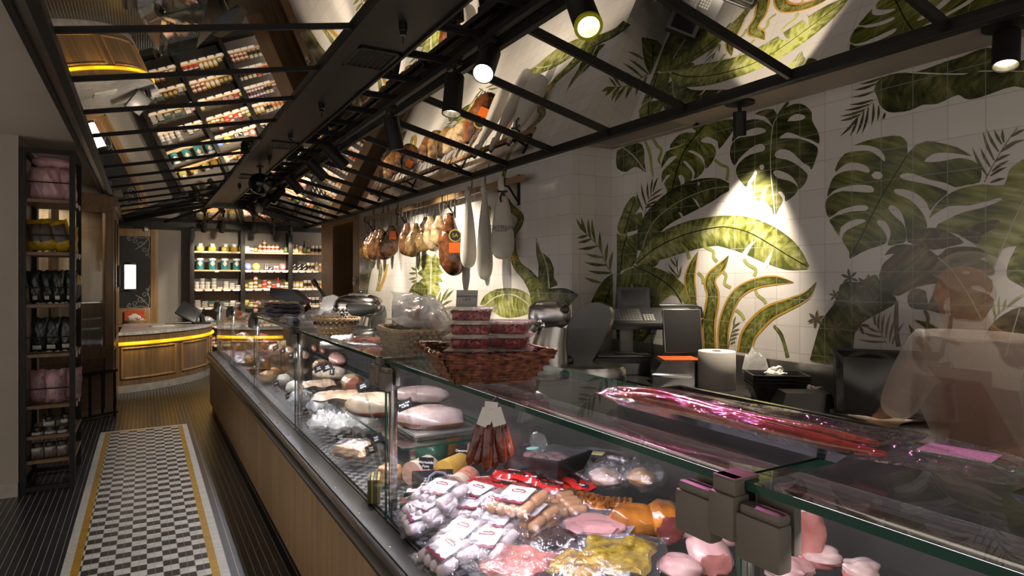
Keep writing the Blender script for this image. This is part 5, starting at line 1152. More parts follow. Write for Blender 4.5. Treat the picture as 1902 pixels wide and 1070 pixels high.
# ================================================================ food in the counter
FILM = THIN('vacuum film', (.97, .97, .98), .065, .07, .5, 24, haze=.02, hazecol=(.75, .75, .8))
CRUMP = THIN('crumpled clear bag', (.95, .95, .96), .08, .12, .45, 18, haze=.36, hazecol=(.84, .84, .86))
FILMS = THIN('silvery pouch film', (.9, .9, .95), .14, .10, .6, 22, haze=.5, hazecol=(.56, .56, .66))
def one(name, mb, mats, label, cat, loc, rot=(0, 0, 0), group=None, smooth=True):
    o = put(name, mb, mats, None, smooth); o.location = loc; o.rotation_euler = rot if isinstance(rot, (tuple, list)) else (0, 0, rot); return tag(o, label, cat, group)
def deckz(x): return .69 + .069 * max(0, min(1, (x - .965) / .795)) if x > .965 else .702
def sausage_mb(l, r, bend=0.0, seed=0):
    pts = []; rs = []
    for i in range(13):
        t = i / 12; a = (t - .5) * 2
        pts.append((a * l / 2, bend * (1 - a * a), 0)); rs.append(max(.0012, r * (1 - abs(a) ** 5) ** .5 * (1 + .05 * math.sin(7 * t + seed))))
    return MB().tube(pts, rs, 12)
WS = M('white sausage', (.50, .41, .40), .3, 0, .12, 20, .1, 60, coat=.3); TS = M('tan sausage', (.50, .26, .12), .3, 0, .15, 20, .1, 60, coat=.3); BS = M('smoked sausage', (.30, .13, .05), .3, 0, .2, 20, coat=.3)
def LABELMAT():
    m, nt, out = new_mat('printed pack label'); b = N(nt, 'ShaderNodeBsdfPrincipled'); b.inputs['Roughness'].default_value = .35
    sx = N(nt, 'ShaderNodeSeparateXYZ'); nt.links.new(objco(nt), sx.inputs[0]); x, y = sx.outputs[0], sx.outputs[1]
    ln = math_n(nt, 'LESS_THAN', math_n(nt, 'FRACT', math_n(nt, 'DIVIDE', y, .0055)), .35)
    wv = N(nt, 'ShaderNodeTexNoise'); wv.inputs['Scale'].default_value = 260; nt.links.new(objco(nt), wv.inputs['Vector'])
    tx = math_n(nt, 'MULTIPLY', math_n(nt, 'MULTIPLY', ln, math_n(nt, 'GREATER_THAN', wv.outputs[0], .5)), math_n(nt, 'LESS_THAN', y, .006))
    c = mixc(nt, math_n(nt, 'MULTIPLY', tx, .55), (.72, .70, .70), (.12, .10, .12))
    bar = math_n(nt, 'MULTIPLY', math_n(nt, 'LESS_THAN', math_n(nt, 'FRACT', math_n(nt, 'DIVIDE', x, .0022)), .5), math_n(nt, 'MULTIPLY', math_n(nt, 'LESS_THAN', y, -.014), math_n(nt, 'LESS_THAN', x, -.012)))
    c = mixc(nt, bar, c, (.05, .04, .05)); nt.links.new(c, b.inputs[0]); nt.links.new(b.outputs[0], out.inputs[0]); return m
LBL = LABELMAT(); MAROON = M('maroon print', (.20, .02, .05), .4, 0, .1); OLIVEP = M('olive print', (.35, .33, .08), .5)
def label_parts(t, w, h, z, rx=0.0):
    """printed label with a maroon waved foot and a small maroon and olive emblem"""
    n = 14
    lab = MB().prism([(-w / 2, -h / 2, 0), (w / 2, -h / 2, 0), (w / 2, h / 2, 0), (-w / 2, h / 2, 0)], (0, 0, .0012)).xf(Matrix.Translation((0, 0, z)) @ Matrix.Rotation(rx, 4, 'X'))
    o = put('label', lab, LBL, t, False)
    foot = [(-w / 2 - .003, -h / 2 + .002, 0)] + [(-w / 2 + w * i / n, -h / 2 + .006 + .003 * math.cos(i * 1.35), 0) for i in range(n + 1)] + [(w / 2 + .003, -h / 2 + .002, 0), (w / 2 + .002, -h / 2 - .006, 0), (-w / 2 - .002, -h / 2 - .006, 0)]
    mm = Matrix.Translation((0, 0, z + .0014)) @ Matrix.Rotation(rx, 4, 'X')
    put('waved_foot', MB().prism(foot, (0, 0, .0008)).xf(mm), MAROON, o, False)
    em = MB().mat(0).prism([(-w * .24, h * .12, 0), (w * .24, h * .12, 0), (w * .28, h * .24, 0), (w * .14, h * .30, 0), (-w * .14, h * .30, 0), (-w * .28, h * .24, 0)], (0, 0, .0008)).mat(1).prism([(-w * .16, h * .31, 0), (-w * .02, h * .31, 0), (-w * .09, h * .40, 0)], (0, 0, .0008)).prism([(w * .02, h * .31, 0), (w * .16, h * .31, 0), (w * .09, h * .40, 0)], (0, 0, .0008)).mat(2).box((-w * .2, h * .17, .0008), (w * .2, h * .22, .0012))
    put('emblem', em.xf(mm), [MAROON, OLIVEP, PAPER], o, False)
PK = {}
def sausage_pack(u, v, z, lab, kind='white', rz=-90, tilt=-16, roll=0, sc=1.0, cat='sausage pack', labelled=True):
    p = P(u, v, Z=z); rot = Euler((math.radians(roll), math.radians(0), math.radians(rz))).to_matrix()
    e = (Matrix.Rotation(math.radians(tilt), 3, 'Y') @ rot).to_euler()
    key = (kind, labelled); grp_ = {'white': 'white sausage packs', 'tan': 'tan sausage packs', 'smoked': 'tan sausage packs'}[kind]
    if key in PK:
        t = dup(PK[key], p, 0, lab, rot=e, scale=sc * 1.06); t['group'] = grp_; return t
    t = thing('sausage_pack', lab, cat, p, 0, grp_, rot=e); t.scale = (sc,) * 3; PK[key] = t
    m = {'white': WS, 'tan': TS, 'smoked': BS}[kind]
    s0 = None
    for r_ in range(2):
        for q in range(4):
            if s0 is None:
                s0 = put('sausage', sausage_mb(.072, .0185, .004), m, t); s = s0
            else: s = s0.copy(); COL.objects.link(s); s.parent = t
            s.location = (-.063 + .042 * q, -.036 + .07 * r_, .022 + .002 * math.sin(q * 3 + r_)); s.rotation_euler = (0, 0, PI / 2 + .12 * math.sin(3 * q + 2 * r_))
    put('film', MB().pillow((0, 0, .021), .215, .178, .056, 14, 12, 3, .10, .5), FILM, t)
    if labelled: label_parts(t, .108, .080, .0475, .05)
    return t
for a in [(786, 972, .735, 'white sausage pack at the bottom of the left heap, against the post', 'white', -100, -14), (803, 951, .765, 'white sausage pack in the middle of the left heap', 'white', -80, -18), (821, 927, .80, 'white sausage pack on top of the left heap, below the price cards', 'white', -72, -14),
          (874, 955, .755, 'white sausage pack half hidden behind the front two packs', 'white', -60, -12), (887, 932, .775, 'white sausage pack beside the top of the left heap', 'white', -75, -10),
          (864, 1006, .735, 'nearest white sausage pack with its label squarely visible by the glass', 'white', -78, -22), (930, 985, .755, 'white sausage pack right of the nearest one', 'white', -66, -20),
          (838, 1040, .72, 'white sausage pack at the very front, under the nearest labelled one', 'white', -88, -20), (908, 1024, .735, 'white sausage pack under the front right one at the glass', 'white', -60, -18),
          (915, 955, .765, 'white sausage pack squeezed between the front two and the tan pile', 'white', -84, -12),
          (990, 990, .75, 'smoked sausage pack at the bottom of the tan pile', 'smoked', -70, -16), (988, 968, .785, 'tan sausage pack in the middle of the tan pile', 'tan', -74, -16), (965, 943, .825, 'tan sausage pack with a white label on top of the tan pile', 'tan', -70, -16)]:
    sausage_pack(*a)
sausage_pack(1046, 950, .79, 'loose pack of long tan sausages behind the pink ham slices', 'tan', -105, -6, labelled=False)
def flat_pack(name, u, v, z, w, h, lab, cat, core, rz=-90, tilt=-10, film=FILM, thick=.03, group=None, roll=0):
    """vacuum pouch: clear film over a flat core; core(t) adds the contents"""
    p = P(u, v, Z=z); e = (Matrix.Rotation(math.radians(tilt), 3, 'Y') @ Euler((math.radians(roll), 0, math.radians(rz))).to_matrix()).to_euler()
    t = thing(name, lab, cat, p, 0, group, rot=e)
    core(t); put('film', MB().pillow((0, 0, thick * .45), w, h, thick * 1.15, 16, 14, hash(lab) % 97, .10, .35), film, t)
    return t
PHAM = M('pink cooked ham', (.56, .27, .25), .35, 0, .18, 14, .15, 50, coat=.25); MARI = M('yellow marinade', (.20, .12, .010), .25, 0, .5, 30, .8, 60, coat=.5, col2=(.40, .27, .03)); REDM = M('raw red meat', (.34, .06, .05), .3, 0, .35, 18, .5, 60, coat=.4, col2=(.52, .19, .15)); RIBM = M('glazed ribs', (.20, .045, .012), .2, 0, .7, 18, .6, 35, coat=.6, col2=(.46, .16, .03)); DARKS = M('dark blood sausage', (.030, .013, .010), .22, 0, .4, 18, coat=.5)
def slices(t):
    put('backing', MB().pillow((0, 0, .004), .245, .205, .008, 10, 8, 3, .2, .2), M('silver pouch backing', (.42, .42, .50), .25, .5, .1), t)
    for i in range(6):
        a = i * 1.05; mb = MB().blob((.045 * math.cos(a), .03 * math.sin(a), .012 + .0025 * i), (.062, .048, .007), 18, 6, wob=.12, seed=i); put('slice', mb, PHAM, t)
flat_pack('ham_slice_pack', 1104, 985, .79, .25, .21, 'silvery vacuum pouch of pink cooked ham slices', 'ham pack', slices, -62, -12)
flat_pack('marinated_meat_pouch', 1145, 1040, .80, .27, .22, 'clear pouch of yellow marinated meat below the ham slices', 'meat pack', lambda t: put('meat', MB().pillow((0, 0, .014), .215, .165, .034, 30, 26, 5, .10, .25), MARI, t), -55, -12)
flat_pack('bacon_pack', 960, 1052, .745, .26, .2, 'clear pouch of raw red meat at the lower edge of the view', 'meat pack', lambda t: put('meat', MB().pillow((0, 0, .012), .20, .15, .03, 26, 20, 8, .10, .25), REDM, t), -70, -14)
flat_pack('dark_meat_pouch', 1035, 1005, .765, .22, .15, 'clear pouch of dark meat half under the ham slices', 'meat pack', lambda t: put('meat', MB().pillow((0, 0, .012), .17, .10, .03, 14, 10, 18, .3, .35), DARKS, t), -50, -14)
flat_pack('marinated_meat_pouch', 1075, 1058, .775, .22, .16, 'second pouch of yellow marinated meat under the first, at the lower edge', 'meat pack', lambda t: put('meat', MB().pillow((0, 0, .012), .17, .11, .03, 14, 10, 28, .3, .35), MARI, t), -75, -16)
def ribs(t):
    put('slab', MB().pillow((0, 0, .015), .20, .10, .035, 20, 10, 4, .3, .4), RIBM, t)
    for i in range(7): put('rib', MB().tube([(-.085 + .028 * i, -.045, .024), (-.083 + .028 * i, 0, .036), (-.085 + .028 * i, .045, .024)], .008, 7), RIBM, t)
t = thing('rib_rack', 'slab of glazed red brown ribs behind the tan sausages', 'ribs', P(1090, 938, Z=.79), math.radians(-70)); ribs(t)
t = thing('rib_rack', 'smaller piece of glazed ribs beside the roast joints', 'ribs', P(1140, 945, Z=.79), math.radians(-40)); ribs(t); t.scale = (.7, .8, 1)
# red chorizo packs
RP1 = M('red printed wrap', (.46, .02, .018), .22, 0, .25, 14, coat=.5); NAVY = M('navy print', (.02, .02, .05), .35)
def redpack(u, v, z, lab, rz, kind):
    p = P(u, v, Z=z); t = thing('chorizo_pack', lab, 'sausage pack', p, math.radians(rz), 'red wrapped chorizo packs')
    put('wrap', MB().pillow((0, 0, .016), .20, .085, .036, 14, 8, int(u) % 11, .12, .4), RP1, t)
    w_ = put('window', MB().pillow((.0, -.005, .0175), .13, .05, .038, 10, 6, 3, .12, .4), DARKS if kind else FILM, t)
    put('lettering', text_mb('MORCILLA' if kind == 2 else 'CHORIZO', .019).xf(Matrix.Translation((.0, .024, .0345))), PAPER, t, False)
    put('badge', MB().box((.062, -.03, .026), (.094, -.002, .031), .001).mat(1).box((.066, -.027, .031), (.09, -.014, .0318)), [NAVY, PAPER], t)
redpack(935, 912, .79, 'red chorizo pack with a dark window in front of the mortadella', -58, 1); redpack(960, 893, .80, 'red printed pack behind the dark windowed chorizo pack', -50, 2); redpack(905, 905, .775, 'crumpled red pack beside the cut mortadella', -20, 0)
redpack(1022, 912, .79, 'red pack with a navy badge under the big black meat tray', -80, 1); redpack(1070, 903, .80, 'dark red pack right of the black meat tray', -95, 2)
# black foam tray of meat under film
p = P(1012, 872, Z=.83); t = thing('meat_tray', 'large black film covered tray of raw sausages in the back of the counter', 'meat tray', p, math.radians(-72), rot=(0, math.radians(-5), math.radians(-72)))
def tray_mb(w, h, d, f=.84, th=.006):
    o = [(-w / 2, -h / 2), (w / 2, -h / 2), (w / 2, h / 2), (-w / 2, h / 2)]; mb = MB()
    def ring(s, z, dx=0): return [((x + math.copysign(dx, x)) * s, (y + math.copysign(dx, y)) * s, z) for x, y in o]
    vs = ring(f, 0) + ring(1, d) + ring(1, d, .012) + ring(1, d - .004, .012) + ring(f, -.003, .004) + ring(f, .003)
    fs = []
    for a, b in ((5, 1), (1, 2), (2, 3), (3, 4)):
        for i in range(4): fs.append((a * 4 + i, a * 4 + (i + 1) % 4, b * 4 + (i + 1) % 4, b * 4 + i))
    fs += [(23, 22, 21, 20), (16, 17, 18, 19)]
    return mb.add(vs, fs)
put('tray', tray_mb(.30, .20, .07), BLACKPL, t, False)
for i, (x, y) in enumerate(((-.07, .02), (.02, .035), (.08, .0), (.0, -.04))): put('sausage_coil', MB().tube([(x + .034 * math.cos(a * .5), y + .026 * math.sin(a * .5), .045) for a in range(12)], .016, 9), M('raw sausage', (.34, .17, .15), .35, 0, .3, 30), t)
put('film', MB().pillow((0, 0, .071), .325, .225, .016, 10, 8, 2, .2, .3), FILM, t)
put('green_label', MB().lathe([(0, 0), (.026, 0), (.026, .002), (0, .002)], (-.05, -.01, .081), 16), M('mint label', (.25, .55, .48), .5), t)
put('flap', MB().pillow((-.05, .03, .10), .09, .012, .075, 8, 6, 4, .1, .4), FILM, t)
# back row of the near bay
def sausage_thing(u, v, z, l, r, m, lab, rz, name='dry_sausage', bend=0.0, cat='sausage', film=False, grp=None):
    t = thing(name, lab, cat, P(u, v, Z=z), math.radians(rz), grp)
    put('meat', sausage_mb(l, r, bend), m, t)
    if film: put('film', MB().pillow((0, 0, 0), l * 1.35, r * 3.4, r * 2.3, 12, 8, 5, .1, .4), FILM, t)
    return t
sausage_thing(1135, 852, .84, .20, .028, DARKS, 'thick dark dry sausage lying at the back of the near bay', -62, film=True)
sausage_thing(1160, 872, .83, .16, .022, DARKS, 'thinner dark sausage beside the thick one at the back', -75, film=True)
t = flat_pack('cheese_pack', 1088, 848, .84, .20, .07, 'long clear pack with a yellow label at the back of the near bay', 'pack', lambda t: put('label', MB().box((-.085, -.018, .018), (.085, .018, .022), .001), M('yellow label', (.5, .46, .05), .4), t), -62, -6)
def clear_bag(u, v, z, sx, sy, sz, lab, core_m=None, seed=0, cat='bag', rz=-60, grp=None, film=None):
    t = thing('plastic_bag', lab, cat, P(u, v, Z=z), math.radians(rz), grp)
    if core_m: put('contents', MB().blob((0, 0, sz * .42), (sx * .36, sy * .36, sz * .36), 18, 10, wob=.10, seed=seed), core_m, t)
    put('bag', MB().pillow((0, 0, sz * .5), sx, sy, sz, 14, 12, seed, .28, .5), film or FILM, t); return t
CHICK = M('pale poultry', (.50, .36, .28), .4, 0, .15, 14)
LOAF = M('tan roasted loaf', (.40, .22, .10), .4, 0, .3, 12, .2, 40)
clear_bag(1125, 905, .81, .17, .15, .09, 'crinkled clear bag of pale poultry in the near bay', CHICK, 3)
clear_bag(1190, 905, .83, .15, .13, .085, 'tan loaf of cooked meat in film behind the roast joints', LOAF, 4)
clear_bag(1215, 900, .80, .10, .10, .05, 'small clear bag behind the tan loaf', None, 6)
# roast joints and raw pork
def lump(name, u, v, z, r, lab, cat, mats, rz=0, seed=0, cut=None, wob=.07, rot=None, grp=None, base=None, sq=.9):
    """rounded joint of meat; cut=(axis,sign,level) gives a flat cut face in material slot 1, base slot 2 below"""
    mb = MB().blob((0, 0, 0), r, 26, 16, sq, wob, seed)
    if cut:
        ax, sg, lv = cut
        for v_ in mb.v:
            if sg * v_[ax] > lv * r[ax]: v_[ax] = sg * lv * r[ax] + .004 * math.sin(60 * v_[(ax + 1) % 3])
        for i, f in enumerate(mb.f):
            if all(sg * mb.v[j][ax] > lv * r[ax] - .006 for j in f): mb.mi[i] = 1
    if base is not None:
        for i, f in enumerate(mb.f):
            if sum(mb.v[j].z for j in f) / len(f) < base * r[2] and mb.mi[i] == 0: mb.mi[i] = 2
    return one(name, mb, mats, lab, cat, P(u, v, Z=z), rot or (0, 0, math.radians(rz)), grp)
ORM = M('orange roast crust', (.32, .065, .008), .22, 0, .5, 12, .4, 40, coat=.5, col2=(.54, .20, .02)); CUTM = M('dark red cut meat', (.16, .025, .025), .3, 0, .4, 20, coat=.3, col2=(.30, .07, .06)); PORK = M('pink pork', (.60, .30, .27), .35, 0, .15, 9, .2, 35, coat=.3, col2=(.70, .46, .42)); PORKF = M('pork fat', (.70, .52, .46), .35, 0, .1, 9, .15, 30, coat=.3); PORKL = M('lean pork', (.44, .12, .10), .3, 0, .3, 16, coat=.3, col2=(.58, .24, .20))
lump('roast_joint', 1180, 965, .815, (.085, .062, .048), 'orange roast joint, the left and rounder of two', 'roast', [ORM, CUTM], -50, 1)
lump('roast_joint', 1238, 968, .82, (.082, .055, .055), 'orange roast joint with a dark cut face, the right of two', 'roast', [ORM, CUTM], -100, 2, (0, 1, .62), rot=(0, .25, math.radians(-118)))
lump('pork_piece', 1272, 985, .79, (.05, .03, .024), 'small pale pork trimming beside the cut roast', 'pork', [PORK, PORKL], -60, 3)
lump('pork_loin', 1318, 1028, .80, (.085, .062, .045), 'pink pork loin with a lean cut face left of the near post', 'pork', [PORK, PORKL, PORKL], -110, 4, (0, 1, .7), rot=(.1, .15, math.radians(-120)))
lump('pork_loin', 1338, 985, .80, (.07, .05, .04), 'pink pork loin behind the near post', 'pork', [PORK, PORKL], -80, 5)
lump('pork_piece', 1262, 1052, .79, (.06, .045, .03), 'pale pork piece at the lower edge below the pink loin', 'pork', [PORK, PORKL], -40, 13)
lump('pork_chop', 1498, 990, .885, (.040, .052, .075), 'tall upright pork chop block with a fat rim and a lean face', 'pork', [PORKF, PORKL], 0, 6, (0, -1, .55), rot=(0, .05, math.radians(62)), wob=.05)
lump('pork_cut', 1455, 1052, .80, (.075, .045, .035), 'pink and white pork cut at the lower edge right of the near post', 'pork', [PORK, PORKL, PORKF], -70, 7, base=-.2, wob=.14)
lump('pork_cut', 1525, 1035, .82, (.055, .04, .03), 'fatty pork cut below the upright chop block', 'pork', [PORKF, PORKL, PORKL], -40, 8, base=0, wob=.16)
lump('pork_cut', 1600, 1062, .83, (.045, .04, .03), 'pale pork cut at the lower edge, furthest right', 'pork', [PORKF, PORKL, PORKL], -40, 9, base=0, wob=.16)
# mortadella and cold cuts at the left end of the near bay
MORT = M('pale mortadella', (.56, .34, .26), .4, 0, .1, 30); MORW = M('pale printed casing', (.55, .46, .36), .3, 0, .2, 14, coat=.3); CHZ = M('golden cheese rind', (.58, .34, .07), .4, 0, .2, 8); GRNW = M('dark green wrap', (.02, .08, .06), .3, 0, .2, 10, coat=.3)
def roll(u, v, z, l, r, m, cutm, lab, rz, cat='cold cut', name='meat_roll', band=None):
    t = thing(name, lab, cat, P(u, v, Z=z), math.radians(rz))
    put('casing', MB().lathe([(0, -l / 2), (r * .7, -l / 2 + .004), (r, -l / 2 + .03), (r, l / 2)], n=24, axis='X'), m, t)
    put('cut_face', MB().lathe([(r, l / 2), (0, l / 2 + .001)], n=24, axis='X'), cutm, t)
    if band: put('printed_band', MB().lathe([(r * 1.01, -l * .3), (r * 1.01, l * .2)], n=24, axis='X'), band, t)
    return t
roll(862, 895, .78, .17, .048, MORW, MORT, 'cut mortadella roll in a printed casing facing the glass', -140, band=M('red print casing', (.5, .2, .14), .3, 0, .6, 40))
roll(845, 868, .79, .16, .05, CHZ, CHZ, 'golden cheese roll behind the mortadella', -150, 'cheese', 'cheese_roll')
roll(785, 872, .78, .15, .052, MORW, MORT, 'pale meat roll in clear wrap under the near end of the glass shelf', -150)
roll(880, 835, .79, .14, .04, MORT, M('marbled cut ham', (.46, .19, .17), .35, 0, .5, 40), 'round cut ham behind the handwritten cards', -150)
one('wrapped_cheese', MB().lathe([(0, 0), (.075, 0), (.08, .02), (.08, .06), (.07, .075), (0, .075)], n=24), GRNW, 'dark green wrapped cheese under the glass shelf', 'cheese', P(800, 850, Z=.79))
one('cheese_wedge', MB().prism([(0, 0, 0), (.12, .02, 0), (.12, .09, 0)], (0, 0, .07)), CHZ, 'golden cheese wedge beside the green wrapped cheese', 'cheese', P(830, 848, Z=.79), .5)
CHALKF = M('slate card', (.013, .013, .014), .8, spec=.15); CHW = M('chalk pen white', (.66, .65, .62), .6)
def pcard(u, v, z, w, h, text, lab, size=.014, rz=None, stick=True, tilt=-.25, trim=None, name='price_card', X=None, roll=0):
    """little slate price card, on a clear holder, facing the customer"""
    p = P(u, v, Z=z) if X is None else P(u, v, X=X)
    z = p.z = max(p.z, .745)
    t = thing(name, lab, 'price card', p, 0, None, rot=(tilt, roll, math.radians(rz if rz is not None else -42)))
    put('slate', MB().box((-w / 2, -.0015, -h / 2), (w / 2, .0015, h / 2), .0007), CHALKF, t)
    if trim: put('border', MB().tube([(-w / 2, -.001, -h / 2), (w / 2, -.001, -h / 2), (w / 2, -.001, h / 2), (-w / 2, -.001, h / 2), (-w / 2, -.001, -h / 2)], .0013, 4), trim, t)
    if text: put('lettering', text_mb(text, size, bold=.0003).xf(Matrix.Translation((0, -.0024, 0)) @ Matrix.Rotation(PI / 2, 4, 'X')), CHW, t, False)
    if stick:
        gz = (deckz(p.x) if z < .93 and X != .95 else .892) - z
        put('holder', MB().box((-.006, .002, gz + .001), (.006, .0045, -h * .2), .001).box((-.018, -.012, gz + .001), (.018, .016, gz + .004), .001), THIN('clear acrylic', (.86, .88, .9), .08), t)
    return t
pcard(791, 866, .815, .064, .072, 'Mortadela\nPavo\nGuardia', 'black card handwritten in chalk pen, three lines, standing by the sausage heap', .0155, -40)
pcard(828, 883, .80, .058, .050, 'Mortadela', 'small black card handwritten with one word in front of the mortadella', .0135, -30, tilt=-.45)
pcard(857, 840, .83, .05, .075, 'Chamorro\nSada', 'dark card on a stick in front of the round cut ham', .0125, -40)
c_ = pcard(797, 895, .80, .135, .095, '', 'larger black card with a red border tilted among the sausage packs', .016, -22, tilt=-.75, trim=M('red border', (.5, .03, .02), .4), stick=False)
put('lettering', text_mb('FAMILIA', .017).xf(Matrix.Translation((-.008, -.0024, -.026)) @ Matrix.Rotation(PI / 2, 4, 'X')), CHW, c_, False); put('lettering', text_mb('ZALLO', .021).xf(Matrix.Translation((.012, -.0024, .008)) @ Matrix.Rotation(PI / 2, 4, 'X')), CHW, c_, False); put('seal', MB().lathe([(0, -.0008), (.013, -.0008), (.013, .0008), (0, .0008)], (.046, -.002, -.020), 16, axis='Y'), ORTAG, c_)
one('sauce_packet', MB().box((-.03, -.05, 0), (.03, .05, .03), .004).mat(1).box((-.022, -.04, .03), (.022, .0, .031)), [BLACKPL, PAPER], 'black packet with a white label leaning on the sausage heap by the post', 'packet', P(768, 922, Z=.75), math.radians(-30))
one('sauce_packet', MB().box((-.03, -.05, 0), (.03, .05, .03), .004).mat(1).box((-.022, -.04, .03), (.022, .0, .031)), [BLACKPL, RP1], 'black packet with a red label lowest beside the post', 'packet', P(757, 940, Z=.72), math.radians(-20))
one('cloth_strap', MB().tube([(-.05, 0, .0), (-.03, .02, .03), (.0, .03, .04), (.03, .02, .035), (.05, -.01, .01)], .006, 6), M('grey cord', (.14, .15, .17), .5), 'grey looped cord behind the small handwritten card', 'cord', P(815, 900, Z=.79))
# ---- shoulders and hams on the glass shelf
FATM = M('cream ham fat', (.34, .24, .16), .25, 0, .15, 11, .3, 40, coat=.5, col2=(.48, .39, .30)); FATP = M('pink white ham rind', (.34, .22, .20), .25, 0, .12, 11, .3, 40, coat=.5, col2=(.46, .36, .34)); HMB = M('maroon ham meat', (.14, .035, .022), .25, 0, .5, 12, .3, 40, coat=.4, col2=(.28, .10, .06)); HBR = M('brown ham rind', (.16, .09, .045), .28, 0, .4, 10, .3, 40, coat=.4, col2=(.34, .22, .12))
HG = 'hams on the glass shelf'
SHM = [('cream fat ham half at the near end of the glass shelf, maroon underneath', 800, 776, (.155, .085, .058), [FATP, HMB, HMB], -32, -.25), ('cream fat ham half beside the left of the near post', 690, 752, (.135, .085, .065), [FATM, HMB, HMB], -35, -.35),
       ('pink white ham behind the two halves', 782, 733, (.16, .07, .05), [FATP, HMB, HMB], -30, -.7), ('brown rinded ham block, cut end towards the glass', 655, 712, (.10, .07, .06), [HBR, HMB, FATM], -100, None), ('cream and brown ham block further back', 612, 694, (.12, .075, .055), [FATM, HMB, HBR], -40, -.2),
       ('long pinkish ham wrapped in film behind the blocks', 628, 668, (.17, .075, .06), [M('rosy ham', (.42, .22, .18), .25, 0, .2, 8, coat=.5), HMB, HMB], -100, -.3), ('brown ham end at the middle post', 596, 680, (.08, .06, .05), [HBR, HMB, HMB], -90, None), ('pale ham hidden behind the middle post', 560, 662, (.11, .07, .05), [FATM, HMB, HBR], -100, -.2)]
for i, (lab, u, v, r, ms, rz, base) in enumerate(SHM):
    o = lump('ham_joint', u, v, .892 + r[2] * .93, r, lab, 'ham', ms, rz, 60 + i, None if i not in (3, 6) else (0, 1, .7), .055, grp=HG, base=base)
    o.location.y = max(o.location.y, 2.54 + r[0])
one('serving_board', MB().box((-.16, -.15, 0), (.16, .15, .012), .003), M('pale steel tray', (.48, .47, .46), .25, .8, .06), 'pale metal tray under the near ham half on the glass shelf', 'tray', (1.20, 2.80, .8905), 0)
one('sliced_meat_tray', MB().pillow((0, 0, .02), .26, .2, .045, 16, 12, 4, .3, .4), M('tan sliced meat', (.36, .25, .17), .35, 0, .4, 14, .3, 40), 'flat film covered pile of tan slices on the glass shelf', 'meat', P(625, 742, Z=.895), -.3)
one('sliced_meat_tray', MB().pillow((0, 0, .02), .22, .18, .04, 16, 12, 7, .3, .4), M('tan sliced meat', (.36, .25, .17), .35, 0, .4, 14, .3, 40), 'smaller pile of tan slices left of the other on the glass shelf', 'meat', P(590, 720, Z=.895), -.2)
for i, (u, v) in enumerate(((585, 647), (600, 651))): sausage_thing(u, v, .97, .34, .028, M('red brown salami', (.26, .09, .04), .3, 0, .3, 16, coat=.4), 'long red brown salami on the far part of the glass shelf, %s' % ['rear one', 'front one'][i], -100, 'salami')
for i, (u, v, z, m) in enumerate(((512, 650, .97, FATM), (540, 655, .96, HBR), (500, 640, .98, HMB), (470, 637, .97, HBR), (486, 630, .98, M('pink wax', (.45, .10, .12), .3)), (452, 628, .97, HBR))):
    lump('ham_piece', u, v, z, (.09, .07, .055), 'small cured ham piece on the far half of the glass shelf, %s' % (ORD[i] + ' of six'), 'ham', [m, HMB, HMB], -100 + 9 * i, 90 + i, grp='ham pieces on the far half of the glass shelf')
# price cards on sticks along the glass shelf and the deck
cards = [(608, 682, .95), (592, 684, .95), (617, 690, .94), (674, 717, .96), (752, 752, .98), (556, 668, .95), (540, 660, .95), (525, 652, .95), (512, 646, .95), (498, 640, .95), (484, 634, .95)]
for i, (u, v, z) in enumerate(cards): pcard(u, v, z, .075, .042, ['Paleta\n8,90 kg', 'Lacon\n7,50 kg', 'Pavo\n9,20', 'Jamon\n12,50 kg', 'Jamon York\n11,90 kg', 'Cecina', 'Lomo', 'Fuet', 'Salami', 'Pavo', 'Lacon'][i], 'small slate price card on the glass shelf, %s from the far end' % ORD[10 - i] if i > 4 else 'slate price card on the glass shelf, %s' % ['left of the middle post card pair', 'furthest left of the near group', 'narrow and turned away', 'in front of the cream ham', 'beside the near post'][i], .011, [-50, -52, -85, -48, -50, -60, -60, -60, -60, -60, -60][i], tilt=-.15, X=.95, roll=-.42 if i != 2 else -.05)
cards2 = [(633, 812, .78), (656, 828, .77), (690, 834, .79), (536, 735, .78), (570, 770, .78), (513, 712, .78), (699, 815, .80), (560, 752, .78)]
for i, (u, v, z) in enumerate(cards2): pcard(u, v, z, .066, .042, ['Queso\n6,90', 'York', 'Pavo\n9,90', 'Bacon', 'Queso', 'Chopped', 'York\n8,50', 'Fiambre'][i], 'slate price card standing on the lower deck, %s' % ['in front of the crumpled white bags', 'narrow one by the cooked ham pack', 'tilted one right of the cooked ham pack', 'far one by the checked ledge', 'third from the far end', 'furthest of all', 'behind the cooked ham pack', 'second from the far end'][i], .012, [-48, -80, -48, -60, -60, -60, -50, -60][i], X=.90, roll=-.4 if i not in (1,) else 0)
# crumpled bags on the lower deck
SOAP = M('white cheese', (.62, .60, .55), .5, 0, .08, 12)
for i, (u, v) in enumerate(((592, 772), (612, 790), (632, 782), (655, 800), (598, 802), (630, 806), (678, 806), (560, 755), (668, 788))):
    clear_bag(u, v, .755, .15, .12, .10, 'crumpled clear bag of white cheese on the lower deck, %s in from the far side' % ORD[i], SOAP, 30 + i, 'bag', -80 + 33 * i, 'crumpled bags on the lower deck', CRUMP)
flat_pack('cooked_ham_pack', 662, 848, .745, .26, .15, 'tan cooked ham pack with a white label, left of the near post', 'ham pack', lambda t: (put('meat', MB().pillow((0, 0, .03), .21, .12, .075, 14, 10, 5, .06, .35), M('tan cooked ham', (.42, .25, .13), .35, 0, .2, 14, coat=.3), t), put('label', MB().box((-.05, -.03, .064), (.05, .03, .066)), LBL, t)), -65, -8, thick=.075)
t = thing('striped_pack', 'yellow and black striped cheese pack standing by the near post', 'cheese', P(697, 902, Z=.76), math.radians(70))
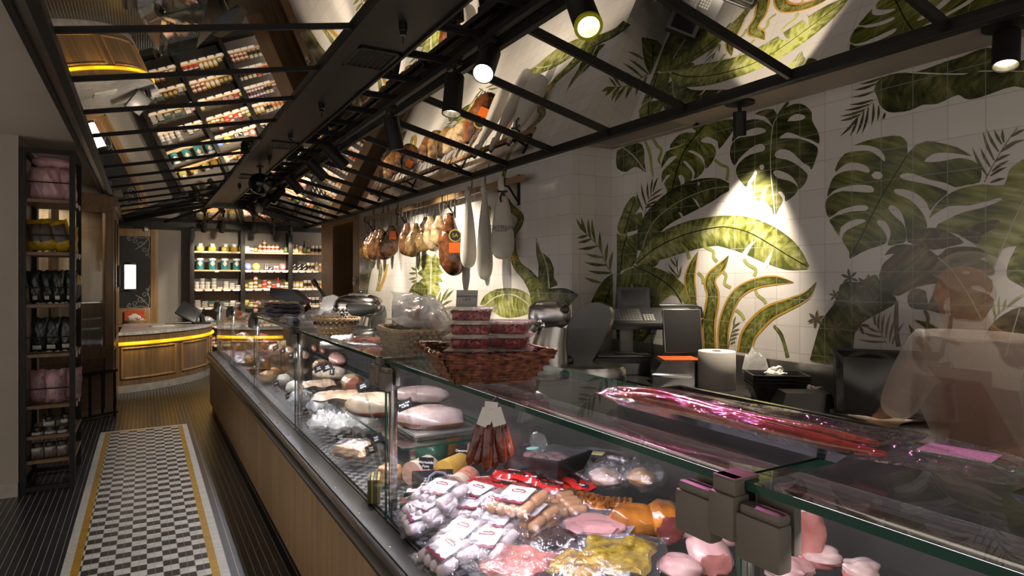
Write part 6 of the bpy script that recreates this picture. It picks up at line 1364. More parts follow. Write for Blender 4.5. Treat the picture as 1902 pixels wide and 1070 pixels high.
for i in range(4): put('slab', MB().box((-.055, -.02 + i * .0125, -.055), (.055, -.009 + i * .0125, .04), .003), M('yellow rind', (.26, .21, .03), .5) if i % 2 == 0 else M('dark rind', (.06, .05, .02), .4), t)
lump('cheese_block', 725, 880, .76, (.05, .04, .04), 'tan cheese block behind the near post on the deck', 'cheese', [LOAF, LOAF], -50, 44, sq=.5)
fp = None
for i in range(20):
    x = .87 + .13 * (i % 4); y = 7.15 + .26 * (i // 4)
    lab = 'flat silvery pack on the far deck, %s row from the glass, %s from near' % (ORD[i % 4], ORD[i // 4])
    if fp is None:
        fp = thing('flat_pack', lab, 'pack', (x, y, .72), 0, 'flat packs at the far end of the deck'); put('film', MB().pillow((0, 0, .012), .12, .24, .022, 10, 12, 5, .35, .4), FILMS, fp); put('meat', MB().pillow((0, 0, .011), .09, .2, .014, 8, 8, 2, .2, .4), PHAM, fp)
    else: dup(fp, (x, y, .72 if x < .96 else deckz(x) + .004), .06 * math.sin(i * 2.1), lab)
for i, (u, v, z, m, r) in enumerate(((478, 690, .76, DARKS, (.07, .06, .05)), (495, 700, .76, LOAF, (.07, .06, .05)), (515, 690, .78, TS, (.08, .05, .045)), (530, 705, .77, SOAP, (.08, .06, .05)), (498, 676, .78, ORM, (.07, .05, .05)), (465, 668, .76, LOAF, (.08, .06, .05)), (548, 720, .77, SOAP, (.07, .06, .05)))):
    lump('cold_meat', u, v, z, r, 'rounded cold meat piece on the middle of the lower deck, %s of seven' % ORD[i], 'cold cut', [m, m], 20 * i, 70 + i, grp='cold meat pieces on the lower deck')
# ---- chorizo bunch hanging in front of the glass
hb = P(912, 762, X=.742); ch = thing('chorizo_bunch', 'bunch of dark red chorizo hanging from the glass edge with white tags', 'sausages', hb)
CHO = M('chorizo skin', (.075, .010, .006), .25, 0, .6, 26, .35, 50, coat=.35, col2=(.19, .035, .012))
for i, (dx, ln, tl, dy) in enumerate(((-.036, .120, .30, .0), (-.022, .115, .20, -.014), (-.006, .125, .06, -.020), (.010, .120, -.04, -.018), (.024, .112, -.16, -.008), (.036, .100, -.30, .002), (-.012, .115, .12, .012), (.016, .112, -.10, .012))):
    s = sausage_mb(ln, .0135, .008 if i % 2 else -.008, i).xf(Matrix.Translation((0, 0, -ln / 2)) @ Matrix.Rotation(PI / 2, 4, 'Y'))
    s.xf(Matrix.Translation((dx * .55, dy, -.022)) @ Matrix.Rotation(tl, 4, 'Y')); put('sausage', s.xf(Matrix.Rotation(math.radians(-30), 4, 'Z')), CHO, ch)
put('string', MB().tube([(0, 0, -.03), (0, 0, .02), (.02, .01, GT + .002 - hb.z), (.045, .02, GT + .002 - hb.z)], .0015, 5), CORD, ch)
for (x, z, a, b) in ((-.012, -.012, .35, -.1), (.016, -.01, -.3, .1), (.0, .004, .1, -.25)):
    tg = MB().box((-.016, -.0006, -.022), (.016, .0006, .022)).xf(Matrix.Rotation(math.radians(-30), 4, 'Z') @ Matrix.Translation((x, -.03 - b * .01, z)) @ Matrix.Rotation(a, 4, 'Y') @ Matrix.Rotation(b, 4, 'X')); put('tag', tg, PAPER, ch, False)
# ================================================================ on top of the glass
def brown_basket():
    t = thing('wicker_basket', 'flared brown wicker basket holding the red berry tubs on the glass top', 'basket', (.885, 1.70, GT + .0005), math.radians(-12))
    W1 = M('brown willow', (.10, .035, .014), .4, 0, .7, 50, .3, 80, col2=(.26, .10, .04)); mb = MB(); rows = 9; hx0, hy0, hx1, hy1, H = .110, .118, .165, .178, .088
    def rect(f, n, ph):
        a, b = hx0 + (hx1 - hx0) * f, hy0 + (hy1 - hy0) * f; pts = []
        per = [(-a, -b), (a, -b), (a, b), (-a, b), (-a, -b)]
        for s in range(4):
            for j in range(n):
                u = j / n; x = per[s][0] + (per[s + 1][0] - per[s][0]) * u; y = per[s][1] + (per[s + 1][1] - per[s][1]) * u
                w = .0045 * (1 if (j + ph) % 2 else -1); nx, ny = [(0, -1), (1, 0), (0, 1), (-1, 0)][s]; lift = .008 * math.sin(PI * u) * f
                pts.append((x + nx * w, y + ny * w, H * f + .004 - lift))
        return pts + pts[:1]
    for k in range(rows): mb.tube(rect((k + .4) / rows, 9, k), .0052, 5, False)
    put('weave', mb, W1, t); rb = MB()
    for ph in (0, 2.1, 4.2):
        q = rect(1.0, 12, 0); rb.tube([(x + .006 * math.cos(i * .9 + ph), y + .006 * math.cos(i * .9 + ph), z + .006 * math.sin(i * .9 + ph)) for i, (x, y, z) in enumerate(q)], .0045, 5, False)
    put('rim', rb, W1, t); put('base', MB().box((-hx0, -hy0, .001), (hx0, hy0, .006)), W1, t); st = MB()
    for s in (-1, 1):
        for j in range(8):
            u = -1 + 2 * (j + .5) / 8; st.tube([(hx0 * u, s * hy0, .003), (hx1 * u, s * hy1, H)], .004, 5); st.tube([(s * hx0, hy0 * u, .003), (s * hx1, hy1 * u, H)], .004, 5)
    put('stakes', st, W1, t)
brown_basket()
BERRY = M('red currants', (.24, .018, .022), .22, 0, .6, 40, coat=.3); TUBP = THIN('clear tub plastic', (.95, .95, .95), .035, .05, .15, 40, haze=.02); LIDP = THIN('frosted lid', (.88, .86, .86), .05, .12, .2, 40, haze=.22)
tub0 = None
def tub(x, y, z, lab, rz=0):
    global tub0
    if tub0 is None:
        t = tub0 = thing('berry_tub', lab, 'tub', (x, y, z), rz, 'tubs of red berries in the brown basket')
        w, d, h = .128, .092, .038
        mb = tray_mb(w, d, h, .86); put('tub', mb, TUBP, t, False)
        bm = MB(); rnd = random.Random(3)
        bm.mat(0).box((-w * .41, -d * .40, .002), (w * .41, d * .40, h * .8), .006)
        for i in range(150):
            s = i % 4; u = rnd.uniform(-1, 1); zz = rnd.uniform(.006, h * .82); f = .86 + .14 * zz / h; q = .44 * f
            x_, y_ = [(u * w * q, -d * q), (w * q, u * d * q), (u * w * q, d * q), (-w * q, u * d * q)][s]
            bm.blob((x_, y_, zz), (.0042,) * 3, 6, 4)
        put('berries', bm, BERRY, t)
        put('lid', MB().box((-w / 2 - .010, -d / 2 - .010, h + .0005), (w / 2 + .010, d / 2 + .010, h + .0035), .001).box((-w * .42, -d * .42, h - .004), (w * .42, d * .42, h + .001), .002), LIDP, t, False); return t
    return dup(tub0, (x, y, z), rz, lab)
for i in range(5): tub(.845, 1.70, GT + .0075 + .0415 * i, 'berry tub in the left stack of the brown basket, %s' % ['lowest and hidden by the basket', 'second up, at the basket rim', 'third up', 'fourth up', 'topmost under the price sign'][i], math.radians(-38 + 1.5 * i))
for i in range(4): tub(.955, 1.665, GT + .0075 + .0415 * i, 'berry tub in the right stack of the brown basket, %s' % ['lowest and hidden by the basket', 'second up, at the basket rim', 'third up', 'topmost'][i], math.radians(-36 - 2 * i))
ps = thing('price_sign', 'grey price sign standing on the topmost berry tub', 'sign', (.835, 1.715, GT + .0075 + .0415 * 5), 0, rot=(-.18, 0, math.radians(-42)))
put('card', MB().box((-.033, -.001, 0), (.033, .001, .05)), M('grey card', (.33, .32, .30), .5), ps, False); put('lettering', text_mb('GRANADA 250\n1,69 €', .0095).xf(Matrix.Translation((0, -.0018, .026)) @ Matrix.Rotation(PI / 2, 4, 'X')), M('dark print', (.05, .05, .05), .6), ps, False)
# seagrass basket with clear tubs and bags
sb = thing('seagrass_basket', 'rectangular grey seagrass basket of clear tubs on the glass top', 'basket', (1.0, 2.50, GT + .0005), math.radians(-8))
mb = MB()
for k in range(6):
    f = k / 5; a, b = .13 + .022 * f, .165 + .025 * f
    pts = []
    for j in range(81):
        t_ = 2 * PI * j / 80; c_, s_ = math.cos(t_), math.sin(t_); q = (abs(c_) ** 5 + abs(s_) ** 5) ** -.2; w = .004 * (1 if j % 2 else -1) * (1 if k % 2 else -1)
        pts.append(((a * q + w) * c_, (b * q + w) * s_, .008 + .078 * f))
    mb.tube(pts, .0085, 6, False)
put('weave', mb, WICK2, sb); put('base', MB().box((-.12, -.15, .001), (.12, .15, .008)), WICK2, sb); put('rim', MB().tube([(p_[0], p_[1], .092) for p_ in pts], .009, 6, False), WICK, sb)
CURED = M('dry red sausage bits', (.30, .10, .03), .4, 0, .6, 30)
for i, (x, y, h, cm2) in enumerate(((.93, 2.60, .11, DARKS), (.95, 2.50, .12, CURED), (1.02, 2.60, .10, CURED), (1.0, 2.42, .11, DARKS), (1.08, 2.50, .12, CURED))):
    t = thing('clear_tub', 'tall clear plastic tub of cured meat in the seagrass basket, %s' % ['back left', 'front left', 'back right', 'front middle', 'right'][i], 'tub', (x, y, GT + .010), .5 * i, 'clear tubs in the seagrass basket')
    put('tub', MB().lathe([(0, 0), (.034, 0), (.042, h), (.045, h), (.045, h + .004)], n=20), TUBP, t); put('contents', MB().lathe([(0, .004), (.031, .004), (.034, h * .45), (0, h * .5)], n=14), cm2, t); put('lid', MB().lathe([(.047, h + .004), (.047, h + .01), (0, h + .01)], n=20), LIDP, t)
for i, (x, y, z, s, m) in enumerate(((.97, 2.46, .165, .21, CURED), (1.05, 2.44, .15, .19, CURED), (1.00, 2.36, .13, .16, CURED), (1.06, 2.62, .16, .18, None))):
    t = thing('plastic_bag', 'crinkled clear bag among the tubs of the seagrass basket, %s' % ['topmost', 'with orange meat', 'lowest at the right', 'at the back'][i], 'bag', (x, y, GT + z), .7 * i, 'bags in the seagrass basket', rot=(.9, .2, .7 * i))
    put('bag', MB().pillow((0, 0, 0), s, s * .8, .06, 14, 12, 60 + i, .22, .5), CRUMP, t)
    if m: put('meat', MB().blob((0, -.01, 0), (s * .22, s * .2, .016), 12, 8, wob=.2, seed=i), m, t)
ob = thing('woven_basket', 'round pale woven basket with a purple zigzag on the far glass top', 'basket', (.90, 3.45, GT + .0005)); woven('o', 0, .085, .122, .082, 24, 6, .95, 1.0, .006, .0065, mats=[WICK], root=ob); put('zigzag', MB().tube([((.120 + .003) * math.cos(2 * PI * j / 48) * .95, .123 * math.sin(2 * PI * j / 48), .062 + .008 * (1 if j % 2 else -1)) for j in range(49)], .0035, 5, False), WICKD, ob)
tg = thing('serving_tongs', 'striped black and white tongs sticking out of the woven basket', 'tongs', (.93, 3.42, GT + .06))
for k in range(5):
    a = k * 1.2; put('ring', MB().tube([(.018 * math.cos(x + a), .018 * math.sin(x + a) + .008 * k - .015, .03 + .01 * k + .01 * math.sin(3 * x)) for x in [i * .6 for i in range(11)]], .004, 5), BLACKPL if k % 2 else PAPER, tg)
flat_pack('sliced_meat_pack', 688, 634, GT + .008, .22, .16, 'vacuum pack of red meat slices lying on the glass left of the seagrass basket', 'meat pack', lambda t: put('slices', MB().pillow((0, 0, .008), .17, .09, .016, 14, 10, 6, .3, .4), M('sliced red ham', (.34, .09, .07), .35, 0, .6, 40), t), -40, 0, FILM, .02)
for i in range(7):
    t = thing('meat_pouch', 'silvery meat pouch in the pile on the far glass top, %s' % ['lowest of seven', 'second up', 'third up', 'fourth up', 'fifth up', 'sixth up', 'topmost of seven'][i], 'meat pack', (.93 + .014 * math.sin(2.7 * i), 5.2 + .02 * math.cos(3.1 * i), GT + .002 + .0155 * i), .25 * math.sin(1.9 * i), 'pouches piled on the far glass top')
    put('film', MB().pillow((0, 0, .008), .27, .36, .02, 14, 14, i, .45, .4), FILMS, t); put('meat', MB().pillow((0, 0, .008), .22, .28, .0165, 12, 12, i + 5, .3, .4), M('sliced dark ham', (.22, .05, .04), .3, 0, .7, 45), t)
for i, (x, y) in enumerate(((1.02, 4.45), (1.08, 4.22))): 
    t = thing('plastic_bag', 'crinkled clear bag lying on the far glass top, %s' % ['behind', 'in front'][i], 'bag', (x, y, GT + .001), i); put('bag', MB().pillow((0, 0, .035), .22, .2, .07, 14, 12, i + 80, .4, .5), CRUMP, t); put('meat', MB().blob((0, 0, .025), (.07, .06, .018), 12, 8, wob=.15), CURED, t)
t = thing('oil_bottle', 'small dark bottle with a red cap behind the far pouches', 'bottle', (1.12, 5.15, GT + .001)); put('bottle', MB().lathe([(0, 0), (.028, 0), (.028, .07), (.012, .09), (.012, .105)], n=14), M('dark red bottle', (.10, .02, .015), .1), t); put('cap', MB().lathe([(.014, .1), (.014, .12), (0, .12)], n=12), RL_, t)
# long sausage pouch and black trays at the near end
def blacktray(x0, x1, y0, y1, lab):
    t = thing('black_tray', lab, 'tray', ((x0 + x1) / 2, (y0 + y1) / 2, GT + .0035)); put('tray', tray_mb(x1 - x0 - .024, y1 - y0 - .024, .022, .93), M('gloss black tray', (.010, .010, .011), .10, 0, .1, coat=.5), t, False)
blacktray(.955, 1.195, .60, 1.20, 'long glossy black tray under the sausage pouch on the glass top'); blacktray(.96, 1.195, -.15, .385, 'glossy black tray at the near right corner of the glass top')
sp_ = thing('sausage_pouch', 'long clear pouch holding two red sausages with a price label at one end', 'sausage pack', (.985, .80, GT + .034), 0)
LRS = M('long red sausage', (.36, .045, .012), .18, 0, .45, 22, .15, 50, coat=.6)
for s in (0, 1):
    pts = [(-.02 + s * .03 + .035 * (t_ - .5) + .014 * s * math.sin(PI * t_), .355 - .60 * t_ + .03 * s, -.002 + .006 * math.sin(6 * t_ + s)) for t_ in [i / 24 for i in range(25)]]
    put('sausage', MB().tube(pts, [.004 + .0115 * min(1, 5 * min(i / 24 + .01, 1.01 - i / 24)) for i in range(25)], 10), LRS, sp_)
put('film', MB().pillow((0, 0, 0), .82, .135, .038, 26, 10, 6, .18, .35).xf(Matrix.Translation((.02, -.01, 0)) @ Matrix.Rotation(math.radians(-86), 4, 'Z')), FILM, sp_)
put('label', MB().box((-.045, -.03, .0), (.045, .03, .0012)).xf(Matrix.Translation((.042, -.325, .012)) @ Matrix.Rotation(math.radians(-80), 4, 'Z')), LBL, sp_, False)

# ================================================================ machines
def rv(name, label, cat, x, y, z, rz=-30): return thing(name, label, cat, (x, y, z), math.radians(rz))
SLATE = M('anthracite steel', (.10, .098, .095), .32, .8, .08); CAST = M('cast aluminium', (.46, .45, .43), .27, .95, .05)
s1 = rv('meat_slicer', 'near meat slicer with a big dark round blade guard behind the brown basket', 'slicer', 1.835, 2.50, 1.051)
put('base', MB().box((-.23, -.18, 0), (.10, .2, .045), .02), CAST, s1); put('dish', MB().lathe([(0, .03), (.15, .03), (.165, .05), (.165, .115), (.155, .135), (.13, .142), (0, .146)], (.04, -.06, 0), 32, sy=.85), CAST, s1)
put('column', MB().tube([(-.14, .0, .03), (-.155, .0, .14), (-.15, .0, .24), (-.13, .0, .32)], [.10, .095, .085, .07], 24), CAST, s1)
put('head', MB().blob((-.155, -.01, .375), (.105, .085, .07), 22, 14, .75).box((-.235, -.05, .33), (-.13, .05, .345), .006), CAST, s1)
put('arm', MB().tube([(-.25, -.02, .30), (-.2, -.02, .36), (-.14, -.02, .40)], [.03, .03, .02], 12), POLISH, s1)
put('head_knob', MB().lathe([(0, 0), (.017, 0), (.021, .008), (.017, .03), (0, .032)], n=14).xf(Matrix.Translation((-.085, -.075, .40)) @ Matrix.Rotation(PI / 2 - .3, 4, 'X')), BLACKPL, s1)
gp = spline([(-.065, .30), (-.02, .385), (.06, .43), (.135, .41), (.15, .35), (.11, .24), (.04, .12), (-.03, .07), (-.07, .14), (-.065, .30)], 4)[:-1]
put('blade_guard', MB().prism([(x, .03, z) for x, z in gp], (.02, .035, 0)), SLATE, s1); put('blade', MB().prism([(x * .92 - .01, .070, z * .95 + .01) for x, z in gp], (0, .006, 0)), CAST, s1)
for x, z in ((-.115, .085), (-.06, .15)): put('lock_knob', MB().lathe([(.006, -.03), (.006, 0), (.018, 0), (.022, .012), (.016, .026), (0, .028)], n=14).xf(Matrix.Translation((x, -.16 if z < .1 else -.0, z)) @ Matrix.Rotation(PI / 2 - .4, 4, 'X')), BLACKPL, s1)
for x, z in ((-.205, .345), (-.19, .325)): put('screw', MB().lathe([(0, 0), (.011, 0), (.009, .008), (0, .01)], n=12).xf(Matrix.Translation((x, -.085, z)) @ Matrix.Rotation(PI / 2, 4, 'X')), CHROME, s1)
s2 = rv('meat_slicer', 'far meat slicer with a ribbed tilted food carriage and a black handle', 'slicer', 1.50, 5.0, 1.051)
put('base', MB().box((-.28, -.2, 0), (.25, .22, .07), .03), CAST, s2); put('body', MB().tube([(-.10, 0, .05), (-.06, 0, .18), (.0, 0, .28)], [.16, .15, .10], 24), POLISH, s2)
put('hood', MB().blob((-.02, .0, .33), (.20, .13, .095), 24, 14, .85), POLISH, s2); put('dark_panel', MB().blob((.02, -.10, .31), (.12, .045, .055), 16, 10, .6), SLATE, s2)
put('blade_cover', MB().lathe([(0, 0), (.16, 0), (.165, .02), (0, .03)], n=30).xf(Matrix.Translation((.02, .12, .25)) @ Matrix.Rotation(PI / 2, 4, 'X')), CAST, s2)
put('knob', MB().blob((-.0, -.02, .435), (.03, .03, .02), 12, 8), BLACKPL, s2); put('top_plate', MB().box((-.09, -.06, .39), (.07, .06, .43), .015), CAST, s2)
cr = MB().prism([(-.36, -.05, .15), (-.30, -.05, .12), (-.17, -.05, .40), (-.21, -.05, .42), (-.29, -.05, .40)], (0, .03, 0))
put('carriage', cr, CAST, s2); put('carriage_ribs', MB().prism([(-.27, .0, .20), (-.12, .0, .20), (-.10, .0, .40), (-.20, .0, .40)], (0, .02, 0)), STEEL, s2)
put('handle', MB().cyl((-.27, -.03, .39), (-.35, -.03, .50), .012).cyl((-.345, -.03, .49), (-.375, -.03, .535), .021), BLACKPL, s2); put('foot_knob', MB().cyl((-.26, -.08, .13), (-.22, -.08, .02), .02), CHROME, s2)
sg_ = tag(put('sneeze_panel', MB().box((-.20, -.012, 0), (.20, .012, .33), .01), M('satin grey panel', (.26, .25, .24), .3, .8, .05)), 'upright grey metal panel behind the far slicer', 'panel'); sg_.location = (1.93, 4.92, 1.051); sg_.rotation_euler = (0, 0, math.radians(-36))
# label printing scale
sc_ = rv('counter_scale', 'dark grey label printing scale with a keyboard console and a screen on the service counter', 'scale', 2.86, 3.42, .951)
put('body', MB().box((-.22, -.13, 0), (.17, .14, .115), .012), DKGREY, sc_); put('weighing_plate', MB().box((-.24, -.15, .118), (.18, .15, .132), .004), SLATE, sc_); put('column', MB().box((.0, .05, .13), (.085, .11, .34), .006), M('light grey plastic', (.42, .41, .39), .4), sc_)
cm3 = Matrix.Translation((.09, -.02, .37)) @ Matrix.Rotation(math.radians(28), 4, 'X')
con = put('console', MB().box((-.20, -.10, -.03), (.20, .11, .03), .014).xf(cm3), DKGREY, sc_)
put('keypad', MB().box((-.175, -.08, .030), (.035, .085, .034), .002).xf(cm3), M('keypad grey', (.17, .17, .16), .5), con)
kb = MB()
for i in range(9):
    for j in range(7): kb.box((-.170 + .0225 * i, -.075 + .0225 * j, .034), (-.170 + .0225 * i + .018, -.075 + .0225 * j + .016, .0375), .001)
put('keys', kb.xf(cm3), M('key grey', (.30, .30, .28), .5), con)
kb = MB()
for i in range(4):
    for j in range(4): kb.box((.045 + .019 * i, -.075 + .021 * j, .030), (.045 + .019 * i + .014, -.075 + .021 * j + .015, .036), .001)
put('number_keys', kb.xf(cm3), M('number key grey', (.46, .45, .42), .5), con); put('printer_slot', MB().box((.05, .02, .03), (.17, .09, .036), .002).mat(1).box((.07, .05, .036), (.12, .08, .038)), [BLACKPL, PAPER], con); 
sm = Matrix.Translation((.09, .08, .50)) @ Matrix.Rotation(math.radians(-8), 4, 'X')
dsp = put('display', MB().box((-.115, -.03, -.075), (.115, .03, .085), .010).xf(sm), DKGREY, sc_); put('screen', MB().box((-.085, -.032, -.045), (.085, -.0295, .065)).xf(sm), M('dark screen', (.02, .021, .023), .12), dsp); put('hinge', MB().cyl((-.05, .07, .425), (.23, .07, .425), .012), BLACKPL, sc_)
put('cable', MB().tube([(.20, .05, .34), (.21, .02, .22), (.22, .02, .08), (.28, .06, .01)], .004, 6), BLACKPL, sc_)
bx = tag(put('tape_dispenser', MB().box((-.07, -.02, 0), (.07, .02, .018), .005), BLACKPL), 'small black pen like tool lying on the scale plate', 'tool'); bx.location = (2.83, 3.36, 1.0835); bx.rotation_euler = (0, 0, -.6)
bt_ = thing('steel_bottle', 'steel bottle standing behind the scale by the wall step', 'bottle', (2.84, 3.74, .951)); put('body', MB().lathe([(0, 0), (.05, 0), (.05, .10), (.035, .22), (.02, .26), (0, .26)], n=18), CAST, bt_); put('base_band', MB().lathe([(.052, 0), (.052, .05), (.05, .052)], n=18), DKGREY, bt_)
# heat sealer
hs = rv('heat_sealer', 'open tray heat sealer with a black lid, orange plate and black handle', 'sealer', 2.875, 2.89, .951)
put('body', MB().box((-.10, -.06, 0), (.16, .16, .145), .005), STEEL, hs); put('front_frame', MB().prism([(-.20, -.15, 0), (.05, -.15, 0), (.05, -.15, .15), (-.14, -.15, .15), (-.20, -.15, .07)], (0, .012, 0)).box((-.14, -.15, .135), (.05, .10, .15), .004), POLISH, hs)
put('front_bar', MB().cyl((-.21, -.165, .075), (.03, -.165, .06), .009), CHROME, hs); put('film_roll', MB().cyl((-.08, -.09, .09), (.0, -.09, .09), .04), PAPER, hs); put('orange_plate', MB().box((-.12, -.10, .151), (.10, .10, .156), .001), M('orange rubber', (.42, .08, .015), .5), hs)
lm = Matrix.Translation((.03, .10, .155)) @ Matrix.Rotation(math.radians(-12), 4, 'X')
put('lid', MB().box((-.10, -.012, .02), (.145, .035, .30), .008).xf(lm), STEEL, hs); put('lid_plate', MB().box((-.095, -.02, .022), (.138, -.012, .296), .003).xf(lm), M('matt black lid plate', (.010, .010, .010), .75, spec=.2), hs); put('handle', MB().tube([(-.115, .01, .325), (.10, .01, .325), (.15, .015, .31), (.165, .03, .25)], .013, 10).xf(lm), BLACKPL, hs)
put('switch', MB().box((.165, .02, .12), (.172, .05, .15), .002), M('green switch', (.01, .25, .15), .3), hs)
pr = thing('paper_roll', 'large white paper towel roll standing on the service counter', 'paper roll', (2.93, 2.645, .951)); put('paper', MB().lathe([(.032, 0), (.105, 0), (.107, .004), (.107, .216), (.105, .22), (.032, .22)], n=40), M('towel paper', (.66, .62, .57), .9, 0, .03, 20), pr); put('core', MB().lathe([(.032, .22), (.030, .2205), (.030, .0), (.0, .001)], n=24), M('card core', (.30, .24, .17), .9), pr)
one('plastic_sheet', MB().pillow((0, 0, 0), .16, .02, .2, 8, 8, 4, .2, .4), M('white plastic sheet', (.55, .54, .53), .3, 0, .1, 12, .3, 20), 'crumpled white plastic sheet leaning on the splashback beside the paper roll', 'sheet', (3.09, 2.50, 1.06), (0, 0, math.radians(-78)))
tb0 = None
for i in range(4):
    lab = 'black food tray nested in the stack beside the paper roll, %s' % ['lowest', 'second up', 'third up', 'topmost holding crumpled paper'][i]; z = .954 + .018 * i
    if tb0 is None: tb0 = thing('food_tray', lab, 'tray', (2.93, 2.235, z), math.radians(-38), 'stacked black food trays'); put('tray', tray_mb(.27, .19, .085, .8), BLACKPL, tb0, False)
    else: dup(tb0, (2.93, 2.235, z), math.radians(-38), lab)
one('crumpled_paper', MB().blob((0, 0, 0), (.075, .05, .028), 18, 10, wob=.35, seed=5).blob((.05, .02, .012), (.045, .04, .03), 14, 9, wob=.4, seed=6), PAPER, 'crumpled white paper lying in the topmost black tray', 'paper', (2.93, 2.235, 1.078), .4)
one('storage_box', MB().prism([(-.14, -.09, 0), (.14, -.09, 0), (.14, .09, 0), (-.14, .09, 0)], (0, 0, .006)).add([(-.14, -.09, .006), (.14, -.09, .006), (.14, .09, .006), (-.14, .09, .006), (-.105, -.065, .095), (.105, -.065, .095), (.105, .065, .095), (-.105, .065, .095)], [(4, 5, 6, 7), (0, 1, 5, 4), (1, 2, 6, 5), (2, 3, 7, 6), (3, 0, 4, 7)]), M('brown black box', (.03, .024, .02), .4), 'upturned brown black food box in front of the stacked trays', 'box', (2.80, 1.98, .951), math.radians(-35), smooth=False)
one('garlic_net', MB().blob((0, 0, 0), (.045, .04, .05), 18, 12, wob=.25, seed=3), M('speckled paper', (.40, .37, .33), .8, 0, .6, 60), 'speckled crumpled ball of paper beside the large black platter', 'paper', P(1512, 735, Z=1.0))
bp_ = thing('black_platter', 'large glossy black platter propped up against the splashback', 'platter', (2.93, 1.62, .96), 0, rot=(math.radians(62), 0, math.radians(-55)))
put('platter', tray_mb(.46, .30, .03, .86).xf(Matrix.Translation((0, .165, 0))), M('gloss black platter', (.012, .010, .010), .10, 0, .1, coat=.5), bp_, False)
one('cutting_board', MB().box((-.30, -.008, 0), (.30, .008, .25), .006), M('dark maroon board', (.045, .022, .020), .35, 0, .1), 'dark maroon board standing against the leaf painted tiles behind the platter', 'board', (3.105, 1.62, .951), (-.06, 0, math.radians(-88)))
cl_ = [P(u, v, Z=.968) for u, v in ((1440, 746), (1478, 756), (1508, 752), (1556, 767), (1610, 778), (1660, 782), (1704, 780), (1738, 772), (1748, 780))]
one('rolled_cloth', MB().tube([p - cl_[4] for p in spline([tuple(p) for p in cl_], 4) and [Vector(q) for q in spline([tuple(p) for p in cl_], 4)]], [.009 + .004 * math.sin(i * 1.3) for i in range(33)], 9), M('cream cloth', (.56, .47, .38), .9, 0, .08, 20, .2, 60), 'rolled cream cloth lying along the front of the service counter', 'cloth', cl_[4])
# customer display and till
cd_ = rv('pole_display', 'dark wedge shaped display on a grey pole beyond the far slicer', 'display', 1.45, 7.5, 1.051); put('pole', MB().box((-.03, -.03, 0), (.03, .03, .30), .004), M('mid grey metal', (.17, .17, .17), .4, .5), cd_); put('foot', MB().box((-.09, -.08, 0), (.09, .08, .015), .004), DKGREY, cd_)
put('housing', MB().prism([(-.21, -.10, .44), (-.21, -.10, .36), (.02, -.10, .27), (.17, -.10, .25), (.19, -.10, .29), (.03, -.10, .42)], (0, .2, 0)), DKGREY, cd_, False); put('screen', MB().box((-.214, -.07, .37), (-.2105, .07, .43)), BLACKPL, cd_)
ti = thing('till_terminal', 'black tilted till screen on the marble top of the reception counter', 'till', (.70, 11.70, .848), math.radians(-8))
put('screen_housing', MB().box((-.17, -.015, -.13), (.17, .025, .13), .01).xf(Matrix.Translation((-.06, -.05, .20)) @ Matrix.Rotation(.55, 4, 'Y') @ Matrix.Rotation(-.55, 4, 'X')), BLACKMETAL, ti); put('stand', MB().tube([(.14, .05, .0), (.12, .05, .12), (.02, .02, .22)], [.05, .04, .03], 10), BLACKPL, ti); put('base', MB().box((-.02, -.08, 0), (.26, .16, .03), .01), BLACKPL, ti)
put('reading_window', MB().box((-.158, -.017, -.118), (.158, -.0145, .118)).xf(Matrix.Translation((-.06, -.05, .20)) @ Matrix.Rotation(.55, 4, 'Y') @ Matrix.Rotation(-.55, 4, 'X')), M('dark screen', (.02, .021, .023), .12), ti)
one('paper_sheet', MB().box((-.16, -.11, 0), (.16, .11, .012), .002), PAPER, 'white paper pad lying left of the till on the marble top', 'paper', (.24, 11.42, .8475), .2)
t = thing('plastic_bag', 'crinkled clear bag lying right of the till on the marble top', 'bag', (.90, 12.05, .848)); put('bag', MB().pillow((0, 0, .04), .26, .2, .08, 14, 12, 83, .4, .5), CRUMP, t)
# ================================================================ the server behind the counter
def GHOST(name, col, a):
    """see-through matt body: lets part of the light straight through, as the long exposure recorded it"""
    m, nt, out = new_mat(name); tr = N(nt, 'ShaderNodeBsdfTransparent'); df = N(nt, 'ShaderNodeBsdfDiffuse')
    nz = N(nt, 'ShaderNodeTexNoise'); nz.inputs['Scale'].default_value = 3; nt.links.new(objco(nt), nz.inputs['Vector'])
    nt.links.new(mixc(nt, nz.outputs[0], [c * .85 for c in col], [min(1, c * 1.15) for c in col]), df.inputs[0])
    mx = N(nt, 'ShaderNodeMixShader'); mx.inputs[0].default_value = a
    nt.links.new(tr.outputs[0], mx.inputs[1]); nt.links.new(df.outputs[0], mx.inputs[2]); nt.links.new(mx.outputs[0], out.inputs[0]); return m
def skin_obj(name, joints, edges, mat_, parent, root=0, sub=2):
    names = list(joints); ix = {n: i for i, n in enumerate(names)}
    me = bpy.data.meshes.new(name); me.from_pydata([joints[n][0] for n in names], [(ix[a], ix[b]) for a, b in edges], [])
    o = bpy.data.objects.new(name, me); COL.objects.link(o); o.parent = parent
    md = o.modifiers.new('skin', 'SKIN'); md.use_smooth_shade = True
    for i, n in enumerate(names):
        r = joints[n][1]; me.skin_vertices[0].data[i].radius = r if isinstance(r, tuple) else (r, r); me.skin_vertices[0].data[i].use_root = (i == root)
    sd = o.modifiers.new('sub', 'SUBSURF'); sd.levels = sub; sd.render_levels = sub
    me.materials.append(mat_); return o
pe = thing('person', 'see-through blurred person in a pale shirt and red brown apron leaning over the counter', 'person', (2.34, .98, 0), math.radians(172))
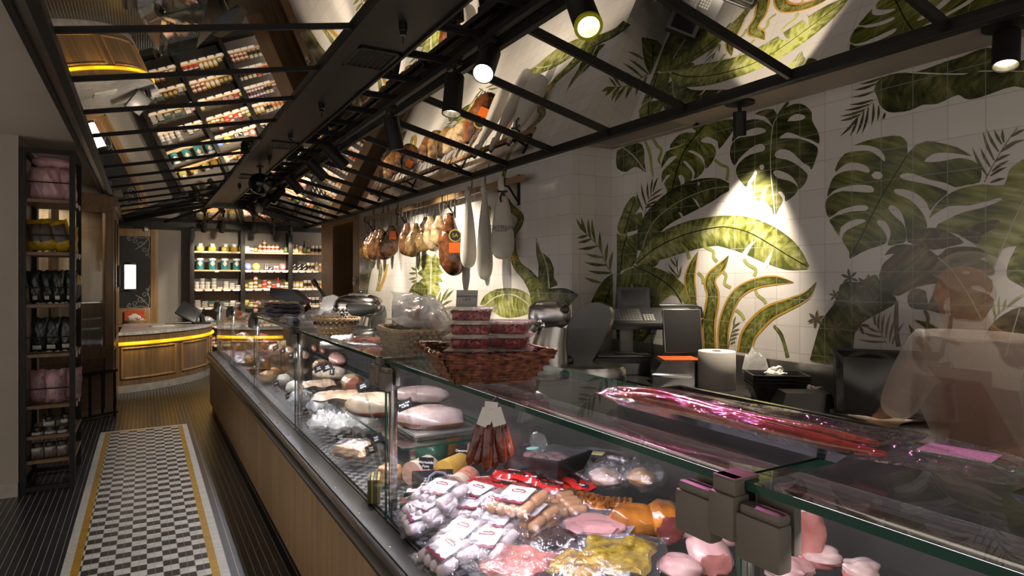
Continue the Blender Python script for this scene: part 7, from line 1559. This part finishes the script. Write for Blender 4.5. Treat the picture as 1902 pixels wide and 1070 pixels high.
J = {'pelvis': ((0, 0, .95), (.15, .11)), 'waist': ((.02, 0, 1.10), (.14, .10)), 'chest': ((.07, 0, 1.29), (.16, .11)), 'neck': ((.12, 0, 1.43), .055), 'jaw': ((.155, 0, 1.50), (.062, .075)), 'skull': ((.15, 0, 1.585), (.076, .092)), 'crown': ((.145, 0, 1.64), (.05, .06))}
E = [('pelvis', 'waist'), ('waist', 'chest'), ('chest', 'neck'), ('neck', 'jaw'), ('jaw', 'skull'), ('skull', 'crown')]
for s, k in ((1, 'left'), (-1, 'right')):
    J.update({k + 'shoulder': ((.07, .17 * s, 1.36), .062), k + 'elbow': ((.14, .25 * s, 1.12), .045), k + 'wrist': ((.36, .17 * s, 1.10), .027), k + 'palm': ((.425, .16 * s, 1.095), (.036, .017)), k + 'hip': ((0, .09 * s, .88), .095), k + 'knee': ((.03, .10 * s, .49), .06), k + 'ankle': ((-.02, .10 * s, .09), .042), k + 'toe': ((.13, .12 * s, .035), .034)})
    E += [('chest', k + 'shoulder'), (k + 'shoulder', k + 'elbow'), (k + 'elbow', k + 'wrist'), (k + 'wrist', k + 'palm'), ('pelvis', k + 'hip'), (k + 'hip', k + 'knee'), (k + 'knee', k + 'ankle'), (k + 'ankle', k + 'toe')]
    for i, (dy, l) in enumerate(((-.030, .07), (-.010, .080), (.010, .074), (.029, .058))):
        J.update({k + 'knuckle%d' % i: ((.458, .16 * s + dy, 1.096), .0085), k + 'middle%d' % i: ((.458 + l * .55, .16 * s + dy * 1.15, 1.086), .0078), k + 'tip%d' % i: ((.458 + l * .85, .16 * s + dy * 1.2, 1.064), .0065)})
        E += [(k + 'palm', k + 'knuckle%d' % i), (k + 'knuckle%d' % i, k + 'middle%d' % i), (k + 'middle%d' % i, k + 'tip%d' % i)]
    J.update({k + 'thumb': ((.415, .16 * s - .045 * s, 1.088), .010), k + 'thumbtip': ((.45, .16 * s - .062 * s, 1.075), .0085)}); E += [(k + 'palm', k + 'thumb'), (k + 'thumb', k + 'thumbtip')]
SKIN_ = GHOST('see-through skin', (.62, .36, .22), .20); SHIRT = GHOST('see-through pale shirt', (.80, .77, .74), .30); APR = GHOST('see-through red brown apron', (.30, .13, .09), .20); HAIRM = GHOST('see-through brown hair', (.50, .46, .42), .14); SHOE = GHOST('see-through dark shoe', (.03, .03, .03), .5)
skin_obj('body', J, E, SKIN_, pe)
put('nose', MB().blob((.238, 0, 1.545), (.020, .014, .024), 10, 8), SKIN_, pe)
for s in (1, -1): put('ear', MB().blob((.150, .080 * s, 1.555), (.020, .010, .030), 10, 8), SKIN_, pe)
put('eye', MB().blob((.226, .032, 1.572), (.010, .013, .008), 10, 8), HAIRM, pe); put('eye', MB().blob((.226, -.032, 1.572), (.010, .013, .008), 10, 8), HAIRM, pe); put('mouth', MB().blob((.228, 0, 1.498), (.008, .022, .005), 10, 6), APR, pe)
put('hair', MB().blob((.125, 0, 1.610), (.105, .092, .075), 18, 12, fn=lambda u: 1 if u.z > -.25 else .75), HAIRM, pe)
K = {'pelvis': ((0, 0, .93), (.172, .132)), 'waist': ((.02, 0, 1.10), (.160, .122)), 'chest': ((.07, 0, 1.29), (.180, .130)), 'collar': ((.115, 0, 1.41), .075)}
KE = [('pelvis', 'waist'), ('waist', 'chest'), ('chest', 'collar')]
for s, k in ((1, 'l'), (-1, 'r')):
    K.update({k + 's': ((.07, .175 * s, 1.36), .080), k + 'm': ((.11, .215 * s, 1.22), .068), k + 'e': ((.14, .25 * s, 1.11), .06)}); KE += [('chest', k + 's'), (k + 's', k + 'm'), (k + 'm', k + 'e')]
skin_obj('shirt', K, KE, SHIRT, pe)
ap = MB().grid(10, 14, lambda u, v: ((lambda z, a: (.02 + .05 * max(0, (z - .95) / .35) + .185 * math.cos(a * .95), .205 * math.sin(a * 1.05), z))(.50 + .80 * v, (u - .5) * 2 * (1.0 if v < .7 else 1.0 - 1.7 * (v - .7)))))
n0 = len(ap.v); ap.grid(10, 14, lambda u, v: ((lambda z, a: (.012 + .05 * max(0, (z - .95) / .35) + .185 * math.cos(a * .95), .203 * math.sin(a * 1.05), z))(.50 + .80 * v, (u - .5) * 2 * (1.0 if v < .7 else 1.0 - 1.7 * (v - .7)))))
put('apron', ap, APR, pe); TR = {'p': ((0, 0, .92), (.165, .13)), 'lh': ((0, .09, .86), .108), 'lk': ((.03, .10, .49), .078), 'la': ((-.02, .10, .11), .065), 'rh': ((0, -.09, .86), .108), 'rk': ((.03, -.10, .49), .078), 'ra': ((-.02, -.10, .11), .065)}
skin_obj('trousers', TR, [('p', 'lh'), ('lh', 'lk'), ('lk', 'la'), ('p', 'rh'), ('rh', 'rk'), ('rk', 'ra')], APR, pe)
for s in (1, -1): put('shoe', MB().blob((.06, .11 * s, .045), (.14, .05, .045), 16, 8, .8), SHOE, pe)
